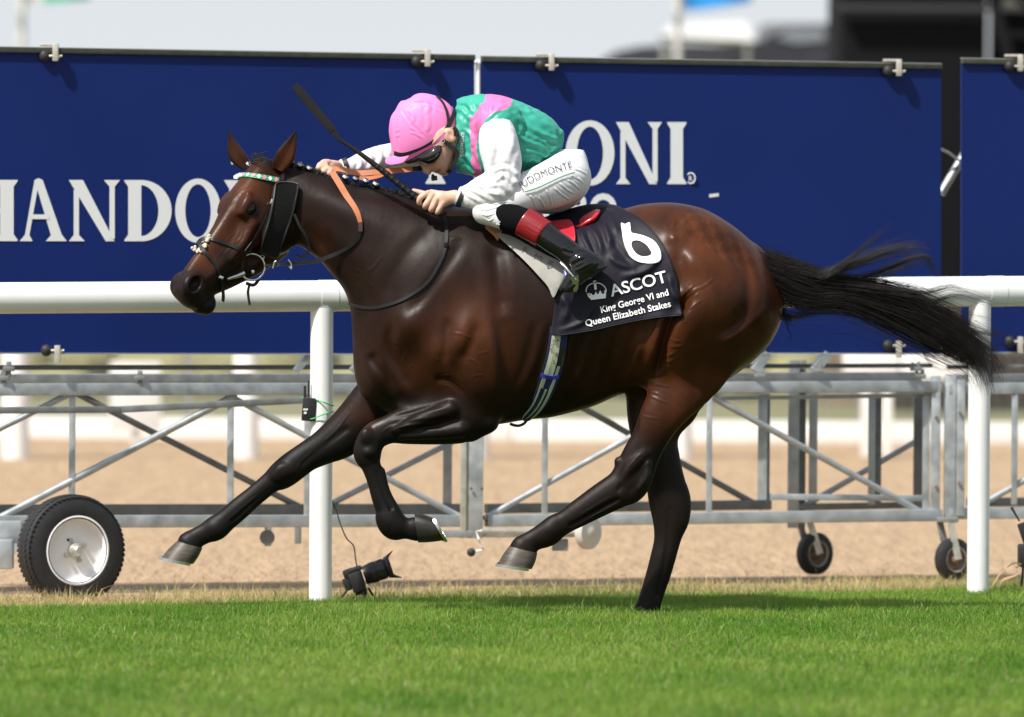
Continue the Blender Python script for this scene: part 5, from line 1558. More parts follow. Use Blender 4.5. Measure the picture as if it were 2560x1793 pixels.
# ------------------------------------------------------------------ the jockey
jockey = empty('person', ZB.p(1600, 700, 0.0), 'jockey in green and pink silks with pink cap crouched over the galloping horse', 'person')
M_skin = mat('skin', (0.56, 0.30, 0.215), rough=0.48, spec=0.35, vcol=True, noise=(30, 0.06), bump=(160, 0.15, 0.002))
M_silk = mat('racing_silk', rough=0.42, spec=0.4, vcol=True, bump=((16, 0.18, 0.010), (300, 0.05, 0.001)))
M_white_silk = mat('white_silk', (0.69, 0.68, 0.71), rough=0.5, spec=0.3, bump=((9, 0.22, 0.014),))
M_breech = mat('white_breeches', (0.67, 0.67, 0.69), rough=0.5, bump=((14, 0.15, 0.008),))
M_boot = mat('patent_boot', (0.004, 0.004, 0.005), rough=0.12, spec=0.5, coat=0.2, bump=((11, 0.4, 0.016),))
M_sock = mat('black_sock', (0.0035, 0.0035, 0.004), rough=0.9, spec=0.1)
M_red = mat('red_leather', (0.21, 0.007, 0.012), rough=0.32, coat=0.1)
M_cap = mat('pink_cap_silk', (0.78, 0.215, 0.49), rough=0.5, spec=0.35, bump=((14, 0.16, 0.006), (60, 0.08, 0.002)))
M_strap = mat('black_strap', (0.012, 0.012, 0.012), rough=0.5)
M_lens = mat('goggle_lens', (0.006, 0.006, 0.007), rough=0.05, spec=0.7, coat=0.5)

# --- jersey
JV = Vol((-0.24, -0.30, 1.42), (0.40, 0.30, 2.28), 0.0042)
jp = ZB.px([(1000, 190), (1080, 148), (1180, 131), (1290, 136), (1370, 158), (1450, 188), (1540, 230), (1615, 280), (1650, 325), (1676, 360), (1668, 440),
            (1645, 505), (1590, 545), (1500, 580), (1410, 595), (1300, 640), (1180, 628), (1090, 605), (1030, 570), (1040, 500), (1050, 430), (1055, 350), (1040, 280), (1000, 230)])
j3 = P(jp[:, 0], jp[:, 1], 0.0)
ph, JX, JZ, JS = inflate(cr(j3[:, [0, 2]], 4, closed=True), JV.ax[0], JV.ax[2])
jx, jy = to_px(np.stack([JX, 0 * JX, JZ], -1))
jc = np.interp(jx, [1130, 1170, 1230, 1300, 1410], [0.85, 1.2, 1.75, 1.75, 1.65])
put_inflated(JV, (jc ** 2 * ph).astype(np.float32), 0.0, 0.0)
for sg in (-1, 1):
    JV.ell(ZB.p(1290, 290, sg * 0.15), (0.085, 0.075, 0.085), 0.05)
    JV.chain(ZB.p([1270, 1310], [330, 440], [sg * 0.17, sg * 0.19]), [0.062, 0.052], k=0.03)
JV.chain(ZB.p([1090, 1062, 1050], [300, 420, 530], 0.0), [0.055, 0.062, 0.040], [0.075, 0.080, 0.060], k=0.02)
jv, jf = JV.mesh(2)
qx, qy = to_px(jv); nn = vnormals(jv, jf)
jl = [(zpath(ZB, p), w, d) for p, w, d in [
    ([(1370, 330), (1440, 400), (1540, 440), (1650, 470)], 5, 0.006), ([(1400, 260), (1480, 330), (1580, 380), (1660, 410)], 6, 0.007),
    ([(1420, 480), (1500, 470), (1600, 500), (1640, 480)], 5, 0.007), ([(1430, 540), (1500, 520), (1570, 540)], 5, 0.008),
    ([(1450, 210), (1520, 280), (1610, 330)], 6, 0.005), ([(1380, 210), (1430, 300), (1420, 380)], 6, 0.006), ([(1560, 400), (1600, 440), (1660, 445)], 4, 0.007),
    ([(1010, 210), (1080, 230), (1130, 290)], 6, 0.006), ([(1100, 170), (1130, 220), (1120, 300)], 6, 0.006), ([(1180, 180), (1200, 240), (1150, 330)], 7, 0.008),
    ([(1260, 190), (1220, 260), (1180, 340)], 5, 0.006), ([(1310, 210), (1250, 250), (1210, 320)], 5, 0.006), ([(1080, 330), (1130, 380), (1140, 450)], 5, 0.006),
    ([(1090, 480), (1130, 530), (1170, 600)], 6, 0.007), ([(1060, 560), (1110, 580), (1160, 615)], 5, 0.006), ([(1640, 340), (1655, 400), (1640, 480)], 5, -0.008),
    ([(1480, 560), (1560, 500), (1640, 430)], 5, 0.006), ([(1340, 180), (1420, 230), (1500, 240)], 5, 0.004)]]
jv = fold(jv, nn, qx, qy, jl, 0.85)
jv += nn * (0.0009 * np.sin(qx * 0.21 + qy * 0.13 + 2 * np.sin(qy * 0.07)) * np.sin(qy * 0.17 - qx * 0.05))[:, None]
green = np.array((0.035, 0.34, 0.25)); pink = np.array((0.72, 0.16, 0.40))
jcol = np.tile(green, (len(jv), 1))
sash = ZB.px([(1222, 128), (1300, 132), (1372, 158), (1345, 215), (1270, 240), (1210, 290), (1178, 350), (1165, 400), (1162, 470), (1185, 560), (1200, 640), (1160, 640), (1140, 560),
              (1128, 460), (1132, 400), (1122, 300), (1160, 230), (1210, 170)])
jcol[inside_poly(qx, qy, cr(sash, 3, closed=True))] = pink
link('jersey', np_mesh('jersey', jv, jf, True, jcol), M_silk, jockey)
# collar lettering and stitching seam
me = sans('JUDDMONTE', 0.012); wl = max(v.co.x for v in me.vertices)
colp = np.array([(1076, 500), (1074, 450), (1078, 400), (1080, 355)], float)
def jersey_y():
    neg = JV.v < 0; j = neg.argmax(1); hs = neg.any(1)
    return np.where(hs, JV.ax[1][j], 0.0)
JY = blur2(jersey_y(), 2)
def jsamp(x, z):
    i = np.clip(((x - JV.lo[0]) / JV.h).astype(int), 0, JV.n[0] - 1); k = np.clip(((z - JV.lo[2]) / JV.h).astype(int), 0, JV.n[2] - 1)
    return JY[i, k]
def on_jersey(px, py, off):
    q = P(px, py, -0.1)
    for _ in range(3): q = P(px, py, jsamp(q[..., 0], q[..., 2]) - off)
    return q
def fcol(x_, y_):
    c = cr(ZB.px(colp), 10); t = x_ / wl * (len(c) - 1); i = np.minimum(t.astype(int), len(c) - 2); f_ = (t - i)[:, None]
    b = c[i] * (1 - f_) + c[i + 1] * f_; d = c[i + 1] - c[i]; d /= np.linalg.norm(d, axis=1)[:, None]
    nrm_ = np.stack([d[:, 1], -d[:, 0]], 1)
    q = b + nrm_ * (y_[:, None] - 0.35) * 11
    return on_jersey(q[:, 0], q[:, 1], 0.006)
mapped(jockey, me, fcol, mat('white_print', (0.72, 0.76, 0.74), rough=0.6), 'collar_lettering', 0.4)

def trim(V, p, d, ext=0.0):
    """cut a garment off square beyond p in direction d"""
    d = d / np.linalg.norm(d); p = p + d * ext
    sl, X, Y, Z = V.win((-9, -9, -9), (9, 9, 9))
    V.v[sl] = np.maximum(V.v[sl], ((X - p[0]) * d[0] + (Y - p[1]) * d[1] + (Z - p[2]) * d[2]).astype(np.float32))
# --- sleeves
def sleeve(prs, Y, z, rat, lines, name):
    c, r = pairs(z, prs, Y)
    lo = c.min(0) - 0.13; hi = c.max(0) + 0.13
    SV = Vol(lo, hi, 0.0038)
    SV.chain(c, r, r * rat, k=0.0, kj=0.03)
    trim(SV, c[-1], c[-1] - c[-2], 0.004)
    v, f = SV.mesh(3)
    a, b = to_px(v); n_ = vnormals(v, f)
    v = fold(v, n_, a, b, [(zpath(z, p), w * 1.3, d) for p, w, d in lines], 0.75)
    v = v + n_ * (0.0006 * np.sin(a * 0.23 + b * 0.17) * np.sin(b * 0.11 - a * 0.19))[:, None]
    link(name, np_mesh(name, v, f, True), M_white_silk, jockey)
    return SV
sleeve([((1225, 300), (1368, 285)), ((1178, 380), (1398, 360)), ((1180, 470), (1418, 430)), ((1200, 560), (1428, 520)), ((1222, 628), (1424, 620)),
        ((1180, 632), (1395, 730)), ((1120, 660), (1290, 778)), ((1075, 682), (1180, 786)), ((1045, 690), (1095, 790))],
       [-0.165, -0.195, -0.215, -0.225, -0.235, -0.235, -0.22, -0.205, -0.195], ZB, 0.82,
       [([(1215, 330), (1250, 420), (1235, 540), (1250, 620)], 7, 0.006), ([(1340, 310), (1375, 400), (1350, 500)], 7, 0.006), ([(1285, 360), (1310, 460), (1290, 540)], 8, -0.005),
        ([(1240, 600), (1330, 575), (1415, 625)], 6, 0.009), ([(1260, 650), (1330, 610), (1405, 670)], 5, 0.009), ([(1300, 590), (1310, 650), (1370, 730)], 5, 0.009),
        ([(1150, 650), (1230, 690), (1330, 745)], 6, 0.006), ([(1100, 690), (1180, 715), (1270, 775)], 5, 0.005), ([(1070, 700), (1130, 735), (1200, 780)], 4, 0.004),
        ([(1370, 540), (1400, 600), (1390, 680)], 5, 0.007), ([(1200, 650), (1230, 690), (1300, 700)], 5, -0.007)], 'sleeve')
sleeve([((760, 405), (800, 560)), ((640, 425), (700, 560)), ((540, 450), (620, 575)), ((450, 488), (540, 592)), ((390, 520), (450, 600)), ((345, 538), (385, 598))],
       [0.20, 0.21, 0.20, 0.17, 0.13, 0.10], ZB, 0.9,
       [([(660, 430), (640, 500), (680, 560)], 5, 0.007), ([(590, 450), (600, 510), (570, 570)], 5, 0.007), ([(520, 470), (540, 530), (520, 590)], 4, 0.007), ([(450, 500), (480, 540), (460, 590)], 4, 0.006)], 'sleeve')

# --- body: head, neck, arms and hands in one surface
BV = Vol((-0.86, -0.30, 1.50), (0.28, 0.28, 2.16), 0.0036)
fpx = ZK.px([(300, 880), (270, 1010), (420, 1080), (530, 1110), (556, 1140), (570, 1185), (596, 1222), (640, 1236), (690, 1205), (735, 1222), (775, 1232), (800, 1250), (850, 1264), (905, 1252),
             (950, 1205), (985, 1110), (1015, 980), (1050, 850), (1090, 700), (1060, 520), (900, 420), (600, 500), (380, 650)])
f3 = P(fpx[:, 0], fpx[:, 1], -0.02)
ph, FX, FZ, FS = inflate(cr(f3[:, [0, 2]], 3, closed=True), BV.ax[0], BV.ax[2])
fx, fy = to_px(np.stack([FX, 0 * FX - 0.02, FZ], -1))
kx, ky = (fx - 960) * 5.743, (fy - 220) * 5.743
cfa = np.interp(kx + 0.0 * ky, [540, 640, 760, 900], [0.85, 1.15, 1.55, 1.7])
put_inflated(BV, (cfa ** 2 * ph).astype(np.float32), -0.02, 0.0)
BV.ell(ZK.p(760, 980, -0.072), (0.030, 0.016, 0.022), 0.02)                       # cheekbone
BV.chain(ZK.p([560, 600, 640], [1120, 1185, 1215], [-0.03, -0.032, -0.036]), [0.008, 0.011, 0.010], k=0.012)
BV.chain(ZK.p([735, 800], [1232, 1180], [-0.045, -0.070]), [0.0035, 0.002], k=0.006, sub=True)
BV.ell(ZK.p(650, 1222, -0.046), (0.005, 0.006, 0.004), 0.004, sub=True)
# ear
BV.ell(ZK.p(965, 690, -0.098), (0.020, 0.009, 0.030), 0.010, Matrix.Rotation(R(-25), 3, 'Y'))
BV.ell(ZK.p(955, 670, -0.110), (0.010, 0.010, 0.017), 0.006, Matrix.Rotation(R(-25), 3, 'Y'), sub=True)
BV.chain(ZK.p([1000, 1150], [760, 720], [-0.01, 0.0]), [0.058, 0.060], k=0.03)
# arms inside the sleeves
BV.chain(ZB.p([1150, 1290, 1325, 1300, 1180, 1060, 1000], [400, 340, 540, 680, 722, 742, 752], [0.0, -0.16, -0.22, -0.235, -0.215, -0.195, -0.188]),
         [0.05, 0.045, 0.040, 0.036, 0.031, 0.023, 0.022], k=0.01)
BV.chain(ZB.p([1150, 800, 620, 480, 370, 320], [400, 470, 500, 535, 565, 570], [0.0, 0.20, 0.205, 0.18, 0.115, 0.09]), [0.05, 0.045, 0.04, 0.032, 0.022, 0.022], k=0.01)
# near hand: back of the hand, four curled fingers, thumb over the whip
def hand_chain(z, pts, rad, k=0.006): 
    q = np.array(pts, float); BV.chain(z.p(q[:, 0], q[:, 1], q[:, 2]), rad, k=k, kj=0.004)
hand_chain(ZL, [(1190, 470, -0.188), (1020, 520, -0.190), (880, 545, -0.190)], [0.024, 0.029, 0.026], 0.014)
hand_chain(ZL, [(960, 470, -0.195), (800, 430, -0.185)], [0.020, 0.017], 0.014)
hand_chain(ZL, [(990, 590, -0.197), (900, 560, -0.195)], [0.019, 0.018], 0.014)
for pts in ([(745, 425, -0.196), (618, 500, -0.205), (596, 590, -0.196), (660, 610, -0.172)],
            [(815, 465, -0.206), (712, 610, -0.216), (700, 668, -0.202), (760, 660, -0.176)],
            [(885, 530, -0.212), (806, 680, -0.218), (800, 716, -0.204), (860, 690, -0.178)],
            [(985, 600, -0.211), (910, 724, -0.212), (896, 752, -0.200), (940, 716, -0.178)]):
    hand_chain(ZL, pts, [0.0130, 0.0122, 0.0112, 0.0095], 0.0035)
hand_chain(ZL, [(760, 470, -0.165), (620, 420, -0.150), (500, 385, -0.150)], [0.014, 0.012, 0.0095], 0.005)
# far hand
hand_chain(ZM, [(440, 260, 0.085), (300, 255, 0.075), (220, 270, 0.065)], [0.024, 0.027, 0.022], 0.014)
for pts in ([(290, 185, 0.060), (200, 190, 0.045), (160, 260, 0.040)], [(240, 215, 0.045), (140, 235, 0.032), (120, 300, 0.035)],
            [(240, 260, 0.036), (120, 285, 0.024), (130, 340, 0.030)], [(280, 300, 0.030), (210, 350, 0.018), (250, 390, 0.026)]):
    hand_chain(ZM, pts, [0.0135, 0.0125, 0.0105], 0.004)
hand_chain(ZM, [(330, 330, 0.030), (310, 420, 0.016), (325, 470, 0.010)], [0.014, 0.0125, 0.0105], 0.005)
bv, bf = BV.mesh(1)
a, b = to_px(bv)
skin = np.tile(np.array((0.60, 0.375, 0.285)), (len(bv), 1))
kx, ky = (a - 960) * 5.743, (b - 220) * 5.743
fc = (kx > 250) & (ky > 600) & (ky < 1300) & (a > 1000) & (bv[:, 2] > 1.70)
skin[fc] = np.array((0.50, 0.30, 0.22))
lips = fc & (np.abs(ky - np.interp(kx, [725, 800], [1232, 1185])) < 22) & (kx > 715) & (kx < 815)
skin[lips] = np.array((0.36, 0.13, 0.11))
hair = fc & (kx > 1000) & (ky < 700)
skin[hair] = np.array((0.03, 0.018, 0.012))
# knuckles a little redder
lx, ly = (a - 960) * 6.753, (b - 420) * 6.753
for (u0, v0) in ((745, 425), (815, 465), (885, 530), (985, 600), (600, 560), (700, 650), (800, 700)):
    w = np.exp(-(((lx - u0) / 45) ** 2 + ((ly - v0) / 45) ** 2))[:, None] * 0.45
    skin = skin * (1 - w) + np.array((0.58, 0.22, 0.15)) * w
link('body', np_mesh('jockey_body', bv, bf, True, skin), M_skin, jockey)

# --- cap and helmet
CV = Vol((-0.58, -0.19, 1.86), (-0.17, 0.17, 2.26), 0.0036)
CC = ZK.p(560, 500, -0.02)
HU = np.array((-0.62, 0.0, 0.785)); HF = np.array((-0.785, 0.0, -0.62)); HL = np.array((0, 1.0, 0))
CMx = np.stack([HU, HL, HF], 1)
cpo = ZK.px([(72, 560), (100, 410), (185, 290), (225, 208), (330, 172), (440, 95), (560, 74), (740, 112), (900, 202), (1000, 312), (1052, 430), (1090, 560), (1060, 720), (950, 880), (760, 1000),
             (600, 1070), (400, 1130), (230, 1130), (130, 1030), (95, 800), (72, 660)])
c3_ = P(cpo[:, 0], cpo[:, 1], -0.02)
ph, KX, KZ, KS = inflate(cr(c3_[:, [0, 2]], 3, closed=True), CV.ax[0], CV.ax[2])
put_inflated(CV, (1.12 ** 2 * ph).astype(np.float32), -0.02, 0.0)
CV.chain(ZK.p([235, 262], [300, 268], -0.03), [0.008, 0.005], k=0.02)
# everything under the headband is cut away
sl, X, Y, Z = CV.win((-9, -9, -9), (9, 9, 9))
b0 = ZK.p(140, 975, 0.0); b1_ = ZK.p(1010, 470, 0.0)
bd = (b1_ - b0); bd /= np.linalg.norm(bd); bn = np.array((-bd[2], 0, bd[0]))
if bn[2] < 0: bn = -bn
under = -((X - b0[0]) * bn[0] + (Z - b0[2]) * bn[2] - 0.45 * (Y + 0.02) + 0.008)
CV.v[sl] = np.maximum(CV.v[sl], under.astype(np.float32))
cv_, cf_ = CV.mesh(2)
a, b = to_px(cv_); n_ = vnormals(cv_, cf_)
cl = [(zpath(ZK, p), w, d) for p, w, d in [
    ([(240, 300), (330, 430), (430, 560), (620, 740)], 3.5, -0.0035), ([(240, 290), (170, 420), (150, 600), (180, 800), (210, 900)], 3.5, -0.0035),
    ([(250, 285), (400, 215), (600, 215), (800, 290), (930, 350)], 3.5, -0.0035), ([(300, 260), (420, 190), (560, 180), (640, 260), (610, 400)], 6, 0.006),
    ([(330, 300), (420, 400), (400, 520)], 5, 0.004), ([(360, 560), (440, 600), (520, 660)], 3, 0.003), ([(160, 620), (220, 600)], 3, 0.003), ([(160, 700), (230, 680)], 3, 0.003),
    ([(380, 640), (450, 660), (560, 720)], 3, 0.003), ([(620, 380), (640, 520), (600, 640)], 6, 0.004), ([(220, 200), (300, 190), (380, 150)], 5, 0.005)]]
cv_ = fold(cv_, n_, a, b, cl, 0.5)
cap = empty('cap', CC); cap.parent = jockey; cap.location = Vector(tuple(CC)) - jockey.location
link('cap_cover', np_mesh('cap_cover', cv_, cf_, True), M_cap, cap)
# band round the cap, following its edge
def capsurf(px, py, off=0.002):
    neg = CV.v < 0; j = neg.argmax(1); hs = neg.any(1)
    q = P(px, py, -0.1)
    for _ in range(4):
        i = np.clip(((q[..., 0] - CV.lo[0]) / CV.h).astype(int), 0, CV.n[0] - 1); k = np.clip(((q[..., 2] - CV.lo[2]) / CV.h).astype(int), 0, CV.n[2] - 1)
        y_ = np.where(hs[i, k], CV.ax[1][j[i, k]], -0.03)
        q = P(px, py, y_ - off)
    return q
def smooth_path(q, it=6):
    for _ in range(it): q[1:-1] = (q[:-2] + 2 * q[1:-1] + q[2:]) / 4
    return q
cg = np.gradient(CV.v, CV.h)
def capn(q):
    i = [np.clip(((q[:, k_] - CV.lo[k_]) / CV.h).astype(int), 0, CV.n[k_] - 1) for k_ in range(3)]
    n_ = np.stack([g_[i[0], i[1], i[2]] for g_ in cg], 1); n_ = n_ / (np.linalg.norm(n_, axis=1)[:, None] + 1e-9)
    return smooth_path(n_, 8)
bp = cr(ZK.px([(145, 935), (260, 965), (420, 925), (600, 850), (760, 740), (890, 600), (970, 460), (1010, 340), (985, 290)]), 6)
q = smooth_path(capsurf(bp[:, 0], bp[:, 1], 0.0045), 3); nb = capn(q)
MB().ribbon(q, nb, 0.019, 0.003).build('cap_band', M_strap, cap)
bp = cr(ZK.px([(760, 118), (840, 200), (890, 300), (915, 400), (925, 500), (905, 600), (870, 700)]), 6)
q = smooth_path(capsurf(bp[:, 0], bp[:, 1], 0.0065), 3); nb = capn(q)
MB().ribbon(q, nb, 0.011, 0.003).build('goggle_strap', M_strap, cap)
# peak
pk = cr(ZK.px([(135, 965), (30, 1020), (24, 1060), (70, 1084), (160, 1082), (270, 1055), (420, 990), (560, 910), (700, 830), (840, 720), (880, 640)]), 4)
up_ = cr(ZK.px([(135, 960), (150, 970), (180, 985), (230, 992), (290, 985), (360, 965), (470, 920), (600, 858), (720, 780), (840, 660), (880, 630)]), 4)
ptsO = np.concatenate([P(pk[:, 0], pk[:, 1], np.interp(np.arange(len(pk)), [0, 8, 20, len(pk) - 1], [0.0, -0.04, -0.105, -0.128]))])
ptsI = np.concatenate([P(up_[:, 0], up_[:, 1], np.interp(np.arange(len(up_)), [0, 8, 20, len(up_) - 1], [-0.02, -0.075, -0.118, -0.130]))])
mir = lambda p_: np.stack([p_[:, 0], -0.04 - p_[:, 1], p_[:, 2]], 1)
n_ = len(ptsO); m = MB()
for O_, I_ in ((ptsO, ptsI), (mir(ptsO), mir(ptsI))):
    dn = np.array((0.0, 0, -0.004))
    v = list(O_) + list(I_) + list(O_ + dn) + list(I_ + dn)
    m.add(v, [(i, i + 1, n_ + i + 1, n_ + i) for i in range(n_ - 1)] + [(2 * n_ + i, 2 * n_ + i + 1, 3 * n_ + i + 1, 3 * n_ + i) for i in range(n_ - 1)]
          + [(i, i + 1, 2 * n_ + i + 1, 2 * n_ + i) for i in range(n_ - 1)], True)
m.build('peak', M_cap, cap)
# goggles
GV = Vol((-0.52, -0.16, 1.86), (-0.27, 0.12, 2.06), 0.003)
gp_ = ZK.px([(265, 1055), (300, 1020), (420, 985), (560, 905), (700, 830), (810, 790), (848, 830), (845, 910), (800, 1010), (720, 1085), (620, 1110), (520, 1080), (470, 1070), (330, 1098)])
g3 = P(gp_[:, 0], gp_[:, 1], -0.05)
ph, GX_, GZ_, GS_ = inflate(cr(g3[:, [0, 2]], 3, closed=True), GV.ax[0], GV.ax[2])
yc = np.interp(to_px(np.stack([GX_, 0 * GX_, GZ_], -1))[0], [1006, 1050, 1110], [-0.030, -0.066, -0.088]).astype(np.float32)
put_inflated(GV, (2.2 ** 2 * ph).astype(np.float32), yc, 0.0)
gv_, gf_ = GV.mesh(2)
gog = link('goggles', np_mesh('goggles', gv_, gf_, True), M_lens, jockey)
cs = cr(ZK.p(np.array([845, 900, 960, 1010, 1050, 1040, 1000, 960, 920]), np.array([750, 790, 840, 880, 940, 1020, 1100, 1170, 1215]),
             np.array([-0.118, -0.112, -0.105, -0.100, -0.092, -0.088, -0.085, -0.078, -0.06])), 4)
MB().ribbon(cs, (0.15, -1, 0.05), 0.016, 0.007).build('chin_strap', M_strap, cap)
MB().tube(cr(ZK.p(np.array([1000, 1045, 1060, 1040]), np.array([560, 620, 700, 800]), -0.10), 3), 0.008, 8).build('harness_strap', M_strap, cap)
bk_ = ZK.p(848, 762, -0.124)
MB().lathe(bk_, (0, -1, 0), [(-0.002, 0.008), (0.003, 0.008), (0.003, 0.005), (-0.002, 0.005)], 14, closed=True).build('buckle', M_steel, cap)
MB().box(ZK.p(722, 1298, -0.04), (0.026, 0.014, 0.020), Matrix.Rotation(R(-8), 3, 'Y'), bevel=0.004).build('chin_tab', M_strap, cap)
MB().tube(ZK.p(np.array([690, 705, 725]), np.array([1240, 1262, 1290]), np.array([-0.05, -0.05, -0.042])), 0.006, 8).build('chin_tab_cord', M_strap, cap)

# --- breeches
RV = Vol((-0.20, -0.36, 1.24), (0.48, 0.36, 1.96), 0.0042)
rp = ZB.px([(1676, 398), (1712, 396), (1756, 420), (1796, 464), (1820, 524), (1827, 600), (1812, 690), (1772, 768), (1700, 815), (1620, 836), (1540, 836), (1480, 790), (1440, 700), (1450, 600), (1560, 545), (1630, 480), (1660, 410)])
r3 = P(rp[:, 0], rp[:, 1], 0.0)
ph, RX, RZ, RS = inflate(cr(r3[:, [0, 2]], 4, closed=True), RV.ax[0], RV.ax[2])
put_inflated(RV, (1.75 ** 2 * ph).astype(np.float32), 0.0, 0.0)
for sg in (-1, 1):
    RV.chain(ZB.p([1690, 1580, 1470, 1360, 1250, 1212], [628, 676, 712, 762, 812, 828], np.array([0.085, 0.135, 0.175, 0.205, 0.222, 0.225]) * sg),
             [0.106, 0.098, 0.084, 0.072, 0.058, 0.048], k=0.035, kj=0.02)
    RV.chain(ZB.p([1212, 1300, 1330], [828, 862, 872], np.array([0.225, 0.245, 0.25]) * sg), [0.047, 0.046, 0.044], k=0.02)
rv, rf = RV.mesh(2)
a, b = to_px(rv); n_ = vnormals(rv, rf)
rl = [(zpath(ZQ, p), w, d) for p, w, d in [
    ([(180, 850), (220, 900), (240, 980)], 2.2, 0.006), ([(270, 870), (310, 930), (335, 980)], 2.2, 0.006), ([(345, 790), (390, 870), (410, 970)], 2.2, 0.006),
    ([(430, 770), (500, 840), (590, 900)], 2.4, 0.007), ([(480, 720), (560, 790), (640, 840)], 2.4, 0.007), ([(560, 690), (640, 740), (700, 800)], 2.4, 0.006),
    ([(600, 650), (690, 690), (740, 740)], 2.4, 0.005), ([(620, 580), (700, 600), (760, 640)], 2.4, 0.005), ([(560, 400), (640, 420), (720, 460)], 2.2, 0.004),
    ([(540, 340), (640, 330), (690, 350)], 2.2, 0.005), ([(480, 480), (560, 460), (640, 500)], 2.2, 0.004), ([(200, 640), (240, 620), (260, 560)], 2.2, 0.004), ([(130, 700), (170, 660), (180, 600)], 2.2, 0.004),
    ([(300, 630), (330, 590), (330, 540)], 2.2, 0.004), ([(400, 600), (430, 560), (430, 510)], 2.2, 0.004)]]
rl += [(zpath(ZL, p), w, d) for p, w, d in [([(1650, 790), (1760, 800), (1880, 760)], 1.6, 0.005), ([(1600, 700), (1750, 700), (1950, 640)], 1.8, 0.005), ([(1700, 860), (1780, 890), (1850, 850)], 1.6, 0.005),
                                           ([(1800, 620), (1950, 590), (2100, 560)], 1.8, 0.005)]]
rv = fold(rv, n_, a, b, rl, 0.7)
link('breeches', np_mesh('breeches', rv, rf, True), M_breech, jockey)
negr = RV.v < 0; jr = negr.argmax(1); hr = negr.any(1)
RYm = blur2(np.where(hr, RV.ax[1][jr], -0.1), 3)
def on_breech(px, py, off):
    q = P(px, py, -0.2)
    for _ in range(4):
        i = np.clip(((q[..., 0] - RV.lo[0]) / RV.h).astype(int), 0, RV.n[0] - 1); k = np.clip(((q[..., 2] - RV.lo[2]) / RV.h).astype(int), 0, RV.n[2] - 1)
        q = P(px, py, RYm[i, k] - off)
    return q
lt = np.array([(95, 785), (200, 720), (330, 660), (470, 610), (620, 565)], float)
lc = cr(ZQ.px(lt), 12)
seg = np.concatenate([[0], np.cumsum(np.linalg.norm(np.diff(lc, axis=0), axis=1))])
M_print = mat('charcoal_print', (0.05, 0.05, 0.065), rough=0.6)
me = sans('JUDDMONTE', -0.004); wl2 = max(v.co.x for v in me.vertices)
def fjud(x_, y_):
    s_ = x_ / wl2 * seg[-1]; i = np.clip(np.searchsorted(seg, s_) - 1, 0, len(lc) - 2); t = ((s_ - seg[i]) / (seg[i + 1] - seg[i]))[:, None]
    p_ = lc[i] * (1 - t) + lc[i + 1] * t; d = lc[i + 1] - lc[i]; d = d / np.linalg.norm(d, axis=1)[:, None]
    p_ = p_ + np.stack([d[:, 1], -d[:, 0]], 1) * y_[:, None] * 24.0
    return on_breech(p_[:, 0], p_[:, 1], 0.0075)
mapped(jockey, me, fjud, M_print, 'thigh_lettering', 0.25)
gl = cr(ZQ.px([(130, 820), (260, 780), (400, 715), (520, 660), (645, 620)]), 8)
MB().ribbon(smooth_path(on_breech(gl[:, 0], gl[:, 1], 0.009), 4), (0.1, -1, 0.1), 0.0042, 0.002).build('green_piping', mat('green_piping', (0.02, 0.22, 0.10)), jockey)
# --- lower legs: sock, red top, patent boot
for sg in (-1, 1):
    Yk = lambda v: np.array(v) * -sg
    def leg(prs, Y, rat, name, m_, h=0.0036, extra=None, lines=None, par=jockey):
        c, r = pairs(ZB, prs, Yk(Y))
        LV = Vol(c.min(0) - 0.12, c.max(0) + 0.12, h)
        LV.chain(c, r, r * rat, k=0.0, kj=0.01)
        if name == 'boot_top': trim(LV, c[0], c[0] - c[1]); trim(LV, c[-1], c[-1] - c[-2])
        if extra: extra(LV)
        v, f = LV.mesh(2)
        if lines:
            a, b = to_px(v); n_ = vnormals(v, f); v = fold(v, n_, a, b, [(zpath(ZO, p), w * 1.25, d) for p, w, d in lines], 0.24)
        return link(name, np_mesh(name, v, f, True), m_, par)
    leg([((1345, 798), (1250, 896)), ((1376, 786), (1262, 905)), ((1430, 800), (1320, 935)), ((1478, 816), (1388, 955))], [-0.245, -0.248, -0.262, -0.275], 0.80, 'sock', M_sock)
    def foot(V):
        V.chain(ZB.p([1790, 1850, 1895], [1110, 1125, 1135], Yk([-0.335, -0.335, -0.332])), [0.044, 0.034, 0.020], k=0.03)
        V.chain(ZB.p([1800, 1740, 1690], [1150, 1215, 1275], Yk([-0.335, -0.345, -0.35])), [0.046, 0.038, 0.026], k=0.03)
        V.chain(ZB.p([1915, 1830, 1740, 1695], [1152, 1200, 1262, 1300], Yk([-0.335, -0.338, -0.346, -0.350])), [0.012, 0.014, 0.012, 0.008], [0.024, 0.030, 0.034, 0.02], k=0.012)
    leg([((1590, 885), (1515, 1020)), ((1650, 935), (1575, 1062)), ((1720, 985), (1640, 1105)), ((1780, 1035), (1705, 1160)), ((1840, 1080), (1740, 1190))],
        [-0.302, -0.315, -0.325, -0.332, -0.336], 0.85, 'boot', M_boot, extra=foot,
        lines=[([(560, 520), (660, 560), (790, 550)], 4, 0.012), ([(650, 700), (740, 650), (860, 610)], 4, 0.014), ([(700, 790), (760, 770), (900, 690)], 3, 0.008)])
    leg([((1484, 806), (1392, 962)), ((1535, 838), (1450, 994)), ((1602, 886), (1518, 1034))], [-0.277, -0.289, -0.305], 0.90, 'boot_top', M_red,
        lines=[([(160, 250), (280, 330), (380, 385)], 1.6, -0.004), ([(200, 230), (330, 310), (420, 350)], 1.6, -0.004), ([(130, 300), (230, 360), (300, 385)], 1.6, -0.004)])
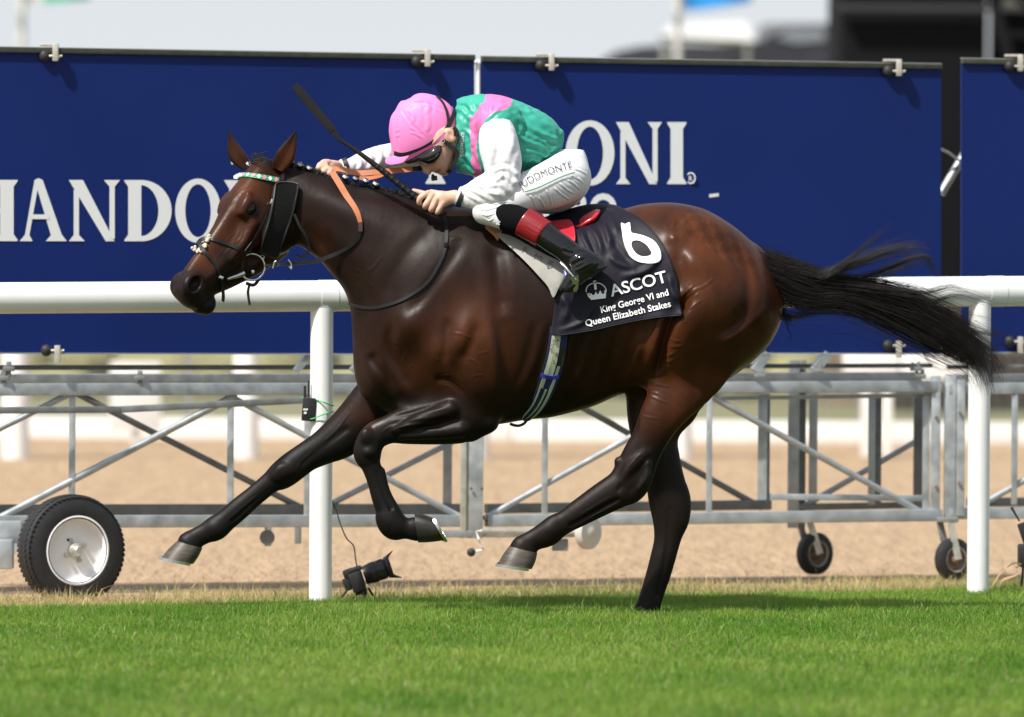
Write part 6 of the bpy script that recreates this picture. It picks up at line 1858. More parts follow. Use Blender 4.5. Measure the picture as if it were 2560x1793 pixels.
# cuffs
for z, u, v, Y, ax, r_, nm in ((ZL, 1305, 490, -0.195, (0.93, 0, -0.36), 0.0405, 'wristband'), (ZM, 590, 255, 0.118, (0.95, 0.2, 0.2), 0.031, 'wristband')):
    c = z.p(u, v, Y)
    MB().lathe(c, ax, [(-0.010, r_ - 0.002), (-0.010, r_ + 0.002), (0.010, r_ + 0.005), (0.010, r_ - 0.002)], 28, closed=True).build(nm, M_strap, jockey)
    c2 = c - np.array(ax) * 0.014
    MB().lathe(c2, ax, [(-0.006, r_ - 0.006), (-0.006, r_ - 0.002), (0.006, r_ + 0.001), (0.006, r_ - 0.006)], 28, closed=True).build('cuff', M_white_silk, jockey)
m = MB(); m.box(ZL.p(1275, 400, -0.230), (0.006, 0.003, 0.012)); m.box(ZL.p(1310, 450, -0.232), (0.005, 0.003, 0.022), Matrix.Rotation(R(-15), 3, 'Y')); m.build('wristband_mark', M_print if False else M_letter, jockey)
m = MB()
for dx, dz in ((0, 0), (0.006, 0.004), (-0.004, 0.007), (0.004, -0.006), (-0.005, -0.005), (0.0, 0.010)):
    m.box(ZL.p(1925, 925, -0.302) + np.array((dx, 0, dz)), (0.006, 0.002, 0.005), Matrix.Rotation(dx * 90, 3, 'Y'))
m.build('sock_emblem', M_letter, jockey)

# ------------------------------------------------------------------ whip in the near hand
whip = empty('whip', ZL.p(560, 480, -0.18), 'black padded racing whip held up in the near hand', 'whip')
M_whip = mat('black_whip', (0.007, 0.007, 0.008), rough=0.5, spec=0.25)
wy = lambda t: -0.178 + 0.05 * t
a0 = ZB.p(860, 770, wy(0)); a1 = ZB.p(350, 400, wy(0.75)); a2 = ZB.p(85, 78, wy(1))
ga = cr([ZB.p(880, 790, wy(0)), ZB.p(800, 738, wy(0.05)), ZB.p(620, 595, wy(0.35)), ZB.p(470, 480, wy(0.6)), a1], 8)
MB().tube(ga, np.interp(np.linspace(0, 1, len(ga)), [0, 0.4, 0.8, 1], [0.0150, 0.0140, 0.0085, 0.0070]), 16).build('shaft', M_whip, whip)
L_ = len(ga)
for i in range(13):
    t = 0.06 + i * 0.042; k_ = t * (L_ - 1); i0 = int(k_); p_ = ga[i0] * (1 - (k_ - i0)) + ga[i0 + 1] * (k_ - i0)
    rr = np.interp(t, [0, 0.4, 0.8, 1], [0.0150, 0.0140, 0.0085, 0.0070]); d = ga[i0 + 1] - ga[i0]; d = d / np.linalg.norm(d)
    MB().lathe(p_, tuple(d + np.array((0.25, 0, 0.2))), [(-0.007, rr), (-0.005, rr + 0.0012), (0.005, rr + 0.0012), (0.007, rr)], 14).build('grip_wrap', M_whip, whip)
gb = cr([a1, ZB.p(290, 320, wy(0.8)), ZB.p(200, 215, wy(0.9)), a2], 6)
nrm_ = (0.2, -1, 0.1)
MB().ribbon(gb, nrm_, np.interp(np.linspace(0, 1, len(gb)), [0, 0.15, 0.3, 0.9, 1], [0.016, 0.022, 0.034, 0.036, 0.030]), 0.014).build('flap', mat('whip_pad', (0.007, 0.007, 0.008), rough=0.6, spec=0.25, bump=(200, 0.2, 0.002)), whip)
MB().ribbon(gb[4:-2] + np.array((0, -0.008, 0)), nrm_, 0.020, 0.003).build('flap_stitching', M_whip, whip)
# ------------------------------------------------------------------ number cloth
M_cloth = mat('navy_number_cloth', (0.0055, 0.0046, 0.0115), rough=0.55, spec=0.22, bump=((7, 0.22, 0.02), (400, 0.06, 0.001)))
M_wprint = mat('white_cloth_print', (0.80, 0.80, 0.80), rough=0.4)
cloth = empty('number_cloth', P(1500, 820, -0.25), 'navy number cloth lettered ASCOT with a white 6 behind the saddle', 'cloth')
# the cloth: columns from the spine down to the lower hem, edges measured in the photograph
tl = [(1330, 556), (1400, 530), (1470, 512), (1530, 512), (1562, 524)]            # along the spine
fe = [(1562, 524), (1610, 556), (1650, 600), (1675, 650), (1690, 700), (1698, 760), (1706, 788)]   # rear edge down
be = [(1376, 837), (1400, 838), (1480, 826), (1560, 808), (1640, 794), (1706, 788)]   # hem
le = [(1330, 556), (1360, 600), (1390, 660), (1392, 720), (1384, 780), (1376, 837)]   # front edge (under saddle and flap)
NU, NVc = 90, 80
def resamp(p, n_):
    c = cr(p, 12); s_ = np.concatenate([[0], np.cumsum(np.linalg.norm(np.diff(c, axis=0), axis=1))])
    t = np.linspace(0, s_[-1], n_); return np.stack([np.interp(t, s_, c[:, i]) for i in range(2)], 1)
T_, B_, Lf, Rt = resamp(tl, NU), resamp(be, NU), resamp(le, NVc), resamp(fe, NVc)
uu = np.linspace(0, 1, NU)[:, None, None]; vv = np.linspace(0, 1, NVc)[None, :, None]
CP = (1 - vv) * T_[:, None] + vv * B_[:, None] + (1 - uu) * Lf[None] + uu * Rt[None] \
    - ((1 - uu) * (1 - vv) * T_[0] + uu * (1 - vv) * T_[-1] + (1 - uu) * vv * B_[0] + uu * vv * B_[-1])
# depth: a smooth drape over the near flank, closing to the spine at the top
q = onbody(CP[..., 0], CP[..., 1], 0.0, NYb)
Yc = blur2(q[..., 1], 10)
vv1 = vv[..., 0]; uu1 = uu[..., 0]
Yc = Yc * np.clip(vv1 / 0.05, 0, 1) ** 0.5
cpx, cpy = CP[..., 0], CP[..., 1]
def crease(p, w, d):
    c = cr(ZO.px(p), 6); best = np.full(cpx.shape, 1e9); u_ = np.zeros(cpx.shape)
    for i in range(len(c) - 1):
        a, e = c[i], c[i + 1] - c[i]; t = np.clip(((cpx - a[0]) * e[0] + (cpy - a[1]) * e[1]) / (e @ e), 0, 1)
        dd = (cpx - a[0] - e[0] * t) ** 2 + (cpy - a[1] - e[1] * t) ** 2
        m_ = dd < best; best = np.where(m_, dd, best); u_ = np.where(m_, (i + t) / (len(c) - 1), u_)
    qq = np.sqrt(best) / w
    return d * np.exp(-qq ** 2) * np.clip(np.minimum(u_, 1 - u_) * 4, 0, 1)
fo = crease([(760, 280), (800, 420), (900, 620), (900, 760)], 7, 0.010) + crease([(860, 270), (960, 430), (1010, 620)], 7, 0.011) + crease([(980, 220), (1060, 350), (1110, 560)], 8, 0.012) \
    + crease([(1000, 120), (1120, 240), (1180, 400)], 8, 0.010) + crease([(1080, 600), (1180, 700), (1400, 770)], 9, 0.010) + crease([(1680, 560), (1560, 740), (1420, 820), (1200, 860)], 9, 0.014) \
    + crease([(640, 560), (800, 760), (1000, 780)], 8, 0.009) + crease([(900, 1150), (870, 1260), (760, 1380), (500, 1470)], 6, 0.010) + crease([(540, 1050), (620, 1200), (560, 1400)], 9, 0.012) \
    + crease([(1760, 820), (1780, 1000), (1860, 1150)], 8, 0.010) + crease([(1100, 450), (1200, 560), (1350, 760)], 10, -0.007) + crease([(820, 340), (890, 520), (960, 700)], 6, -0.008)
flare = 0.012 + 0.022 * np.clip((vv1 - 0.75) / 0.25, 0, 1) ** 2 + 0.010 * np.clip((uu1 - 0.85) / 0.15, 0, 1) * vv1
YC = Yc - flare * np.clip(vv1 / 0.05, 0, 1) - fo
CS = P(cpx, cpy, YC)
CS[:, 0, 1] = 0.0
far_ = CS[:, ::-1].copy(); far_[..., 1] = -far_[..., 1]
full = np.concatenate([far_[:, :-1], CS], 1)           # over the spine to the far side
nu, nv = full.shape[:2]
idx = np.arange(nu * nv).reshape(nu, nv)
cfc = np.stack([idx[:-1, :-1], idx[1:, :-1], idx[1:, 1:], idx[:-1, 1:]], -1).reshape(-1, 4)
co = link('fabric', np_mesh('number_cloth_fabric', full.reshape(-1, 3), cfc, True), M_cloth, cloth)
sd_ = co.modifiers.new('Solidify', 'SOLIDIFY'); sd_.thickness = 0.003; sd_.offset = 0
hem = CS[:, -1] - np.array((0, 0.0015, 0)); MB().tube(hem[::2], 0.0026, 6).build('hem', M_cloth, cloth)
MB().tube(CS[-1, 4::2], 0.0026, 6).build('hem', M_cloth, cloth)
# height of the cloth at a picture point, for its print
from mathutils.kdtree import KDTree
kd = KDTree(NU * NVc)
for i in range(NU):
    for j in range(NVc): kd.insert((CP[i, j, 0], CP[i, j, 1], 0), i * NVc + j)
kd.balance()
YF = YC.ravel()
def on_cloth(px, py, off=0.0075):
    px = np.atleast_1d(np.asarray(px, float)); py = np.atleast_1d(np.asarray(py, float)); out = []
    for a, b in zip(px, py):
        r = kd.find_n((a, b, 0), 6); w = np.array([1 / (d * d + 0.5) for _, _, d in r]); y_ = np.array([YF[i] for _, i, _ in r])
        out.append((w * y_).sum() / w.sum() - off)
    return P(px, py, np.array(out))
def print_text(txt, p0, p1, h, weight, name='lettering', cell=0.35):
    """p0, p1: ends of the base line in ZO measures; h: cap height"""
    me = sans(txt, weight); xs = [v.co.x for v in me.vertices]; x0, x1 = min(xs), max(xs)
    p0, p1 = ZO.px(np.array([p0, p1], float)); d = (p1 - p0) / np.linalg.norm(p1 - p0); nrm_ = np.array((d[1], -d[0])); hh = h / ZO.k / 0.70
    def fm(x_, y_):
        q_ = p0 + np.outer((x_ - x0) / (x1 - x0), p1 - p0) + np.outer(y_ * hh, nrm_ * 0.93 + d * 0.0)
        return on_cloth(q_[:, 0], q_[:, 1])
    return mapped(cloth, me, fm, M_wprint, name, cell)
print_text('ASCOT', (1110, 1080), (1740, 912), 140, 0.012, cell=0.30)
print_text('King George VI and', (1000, 1262), (1752, 1062), 78, 0.014)
print_text('Queen Elizabeth Stakes', (828, 1412), (1778, 1190), 78, 0.014)
def fcl(x_, y_): q_ = ZO.px(np.stack([x_, y_], 1)); return on_cloth(q_[:, 0], q_[:, 1])
six_o = cr([(1218, 258), (1262, 268), (1312, 250), (1322, 300), (1335, 362), (1400, 380), (1480, 402), (1580, 452), (1640, 530), (1665, 620), (1650, 680), (1590, 704), (1500, 706), (1410, 690),
            (1330, 640), (1280, 560), (1245, 460), (1228, 350)], 5, closed=True)
six_i = cr([(1395, 450), (1440, 462), (1500, 500), (1545, 560), (1558, 600), (1530, 622), (1480, 630), (1430, 622), (1380, 590), (1345, 540), (1332, 490), (1350, 458)], 5, closed=True)
mapped(cloth, flat_mesh([([tuple(p) for p in six_o], [[tuple(p) for p in six_i]])]), fcl, M_wprint, 'number_six', 30.0)
# crown
cr_p = [([(885, 1117), (1046, 1097), (1050, 1060), (1050, 1010), (1036, 1030), (1020, 1052), (1000, 1040), (985, 1010), (968, 1045), (950, 1055), (938, 1020), (920, 1060), (900, 1062), (880, 1040), (868, 1072), (852, 1060), (832, 1035), (850, 1080)], [])]
cr_p += [([(915, 938), (940, 934), (946, 1000), (922, 1004)], [])]
for (u0, v0) in ((860, 1050), (985, 1025), (1040, 1018)):
    cr_p.append(([(u0 - 14, v0), (u0, v0 - 12), (u0 + 14, v0), (u0, v0 + 12)], []))
mapped(cloth, flat_mesh(cr_p), fcl, M_wprint, 'crown_emblem', 40.0)
for arc in ([(832, 1030), (828, 1000), (850, 960), (890, 935), (925, 930)], [(935, 930), (980, 932), (1025, 960), (1050, 1000), (1050, 1030)], [(905, 912), (940, 905)], [(922, 902), (924, 920)]):
    c = cr(ZO.px(arc), 6); MB().ribbon(on_cloth(c[:, 0], c[:, 1], 0.005), (0, -1, 0), 0.0036, 0.001).build('crown_emblem', M_wprint, cloth)
for (u0, v0) in ((895, 1087), (950, 1076), (1003, 1068)):
    p_ = on_cloth(*ZO.px([u0, v0]), 0.0062)[0]; MB().lathe(p_, (0, -1, 0), [(0, 0.0035), (0.0008, 0.0035), (0.0008, 0)], 12).build('crown_dot', M_cloth, cloth)

# ------------------------------------------------------------------ saddle
saddle = empty('saddle', P(1400, 600, -0.2), 'tiny racing saddle with glossy red seat and pale grey flap', 'saddle')
M_seat = mat('glossy_red_seat', (0.52, 0.020, 0.040), rough=0.2, coat=1.0, spec=0.8)
M_flap = mat('pale_grey_flap', (0.31, 0.30, 0.275), rough=0.5, noise=(16, 0.14))
M_tan = mat('tan_leather', (0.42, 0.20, 0.075), rough=0.5)
def patch(poly_px, fmap, name, m_, par, thick, cell=14.0, both=False):
    pl = cr(poly_px, 4, closed=True)
    o = mapped(par, flat_mesh([([tuple(p) for p in pl], [])]), fmap, m_, name, cell)
    s_ = o.modifiers.new('Solidify', 'SOLIDIFY'); s_.thickness = thick; s_.offset = 1
    bv_ = o.modifiers.new('Bevel', 'BEVEL'); bv_.width = thick * 0.3; bv_.segments = 2; bv_.limit_method = 'ANGLE'
    return o
flap = ZB.px([(1290, 950), (1380, 975), (1480, 1030), (1570, 1080), (1650, 1118), (1692, 1162), (1680, 1205), (1650, 1270), (1616, 1334), (1585, 1270), (1520, 1195), (1440, 1110), (1360, 1035), (1300, 978)])
patch(flap, lambda x_, y_: onbody(x_, y_, 0.036, NYb), 'flap', M_flap, saddle, 0.006)
pad = ZB.px([(1215, 908), (1260, 918), (1312, 940), (1296, 958), (1290, 990), (1262, 955)])
patch(pad, lambda x_, y_: onbody(x_, y_, 0.032, NYb), 'knee_pad', M_tan, saddle, 0.012)
rf_ = ZB.px([(1540, 850), (1600, 880), (1690, 872), (1722, 880), (1742, 930), (1742, 1004), (1700, 980), (1620, 920)])
patch(rf_, lambda x_, y_: onbody(x_, y_, 0.048, NYb), 'side_panel', M_seat, saddle, 0.008)
# seat: a shallow dished strap that narrows to the waist and widens to the cantle
ns, ms = 26, 15
ctr = cr(ZB.px([(1330, 872), (1450, 868), (1560, 862), (1660, 852), (1760, 832), (1850, 800), (1893, 796)]), 5)
ctr = ctr[np.linspace(0, len(ctr) - 1, ns).astype(int)]
hw = np.interp(np.linspace(0, 1, ns), [0, 0.3, 0.5, 0.68, 0.85, 0.95, 1.0], [0.10, 0.075, 0.075, 0.115, 0.125, 0.095, 0.02])
v = []
for i in range(ns):
    c = P(ctr[i, 0], ctr[i, 1], 0.0)
    for j in range(ms):
        s_ = -1 + 2 * j / (ms - 1)
        drop = np.interp(i / (ns - 1), [0, 0.4, 0.6, 0.85, 1], [0.095, 0.085, 0.070, 0.052, 0.02])
        v.append(c + np.array((0.0, s_ * hw[i], -drop * abs(s_) ** 1.08 + 0.004)))
fc_ = [(i * ms + j, (i + 1) * ms + j, (i + 1) * ms + j + 1, i * ms + j + 1) for i in range(ns - 1) for j in range(ms - 1)]
so = MB().add(v, fc_, True).build('seat', M_seat, saddle)
s_ = so.modifiers.new('Solidify', 'SOLIDIFY'); s_.thickness = 0.012; s_.offset = -1
V_ = np.array(v).reshape(ns, ms, 3)
edge_ = np.concatenate([V_[8:, 0], V_[-1, 1:-1], V_[8:, -1][::-1]])
MB().tube(smooth_path(edge_.copy(), 2), 0.0085, 10).build('seat_piping', mat('scarlet_edge', (0.62, 0.012, 0.022), rough=0.25, coat=0.4), saddle)
# pencilled initials on the flap
def scribble(par, strokes, z, fmap, m_, w, name):
    for st_ in strokes:
        c = cr(z.px(np.array(st_, float)), 4) if len(st_) > 2 else z.px(np.array(st_, float))
        q_ = fmap(c[:, 0], c[:, 1])
        MB().ribbon(q_, (0, -1, 0.1), w, 0.0008).build(name, m_, par)
M_ink = mat('pencil_ink', (0.16, 0.15, 0.14), rough=0.7)
flm = lambda a, b: onbody(a, b, 0.0432, NYb)
scribble(saddle, [[(105, 572), (148, 522)], [(148, 522), (160, 588)], [(115, 555), (158, 562)], [(200, 602), (206, 600)], [(240, 646), (272, 596)], [(272, 596), (290, 640)], [(290, 640), (330, 628)], [(330, 628), (322, 680)],
                  [(362, 684), (368, 686)], [(392, 752), (414, 672)], [(414, 672), (452, 690), (420, 712)], [(420, 712), (446, 730), (392, 752)]], ZO, flm, M_ink, 0.0042, 'initials')
# stirrup
stir = empty('stirrup', ZB.p(1740, 1240, -0.35)); stir.parent = saddle; stir.location = Vector(tuple(ZB.p(1740, 1240, -0.35))) - saddle.location
ar = cr(ZO.p(np.array([545, 600, 650, 690, 712]), np.array([702, 755, 815, 860, 890]), np.array([-0.36, -0.375, -0.385, -0.388, -0.388])), 5)
MB().tube(ar, 0.0055, 10).build('stirrup_arch', M_steel, stir)
ar2 = ar.copy(); ar2[:, 1] += np.interp(np.linspace(0, 1, len(ar2)), [0, 1], [0.0, 0.09]); MB().tube(ar2, 0.0055, 10).build('stirrup_arch', M_steel, stir)
pl = [ZO.p(a, b, y_) for a, b, y_ in ((655, 862, -.395), (740, 838, -.398), (746, 900, -.388), (738, 990, -.374), (718, 1030, -.366), (688, 1022, -.368), (676, 940, -.382))]
MB().prism(pl, (0.004, 0.10, 0.0)).build('stirrup_tread', M_steel, stir)
le_ = cr(ZO.p(np.array([590, 600, 612]), np.array([770, 830, 885]), np.array([-0.345, -0.352, -0.36])), 3)
MB().ribbon(le_, (0, -1, 0), 0.016, 0.004).build('stirrup_leather', mat('blue_webbing', (0.03, 0.08, 0.40), rough=0.7), stir)
MB().ribbon(le_ + np.array((0, -0.004, 0)), (0, -1, 0), 0.005, 0.002).build('leather_stripe', M_band, stir)
lo_ = cr(ZO.p(np.array([640, 590, 570, 600, 640]), np.array([870, 900, 960, 1000, 960]), -0.36), 5); MB().tube(lo_, 0.003, 8).build('stirrup_keeper', M_strap, stir)
# girth with its straps and pencil marks
girth = empty('girth', ZT.p(700, 800, -0.28), 'blue and white webbing girth hanging below the number cloth', 'girth')
M_navyweb = mat('navy_webbing', (0.012, 0.018, 0.085), rough=0.8, bump=(300, 0.2, 0.001)); M_greenweb = mat('pale_elastic', (0.42, 0.46, 0.34), rough=0.7, noise=(20, 0.1))
M_blueweb = mat('royal_blue_loop', (0.02, 0.03, 0.33), rough=0.6)
gc_ = np.array([(905, 100), (895, 240), (870, 440), (830, 640), (770, 830), (710, 1000), (640, 1160), (560, 1290), (450, 1400), (390, 1440)], float)
gw = np.array([250, 260, 270, 275, 270, 260, 240, 215, 170, 90], float)
def gpath(off, frac0=0, frac1=9): 
    d = np.gradient(gc_, axis=0); d /= np.linalg.norm(d, axis=1)[:, None]; nrm_ = np.stack([-d[:, 1], d[:, 0]], 1)
    return (gc_ + nrm_ * (-off * gw / 2)[:, None])[frac0:frac1 + 1]
def gstrap(off, a, b, w, m_, lift, nm):
    c = cr(ZT.px(gpath(off, a, b)), 5); q_ = onbody(c[:, 0], c[:, 1], lift, NYs)
    wv = np.interp(np.linspace(0, 1, len(c)), np.linspace(0, 1, b - a + 1), gw[a:b + 1]) / ZT.k / 600 * w
    MB().ribbon(smooth_path(q_, 3), bodyn(q_), wv, 0.004).build(nm, m_, girth)
gstrap(0.0, 0, 9, 1.0, M_navyweb, 0.005, 'webbing')
gstrap(-0.62, 5, 9, 0.10, M_greenweb, 0.009, 'stripe'); gstrap(0.06, 5, 9, 0.10, M_greenweb, 0.009, 'stripe'); gstrap(0.55, 3, 9, 0.15, M_greenweb, 0.009, 'stripe')
gstrap(-0.52, 0, 5, 0.20, M_greenweb, 0.010, 'girth_strap'); gstrap(-0.05, 0, 4, 0.30, M_greenweb, 0.012, 'girth_strap'); gstrap(0.62, 0, 1, 0.26, M_greenweb, 0.010, 'girth_strap')
gstrap(0.66, 1, 3, 0.30, M_strap, 0.011, 'buckle_guard')
c = cr(ZT.px([(640, 790), (720, 815), (810, 830), (900, 812)]), 5); q_ = onbody(c[:, 0], c[:, 1], 0.017); MB().ribbon(q_, bodyn(q_), 0.016, 0.004).build('keeper_loop', M_blueweb, girth)
gm = lambda a, b: onbody(a, b, 0.0165)
scribble(girth, [[(810, 268), (836, 300), (806, 310), (836, 340)], [(800, 350), (800, 380), (818, 372), (818, 350)], [(792, 400), (806, 440), (780, 436), (792, 400)],
                 [(880, 300), (930, 290)], [(885, 270), (880, 310)], [(930, 290), (935, 310)], [(845, 470), (890, 480), (850, 500), (885, 520)], [(820, 580), (840, 600), (810, 620), (845, 620)]], ZT, gm, M_ink, 0.0030, 'pencil_mark')
lp = cr(ZT.p(np.array([200, 260, 330, 400, 432, 425]), np.array([1490, 1512, 1518, 1490, 1450, 1430]), -0.06), 5); MB().tube(lp, 0.006, 8).build('girth_loop', M_strap, girth)

# ------------------------------------------------------------------ neck strap
M_leather = mat('black_leather', (0.009, 0.0085, 0.0085), rough=0.42, spec=0.35, noise=(40, 0.3))
ns_ = empty('neck_strap', ZB.p(700, 1350, -0.2), 'thin black leather strap looped round the base of the horse\'s neck', 'strap')
npx = cr(ZB.px([(968, 846), (985, 930), (980, 1020), (955, 1105), (880, 1235), (780, 1315), (680, 1365), (560, 1394), (470, 1388), (412, 1370)]), 8)
q_ = onbody(npx[:, 0], npx[:, 1], 0.007); MB().ribbon(smooth_path(q_, 4), bodyn(q_), 0.013, 0.005).build('strap', M_leather, ns_)
kp = onbody(*ZB.px([980, 1022]), 0.012); MB().box(kp, (0.016, 0.012, 0.020), bevel=0.003).build('keeper', M_leather, ns_)
farp = np.stack([P(np.array([873, 880, 930, 1000, 1080]), np.array([759, 745, 690, 600, 520]), np.array([0.02, 0.10, 0.16, 0.14, 0.03]))], 0)[0]
MB().ribbon(cr(farp, 6), (0.2, 1, 0.2), 0.013, 0.005).build('strap', M_leather, ns_)

# ------------------------------------------------------------------ bridle
br = empty('bridle', ZA.p(600, 1100, -0.25), 'black racing bridle with diamond browband, fleece cheek pad and ring bit', 'bridle')
def bstrap(pts, w, m_, nm, lift=0.006, par=br, th=0.004, sm=4, n=8):
    c = cr(ZA.px(np.array(pts, float)), n); q_ = onbody(c[:, 0], c[:, 1], lift); q_ = smooth_path(q_, sm)
    return q_, MB().ribbon(q_, bodyn(q_), w, th).build(nm, m_, par)
# browband, green with pink and white diamonds
M_bg = mat('browband_green', (0.02, 0.30, 0.12), rough=0.45); M_bp = mat('browband_pink', (0.80, 0.20, 0.34), rough=0.35); M_bw = mat('browband_white', (0.74, 0.74, 0.78), rough=0.35)
bb_px = [(558, 492), (590, 472), (640, 468), (720, 478), (800, 492), (886, 508)]
q_, bb = bstrap(bb_px, 0.022, M_bg, 'browband', 0.008, sm=6)
nb_ = bodyn(q_); L_ = len(q_)
for i in range(10):
    t = 0.03 + i * 0.102; k_ = t * (L_ - 1); i0 = min(int(k_), L_ - 2); p_ = q_[i0] * (1 - k_ + i0) + q_[i0 + 1] * (k_ - i0)
    d = q_[i0 + 1] - q_[i0]; d /= np.linalg.norm(d); nr = nb_[i0]; sd2 = np.cross(d, nr); sd2 /= np.linalg.norm(sd2); lw = 0.010
    MB().prism([p_ + d * lw + nr * 0.002, p_ + sd2 * 0.0105 + nr * 0.002, p_ - d * lw + nr * 0.002, p_ - sd2 * 0.0105 + nr * 0.002], nr * 0.0016).build('diamond', (M_bw, M_bp)[i % 2], bb)
bstrap([(925, 420), (915, 470), (905, 520)], 0.016, M_leather, 'headpiece', 0.012)
# cheek pad: a thick fleece slab
pad_o = ZA.px(np.array([(868, 532), (900, 524), (960, 522), (1012, 532), (1028, 552), (1005, 680), (975, 800), (925, 930), (890, 1040), (868, 1080), (830, 1076), (770, 1052), (752, 1030), (775, 940), (815, 800), (845, 660), (858, 570)], float))
M_fleece = mat('black_fleece', (0.006, 0.006, 0.006), rough=1.0, spec=0.1, sheen=0.1, bump=((260, 1.0, 0.006),))
po = cr(pad_o, 3, closed=True)
def fpad(x_, y_): return onbody(x_, y_, 0.028, NYb)
po_ = mapped(br, flat_mesh([([tuple(p) for p in po], [])]), fpad, M_fleece, 'cheek_pad', 9.0)
s_ = po_.modifiers.new('Solidify', 'SOLIDIFY'); s_.thickness = 0.026; s_.offset = 1
b_ = po_.modifiers.new('Bevel', 'BEVEL'); b_.width = 0.007; b_.segments = 3; b_.limit_method = 'ANGLE'
rim_ = fpad(po[:, 0], po[:, 1]) - np.array((0, 0.0, 0)); MB().tube(np.concatenate([rim_, rim_[:1]]), 0.0045, 6, cap=False).build('pad_binding', M_strap, br)
bstrap([(885, 520), (862, 600), (835, 660), (800, 760), (745, 870), (690, 970)], 0.0095, M_leather, 'cheekpiece', 0.010)
bstrap([(690, 960), (672, 1010), (676, 1058)], 0.009, M_leather, 'cheekpiece', 0.012)
bstrap([(690, 965), (655, 1010), (628, 1045)], 0.009, M_leather, 'cheekpiece', 0.012)
MB().box(onbody(*ZA.px([832, 668]), 0.016), (0.012, 0.006, 0.022), Matrix.Rotation(R(25), 3, 'Y'), bevel=0.002).build('buckle', M_steel, br)
# crossed noseband with fleece tufts
bstrap([(345, 936), (400, 950), (480, 975), (560, 1005), (628, 1040)], 0.0135, M_leather, 'noseband', 0.007)
bstrap([(285, 970), (330, 1040), (380, 1090), (420, 1150), (445, 1210), (458, 1260)], 0.0135, M_leather, 'noseband', 0.007)
bstrap([(278, 985), (300, 955), (330, 940), (360, 938)], 0.016, M_leather, 'noseband', 0.009)
bstrap([(458, 1250), (466, 1310), (472, 1370), (468, 1410)], 0.014, M_leather, 'noseband', 0.008)
MB().box(onbody(*ZA.px([455, 1232]), 0.014), (0.020, 0.006, 0.012), Matrix.Rotation(R(20), 3, 'Y'), bevel=0.002).build('buckle', M_steel, br)
M_wool = mat('dirty_wool', (0.52, 0.46, 0.36), rough=1.0, sheen=0.4)
m = MB()
for (u0, v0) in ((352, 965), (340, 985), (365, 930), (330, 1000), (268, 1010), (258, 1030), (275, 1040), (290, 1025), (248, 1015), (358, 950), (300, 1035)):
    for _ in range(4):
        m.ell(onbody(*ZA.px([u0 + random.uniform(-9, 9), v0 + random.uniform(-9, 9)]), 0.008 + random.uniform(0, .006)), random.uniform(0.004, 0.0075), None, 7, 5)
m.build('fleece_tuft', M_wool, br)
# bit ring, mouthpiece, curb parts
rc = onbody(*ZA.px([686, 1155]), 0.016)
rpts = [rc + np.array((0.0545 * math.cos(a) * 0.95, 0.008 * math.cos(a), 0.0545 * math.sin(a))) for a in np.linspace(0, 2 * math.pi, 41)]
MB().tube(rpts, 0.0042, 10, cap=False, hint=(0, 1, 0)).build('bit_ring', M_steel, br)
MB().tube(onbody(*ZA.px(np.array([(500, 1245), (560, 1225), (610, 1208), (622, 1200)], float)).T, 0.012), [0.005, 0.008, 0.011, 0.012], 12).build('bit_mouthpiece', M_steel, br)
MB().tube(cr(onbody(*ZA.px(np.array([(752, 1065), (778, 1075), (765, 1095), (748, 1082)], float)).T, 0.020), 4), 0.003, 8).build('hook', M_steel, br)
MB().box(onbody(*ZA.px([692, 1190]), 0.012), (0.012, 0.006, 0.014), bevel=0.002).build('buckle', M_steel, br)
bstrap([(665, 1290), (655, 1340), (660, 1390), (668, 1438)], 0.010, M_leather, 'curb_strap_end', 0.004)
bstrap([(640, 1275), (700, 1290), (740, 1240)], 0.014, M_leather, 'curb_strap', 0.008)
# throat lash
tl_ = cr(ZA.p(np.array([1000, 1040, 1090, 1108, 1095, 1050, 1010]), np.array([760, 850, 930, 1000, 1060, 1080, 1060]), np.array([-0.12, -0.12, -0.11, -0.10, -0.10, -0.11, -0.12])), 6)
MB().ribbon(tl_, (0.3, -1, 0), 0.011, 0.004).build('throat_lash', M_leather, br)
# reins: plain leather from the ring, then brown rubber grips up to the hands
M_rubrein = mat('brown_rubber_grip', (0.40, 0.125, 0.045), rough=0.6, bump=(700, 0.4, 0.0012))
ry = onbody(*ZA.px([778, 1130]), 0.02)[1]
rn_u = np.array([770, 850, 960, 1000, 1100, 1180, 1290, 1400, 1470, 1492]); rn_v = np.array([1145, 1140, 1132, 1128, 1118, 1106, 1065, 1012, 945, 890])
rq = cr(ZA.p(rn_u, rn_v, np.array([ry, -0.20, -0.18, -0.16, -0.13, -0.11, -0.10, -0.10, -0.10, -0.10])), 5)
for i in range(len(rq)):
    nyv = samp(NYs, rq[i, 0], rq[i, 2]) - 0.012
    if nyv < rq[i, 1]: rq[i] = P(*to_px(rq[i]), nyv)
MB().ribbon(smooth_path(rq, 4), (0.15, -1, 0.2), np.interp(np.linspace(0, 1, len(rq)), [0, 0.25, 0.3, 0.5, 0.8, 1], [0.012, 0.014, 0.016, 0.018, 0.015, 0.009]), 0.004).build('rein', M_leather, br)
MB().tube(cr(ZA.p(np.array([840, 852, 866]), np.array([1165, 1120, 1110]), -0.205), 4), 0.003, 8).build('rein_billet', M_steel, br)
MB().tube(cr(ZA.p(np.array([955, 975, 980, 962]), np.array([1100, 1130, 1170, 1150]), -0.19), 4), 0.003, 8).build('rein_buckle', M_steel, br)
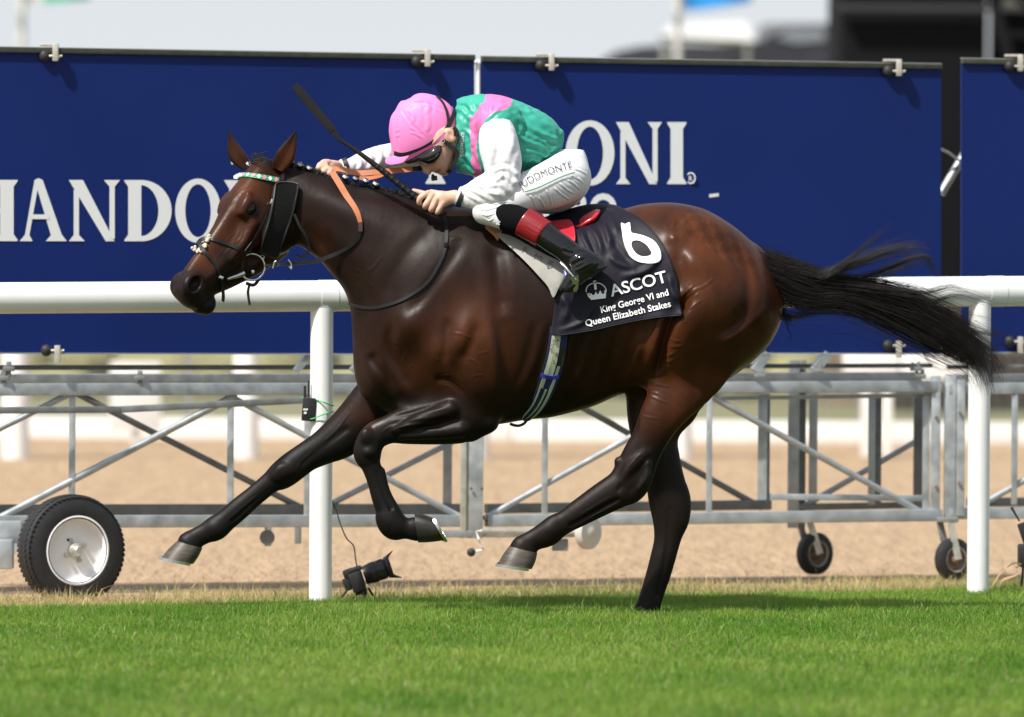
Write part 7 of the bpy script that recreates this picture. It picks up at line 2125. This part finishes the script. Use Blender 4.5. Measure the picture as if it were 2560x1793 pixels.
def gripstrip(pts, Y, z, w, m_, nm, nrm_=(0.2, -1, 0.1), th=0.005):
    p_ = np.array(pts, float); q_ = cr(z.p(p_[:, 0], p_[:, 1], np.array(Y, float)), 6)
    for i in range(len(q_)):
        nyv = samp(NYs, q_[i, 0], q_[i, 2]) - 0.014
        if nyv < q_[i, 1] and nyv < -0.03: q_[i] = P(*to_px(q_[i]), nyv)
    MB().ribbon(smooth_path(q_, 4), nrm_, w, th).build(nm, m_, br)
gripstrip([(868, 1425), (870, 1350), (865, 1260)], [-0.10, -0.10, -0.10], ZM, 0.016, mat('dark_rein_cover', (0.055, 0.032, 0.028), rough=0.6), 'rein_cover')
gripstrip([(865, 1265), (820, 1110), (740, 960), (620, 790), (520, 620), (420, 460), (360, 360)], [-0.10, -0.10, -0.10, -0.10, -0.085, -0.05, -0.03], ZM, np.interp(np.linspace(0, 1, 37), [0, 0.2, 0.6, 1], [0.017, 0.022, 0.027, 0.026]), M_rubrein, 'rein_grip')
gripstrip([(340, 320), (480, 300), (640, 345), (850, 385), (1050, 370), (1300, 355), (1560, 330), (1800, 305)], [0.03, 0.02, 0.0, -0.02, -0.03, -0.03, -0.03, -0.03], ZM, 0.024, M_rubrein, 'rein_grip', (0.05, -1, 0.35))
gripstrip([(1800, 305), (1900, 305), (1990, 290)], [-0.03, -0.03, -0.02], ZM, 0.021, M_leather, 'rein_cover', (0.05, -1, 0.35))
gripstrip([(850, 470), (950, 480), (1100, 465), (1250, 425), (1330, 400)], [0.05, 0.05, 0.03, 0.0, -0.01], ZM, 0.018, M_rubrein, 'rein_grip', (0.05, -1, 0.5))
gripstrip([(1010, 735), (1040, 770), (1010, 800), (985, 770)], [-0.17, -0.165, -0.165, -0.17], ZL, 0.010, M_leather, 'rein_loop')

# ------------------------------------------------------------------ remote camera by the post, its trigger, cable
M_cam = mat('camera_body', (0.013, 0.013, 0.015), rough=0.5, noise=(40, 0.3))
M_lensb = mat('lens_barrel', (0.016, 0.016, 0.019), rough=0.35)
cy_ = 1.25
cam2 = empty('remote_camera', P(895, 1500, cy_) * np.array((1, 1, 0)), 'black camera with petal lens hood tilted on a tiny tripod by the left post', 'camera')
def cp_(u, v, Y=cy_): return ZU.p(u, v, Y)
ax = cp_(1180, 1030) - cp_(800, 1160); axu = ax / np.linalg.norm(ax); axv = Vector(tuple(axu))
t_, s_, u_ = frame_from(axv, (0, 0, 1)); MC = Matrix((t_, s_, u_)).transposed()
MB().box(cp_(820, 1200), (0.058, 0.125, 0.085), MC, bevel=0.008).build('camera_body', M_cam, cam2)
MB().box(cp_(720, 1105), (0.050, 0.055, 0.040), MC, bevel=0.010).build('viewfinder', M_cam, cam2)
MB().box(cp_(790, 1060), (0.060, 0.07, 0.022), MC, bevel=0.008).build('top_plate', M_cam, cam2)
MB().box(cp_(700, 1235), (0.030, 0.05, 0.055), MC, bevel=0.006).build('grip', M_cam, cam2)
lb = Vector(tuple(cp_(900, 1130)))
MB().lathe(lb, axv, [(0, 0.0), (0, 0.040), (0.03, 0.044), (0.032, 0.046), (0.055, 0.046), (0.057, 0.043), (0.075, 0.045), (0.095, 0.045), (0.097, 0.040), (0.105, 0.040), (0.105, 0)], 28).build('lens', M_lensb, cam2)
m = MB(); h0 = lb + axv * 0.100
v = []; f = []
nh = 48
for i in range(nh):
    a = 2 * math.pi * i / nh
    pet = 0.022 + 0.030 * max(0.0, math.cos(2 * (a - math.pi / 2))) ** 1.5
    rad = s_ * math.cos(a) + u_ * math.sin(a)
    v += [h0 + rad * 0.045, h0 + axv * pet + rad * (0.045 + pet * 0.35)]
for i in range(nh): f.append((2 * i, 2 * ((i + 1) % nh), 2 * ((i + 1) % nh) + 1, 2 * i + 1))
ho_ = m.add(v, f, True).build('lens_hood', M_lensb, cam2); q_ = ho_.modifiers.new('Solidify', 'SOLIDIFY'); q_.thickness = 0.003
MB().lathe(lb + axv * 0.1056, axv, [(0, 0.038), (0.001, 0.02), (0.0015, 0)], 24).build('front_glass', M_lens, cam2)
for a, b, dy in (((700, 1300), (590, 1440), -0.03), ((820, 1340), (760, 1425), -0.06), ((950, 1280), (1040, 1420), 0.02), ((880, 1340), (930, 1420), 0.06)):
    MB().tube([cp_(*a), cp_(b[0], b[1], cy_ + dy), cp_(b[0] - 8, b[1] + 25, cy_ + dy)], 0.0055, 8).build('tripod_leg', M_cam, cam2)
MB().box(cp_(870, 1320), (0.05, 0.05, 0.028), bevel=0.006).build('tripod_head', M_cam, cam2)
cb = cr(ZU.p(np.array([815, 800, 790, 770, 700, 650, 600, 575, 525]), np.array([1020, 950, 850, 770, 700, 600, 460, 370, 255]), np.array([cy_] * 7 + [1.1, 1.02])), 6)
MB().tube(cb, 0.0028, 8).build('cable', mat('black_cable', (0.02, 0.016, 0.014), rough=0.5), cam2)
tr = empty('radio_trigger', ZF.p(1800, 430, 0.92), 'small black radio trigger tied to the left rail post with green elastic', 'trigger')
MB().box(ZF.p(1800, 405, 0.90), (0.058, 0.03, 0.100), Matrix.Rotation(R(4), 3, 'Y'), bevel=0.005).build('case', M_cam, tr)
MB().tube([ZF.p(1776, 335, 0.90), ZF.p(1776, 268, 0.90)], 0.0055, 8).build('antenna', M_cam, tr)
MB().tube([ZF.p(1798, 335, 0.90), ZF.p(1798, 238, 0.90)], 0.0035, 8).build('antenna', M_cam, tr)
MB().box(ZF.p(1780, 405, 0.882), (0.020, 0.004, 0.008)).build('label', M_letter, tr); MB().box(ZF.p(1778, 425, 0.882), (0.012, 0.004, 0.010)).build('label', M_letter, tr)
M_gel = mat('green_elastic', (0.03, 0.50, 0.14), rough=0.5)
for a in ([(1755, 338, .89), (1830, 345, .89), (1890, 365, .875), (1945, 384, .93)], [(1782, 462, .89), (1825, 458, .885), (1880, 435, .875), (1945, 418, .93)]):
    q_ = np.array(a, float); MB().tube(cr(ZF.p(q_[:, 0], q_[:, 1], q_[:, 2]), 5), 0.0026, 8).build('elastic', M_gel, tr)
# second remote at the right edge
Y2 = 2.0
ZX = Zm(2260, 1180, 5.0267)
c3 = empty('remote_unit', ZX.p(1530, 1250, Y2) * np.array((1, 1, 0)), 'black remote unit with aerial and dead leaves at the right picture edge', 'trigger')
MB().bar(ZX.p(1480, 640, Y2), ZX.p(1570, 900, Y2), 0.03, 0.045, bevel=0.005).build('case', M_cam, c3)
MB().tube([ZX.p(1452, 620, Y2), ZX.p(1350, 445, Y2)], [0.0035, 0.006], 8).build('antenna', M_cam, c3)
MB().box(ZX.p(1560, 1050, Y2), (0.09, 0.10, 0.10), bevel=0.01).build('camera_body', M_cam, c3)
MB().lathe(ZX.p(1500, 995, Y2), (-1, -0.3, 0), [(0, 0), (0, 0.016), (0.01, 0.016), (0.022, 0.008), (0.022, 0)], 16).build('knob', M_cam, c3)
for a in ([(1540, 1100), (1560, 1300), (1600, 1440)], [(1500, 1130), (1490, 1300), (1470, 1440)]):
    MB().tube([ZX.p(u0, v0, Y2) for u0, v0 in a], 0.006, 8).build('tripod_leg', M_cam, c3)
leafm = mat('dead_leaf', (0.16, 0.11, 0.05), rough=0.7); lfp = mat('pale_dead_leaf', (0.42, 0.26, 0.17), rough=0.8)
for pts, w_, mm in (([(1480, 1160), (1400, 1145), (1340, 1165), (1295, 1205)], 0.012, leafm), ([(1290, 1210), (1200, 1290), (1130, 1400), (1100, 1450)], 0.010, lfp), ([(1480, 1240), (1400, 1300), (1280, 1340), (1220, 1380), (1200, 1450)], 0.012, lfp), ([(1470, 1150), (1420, 1200), (1400, 1190)], 0.009, leafm)):
    q_ = np.array(pts, float); c = cr(ZX.p(q_[:, 0], q_[:, 1], Y2 - 0.05), 5)
    MB().ribbon(c, (0, -1, 0.4), np.interp(np.linspace(0, 1, len(c)), [0, 0.5, 1], [0.003, w_, 0.002]), 0.001).build('leaf', mm, c3)
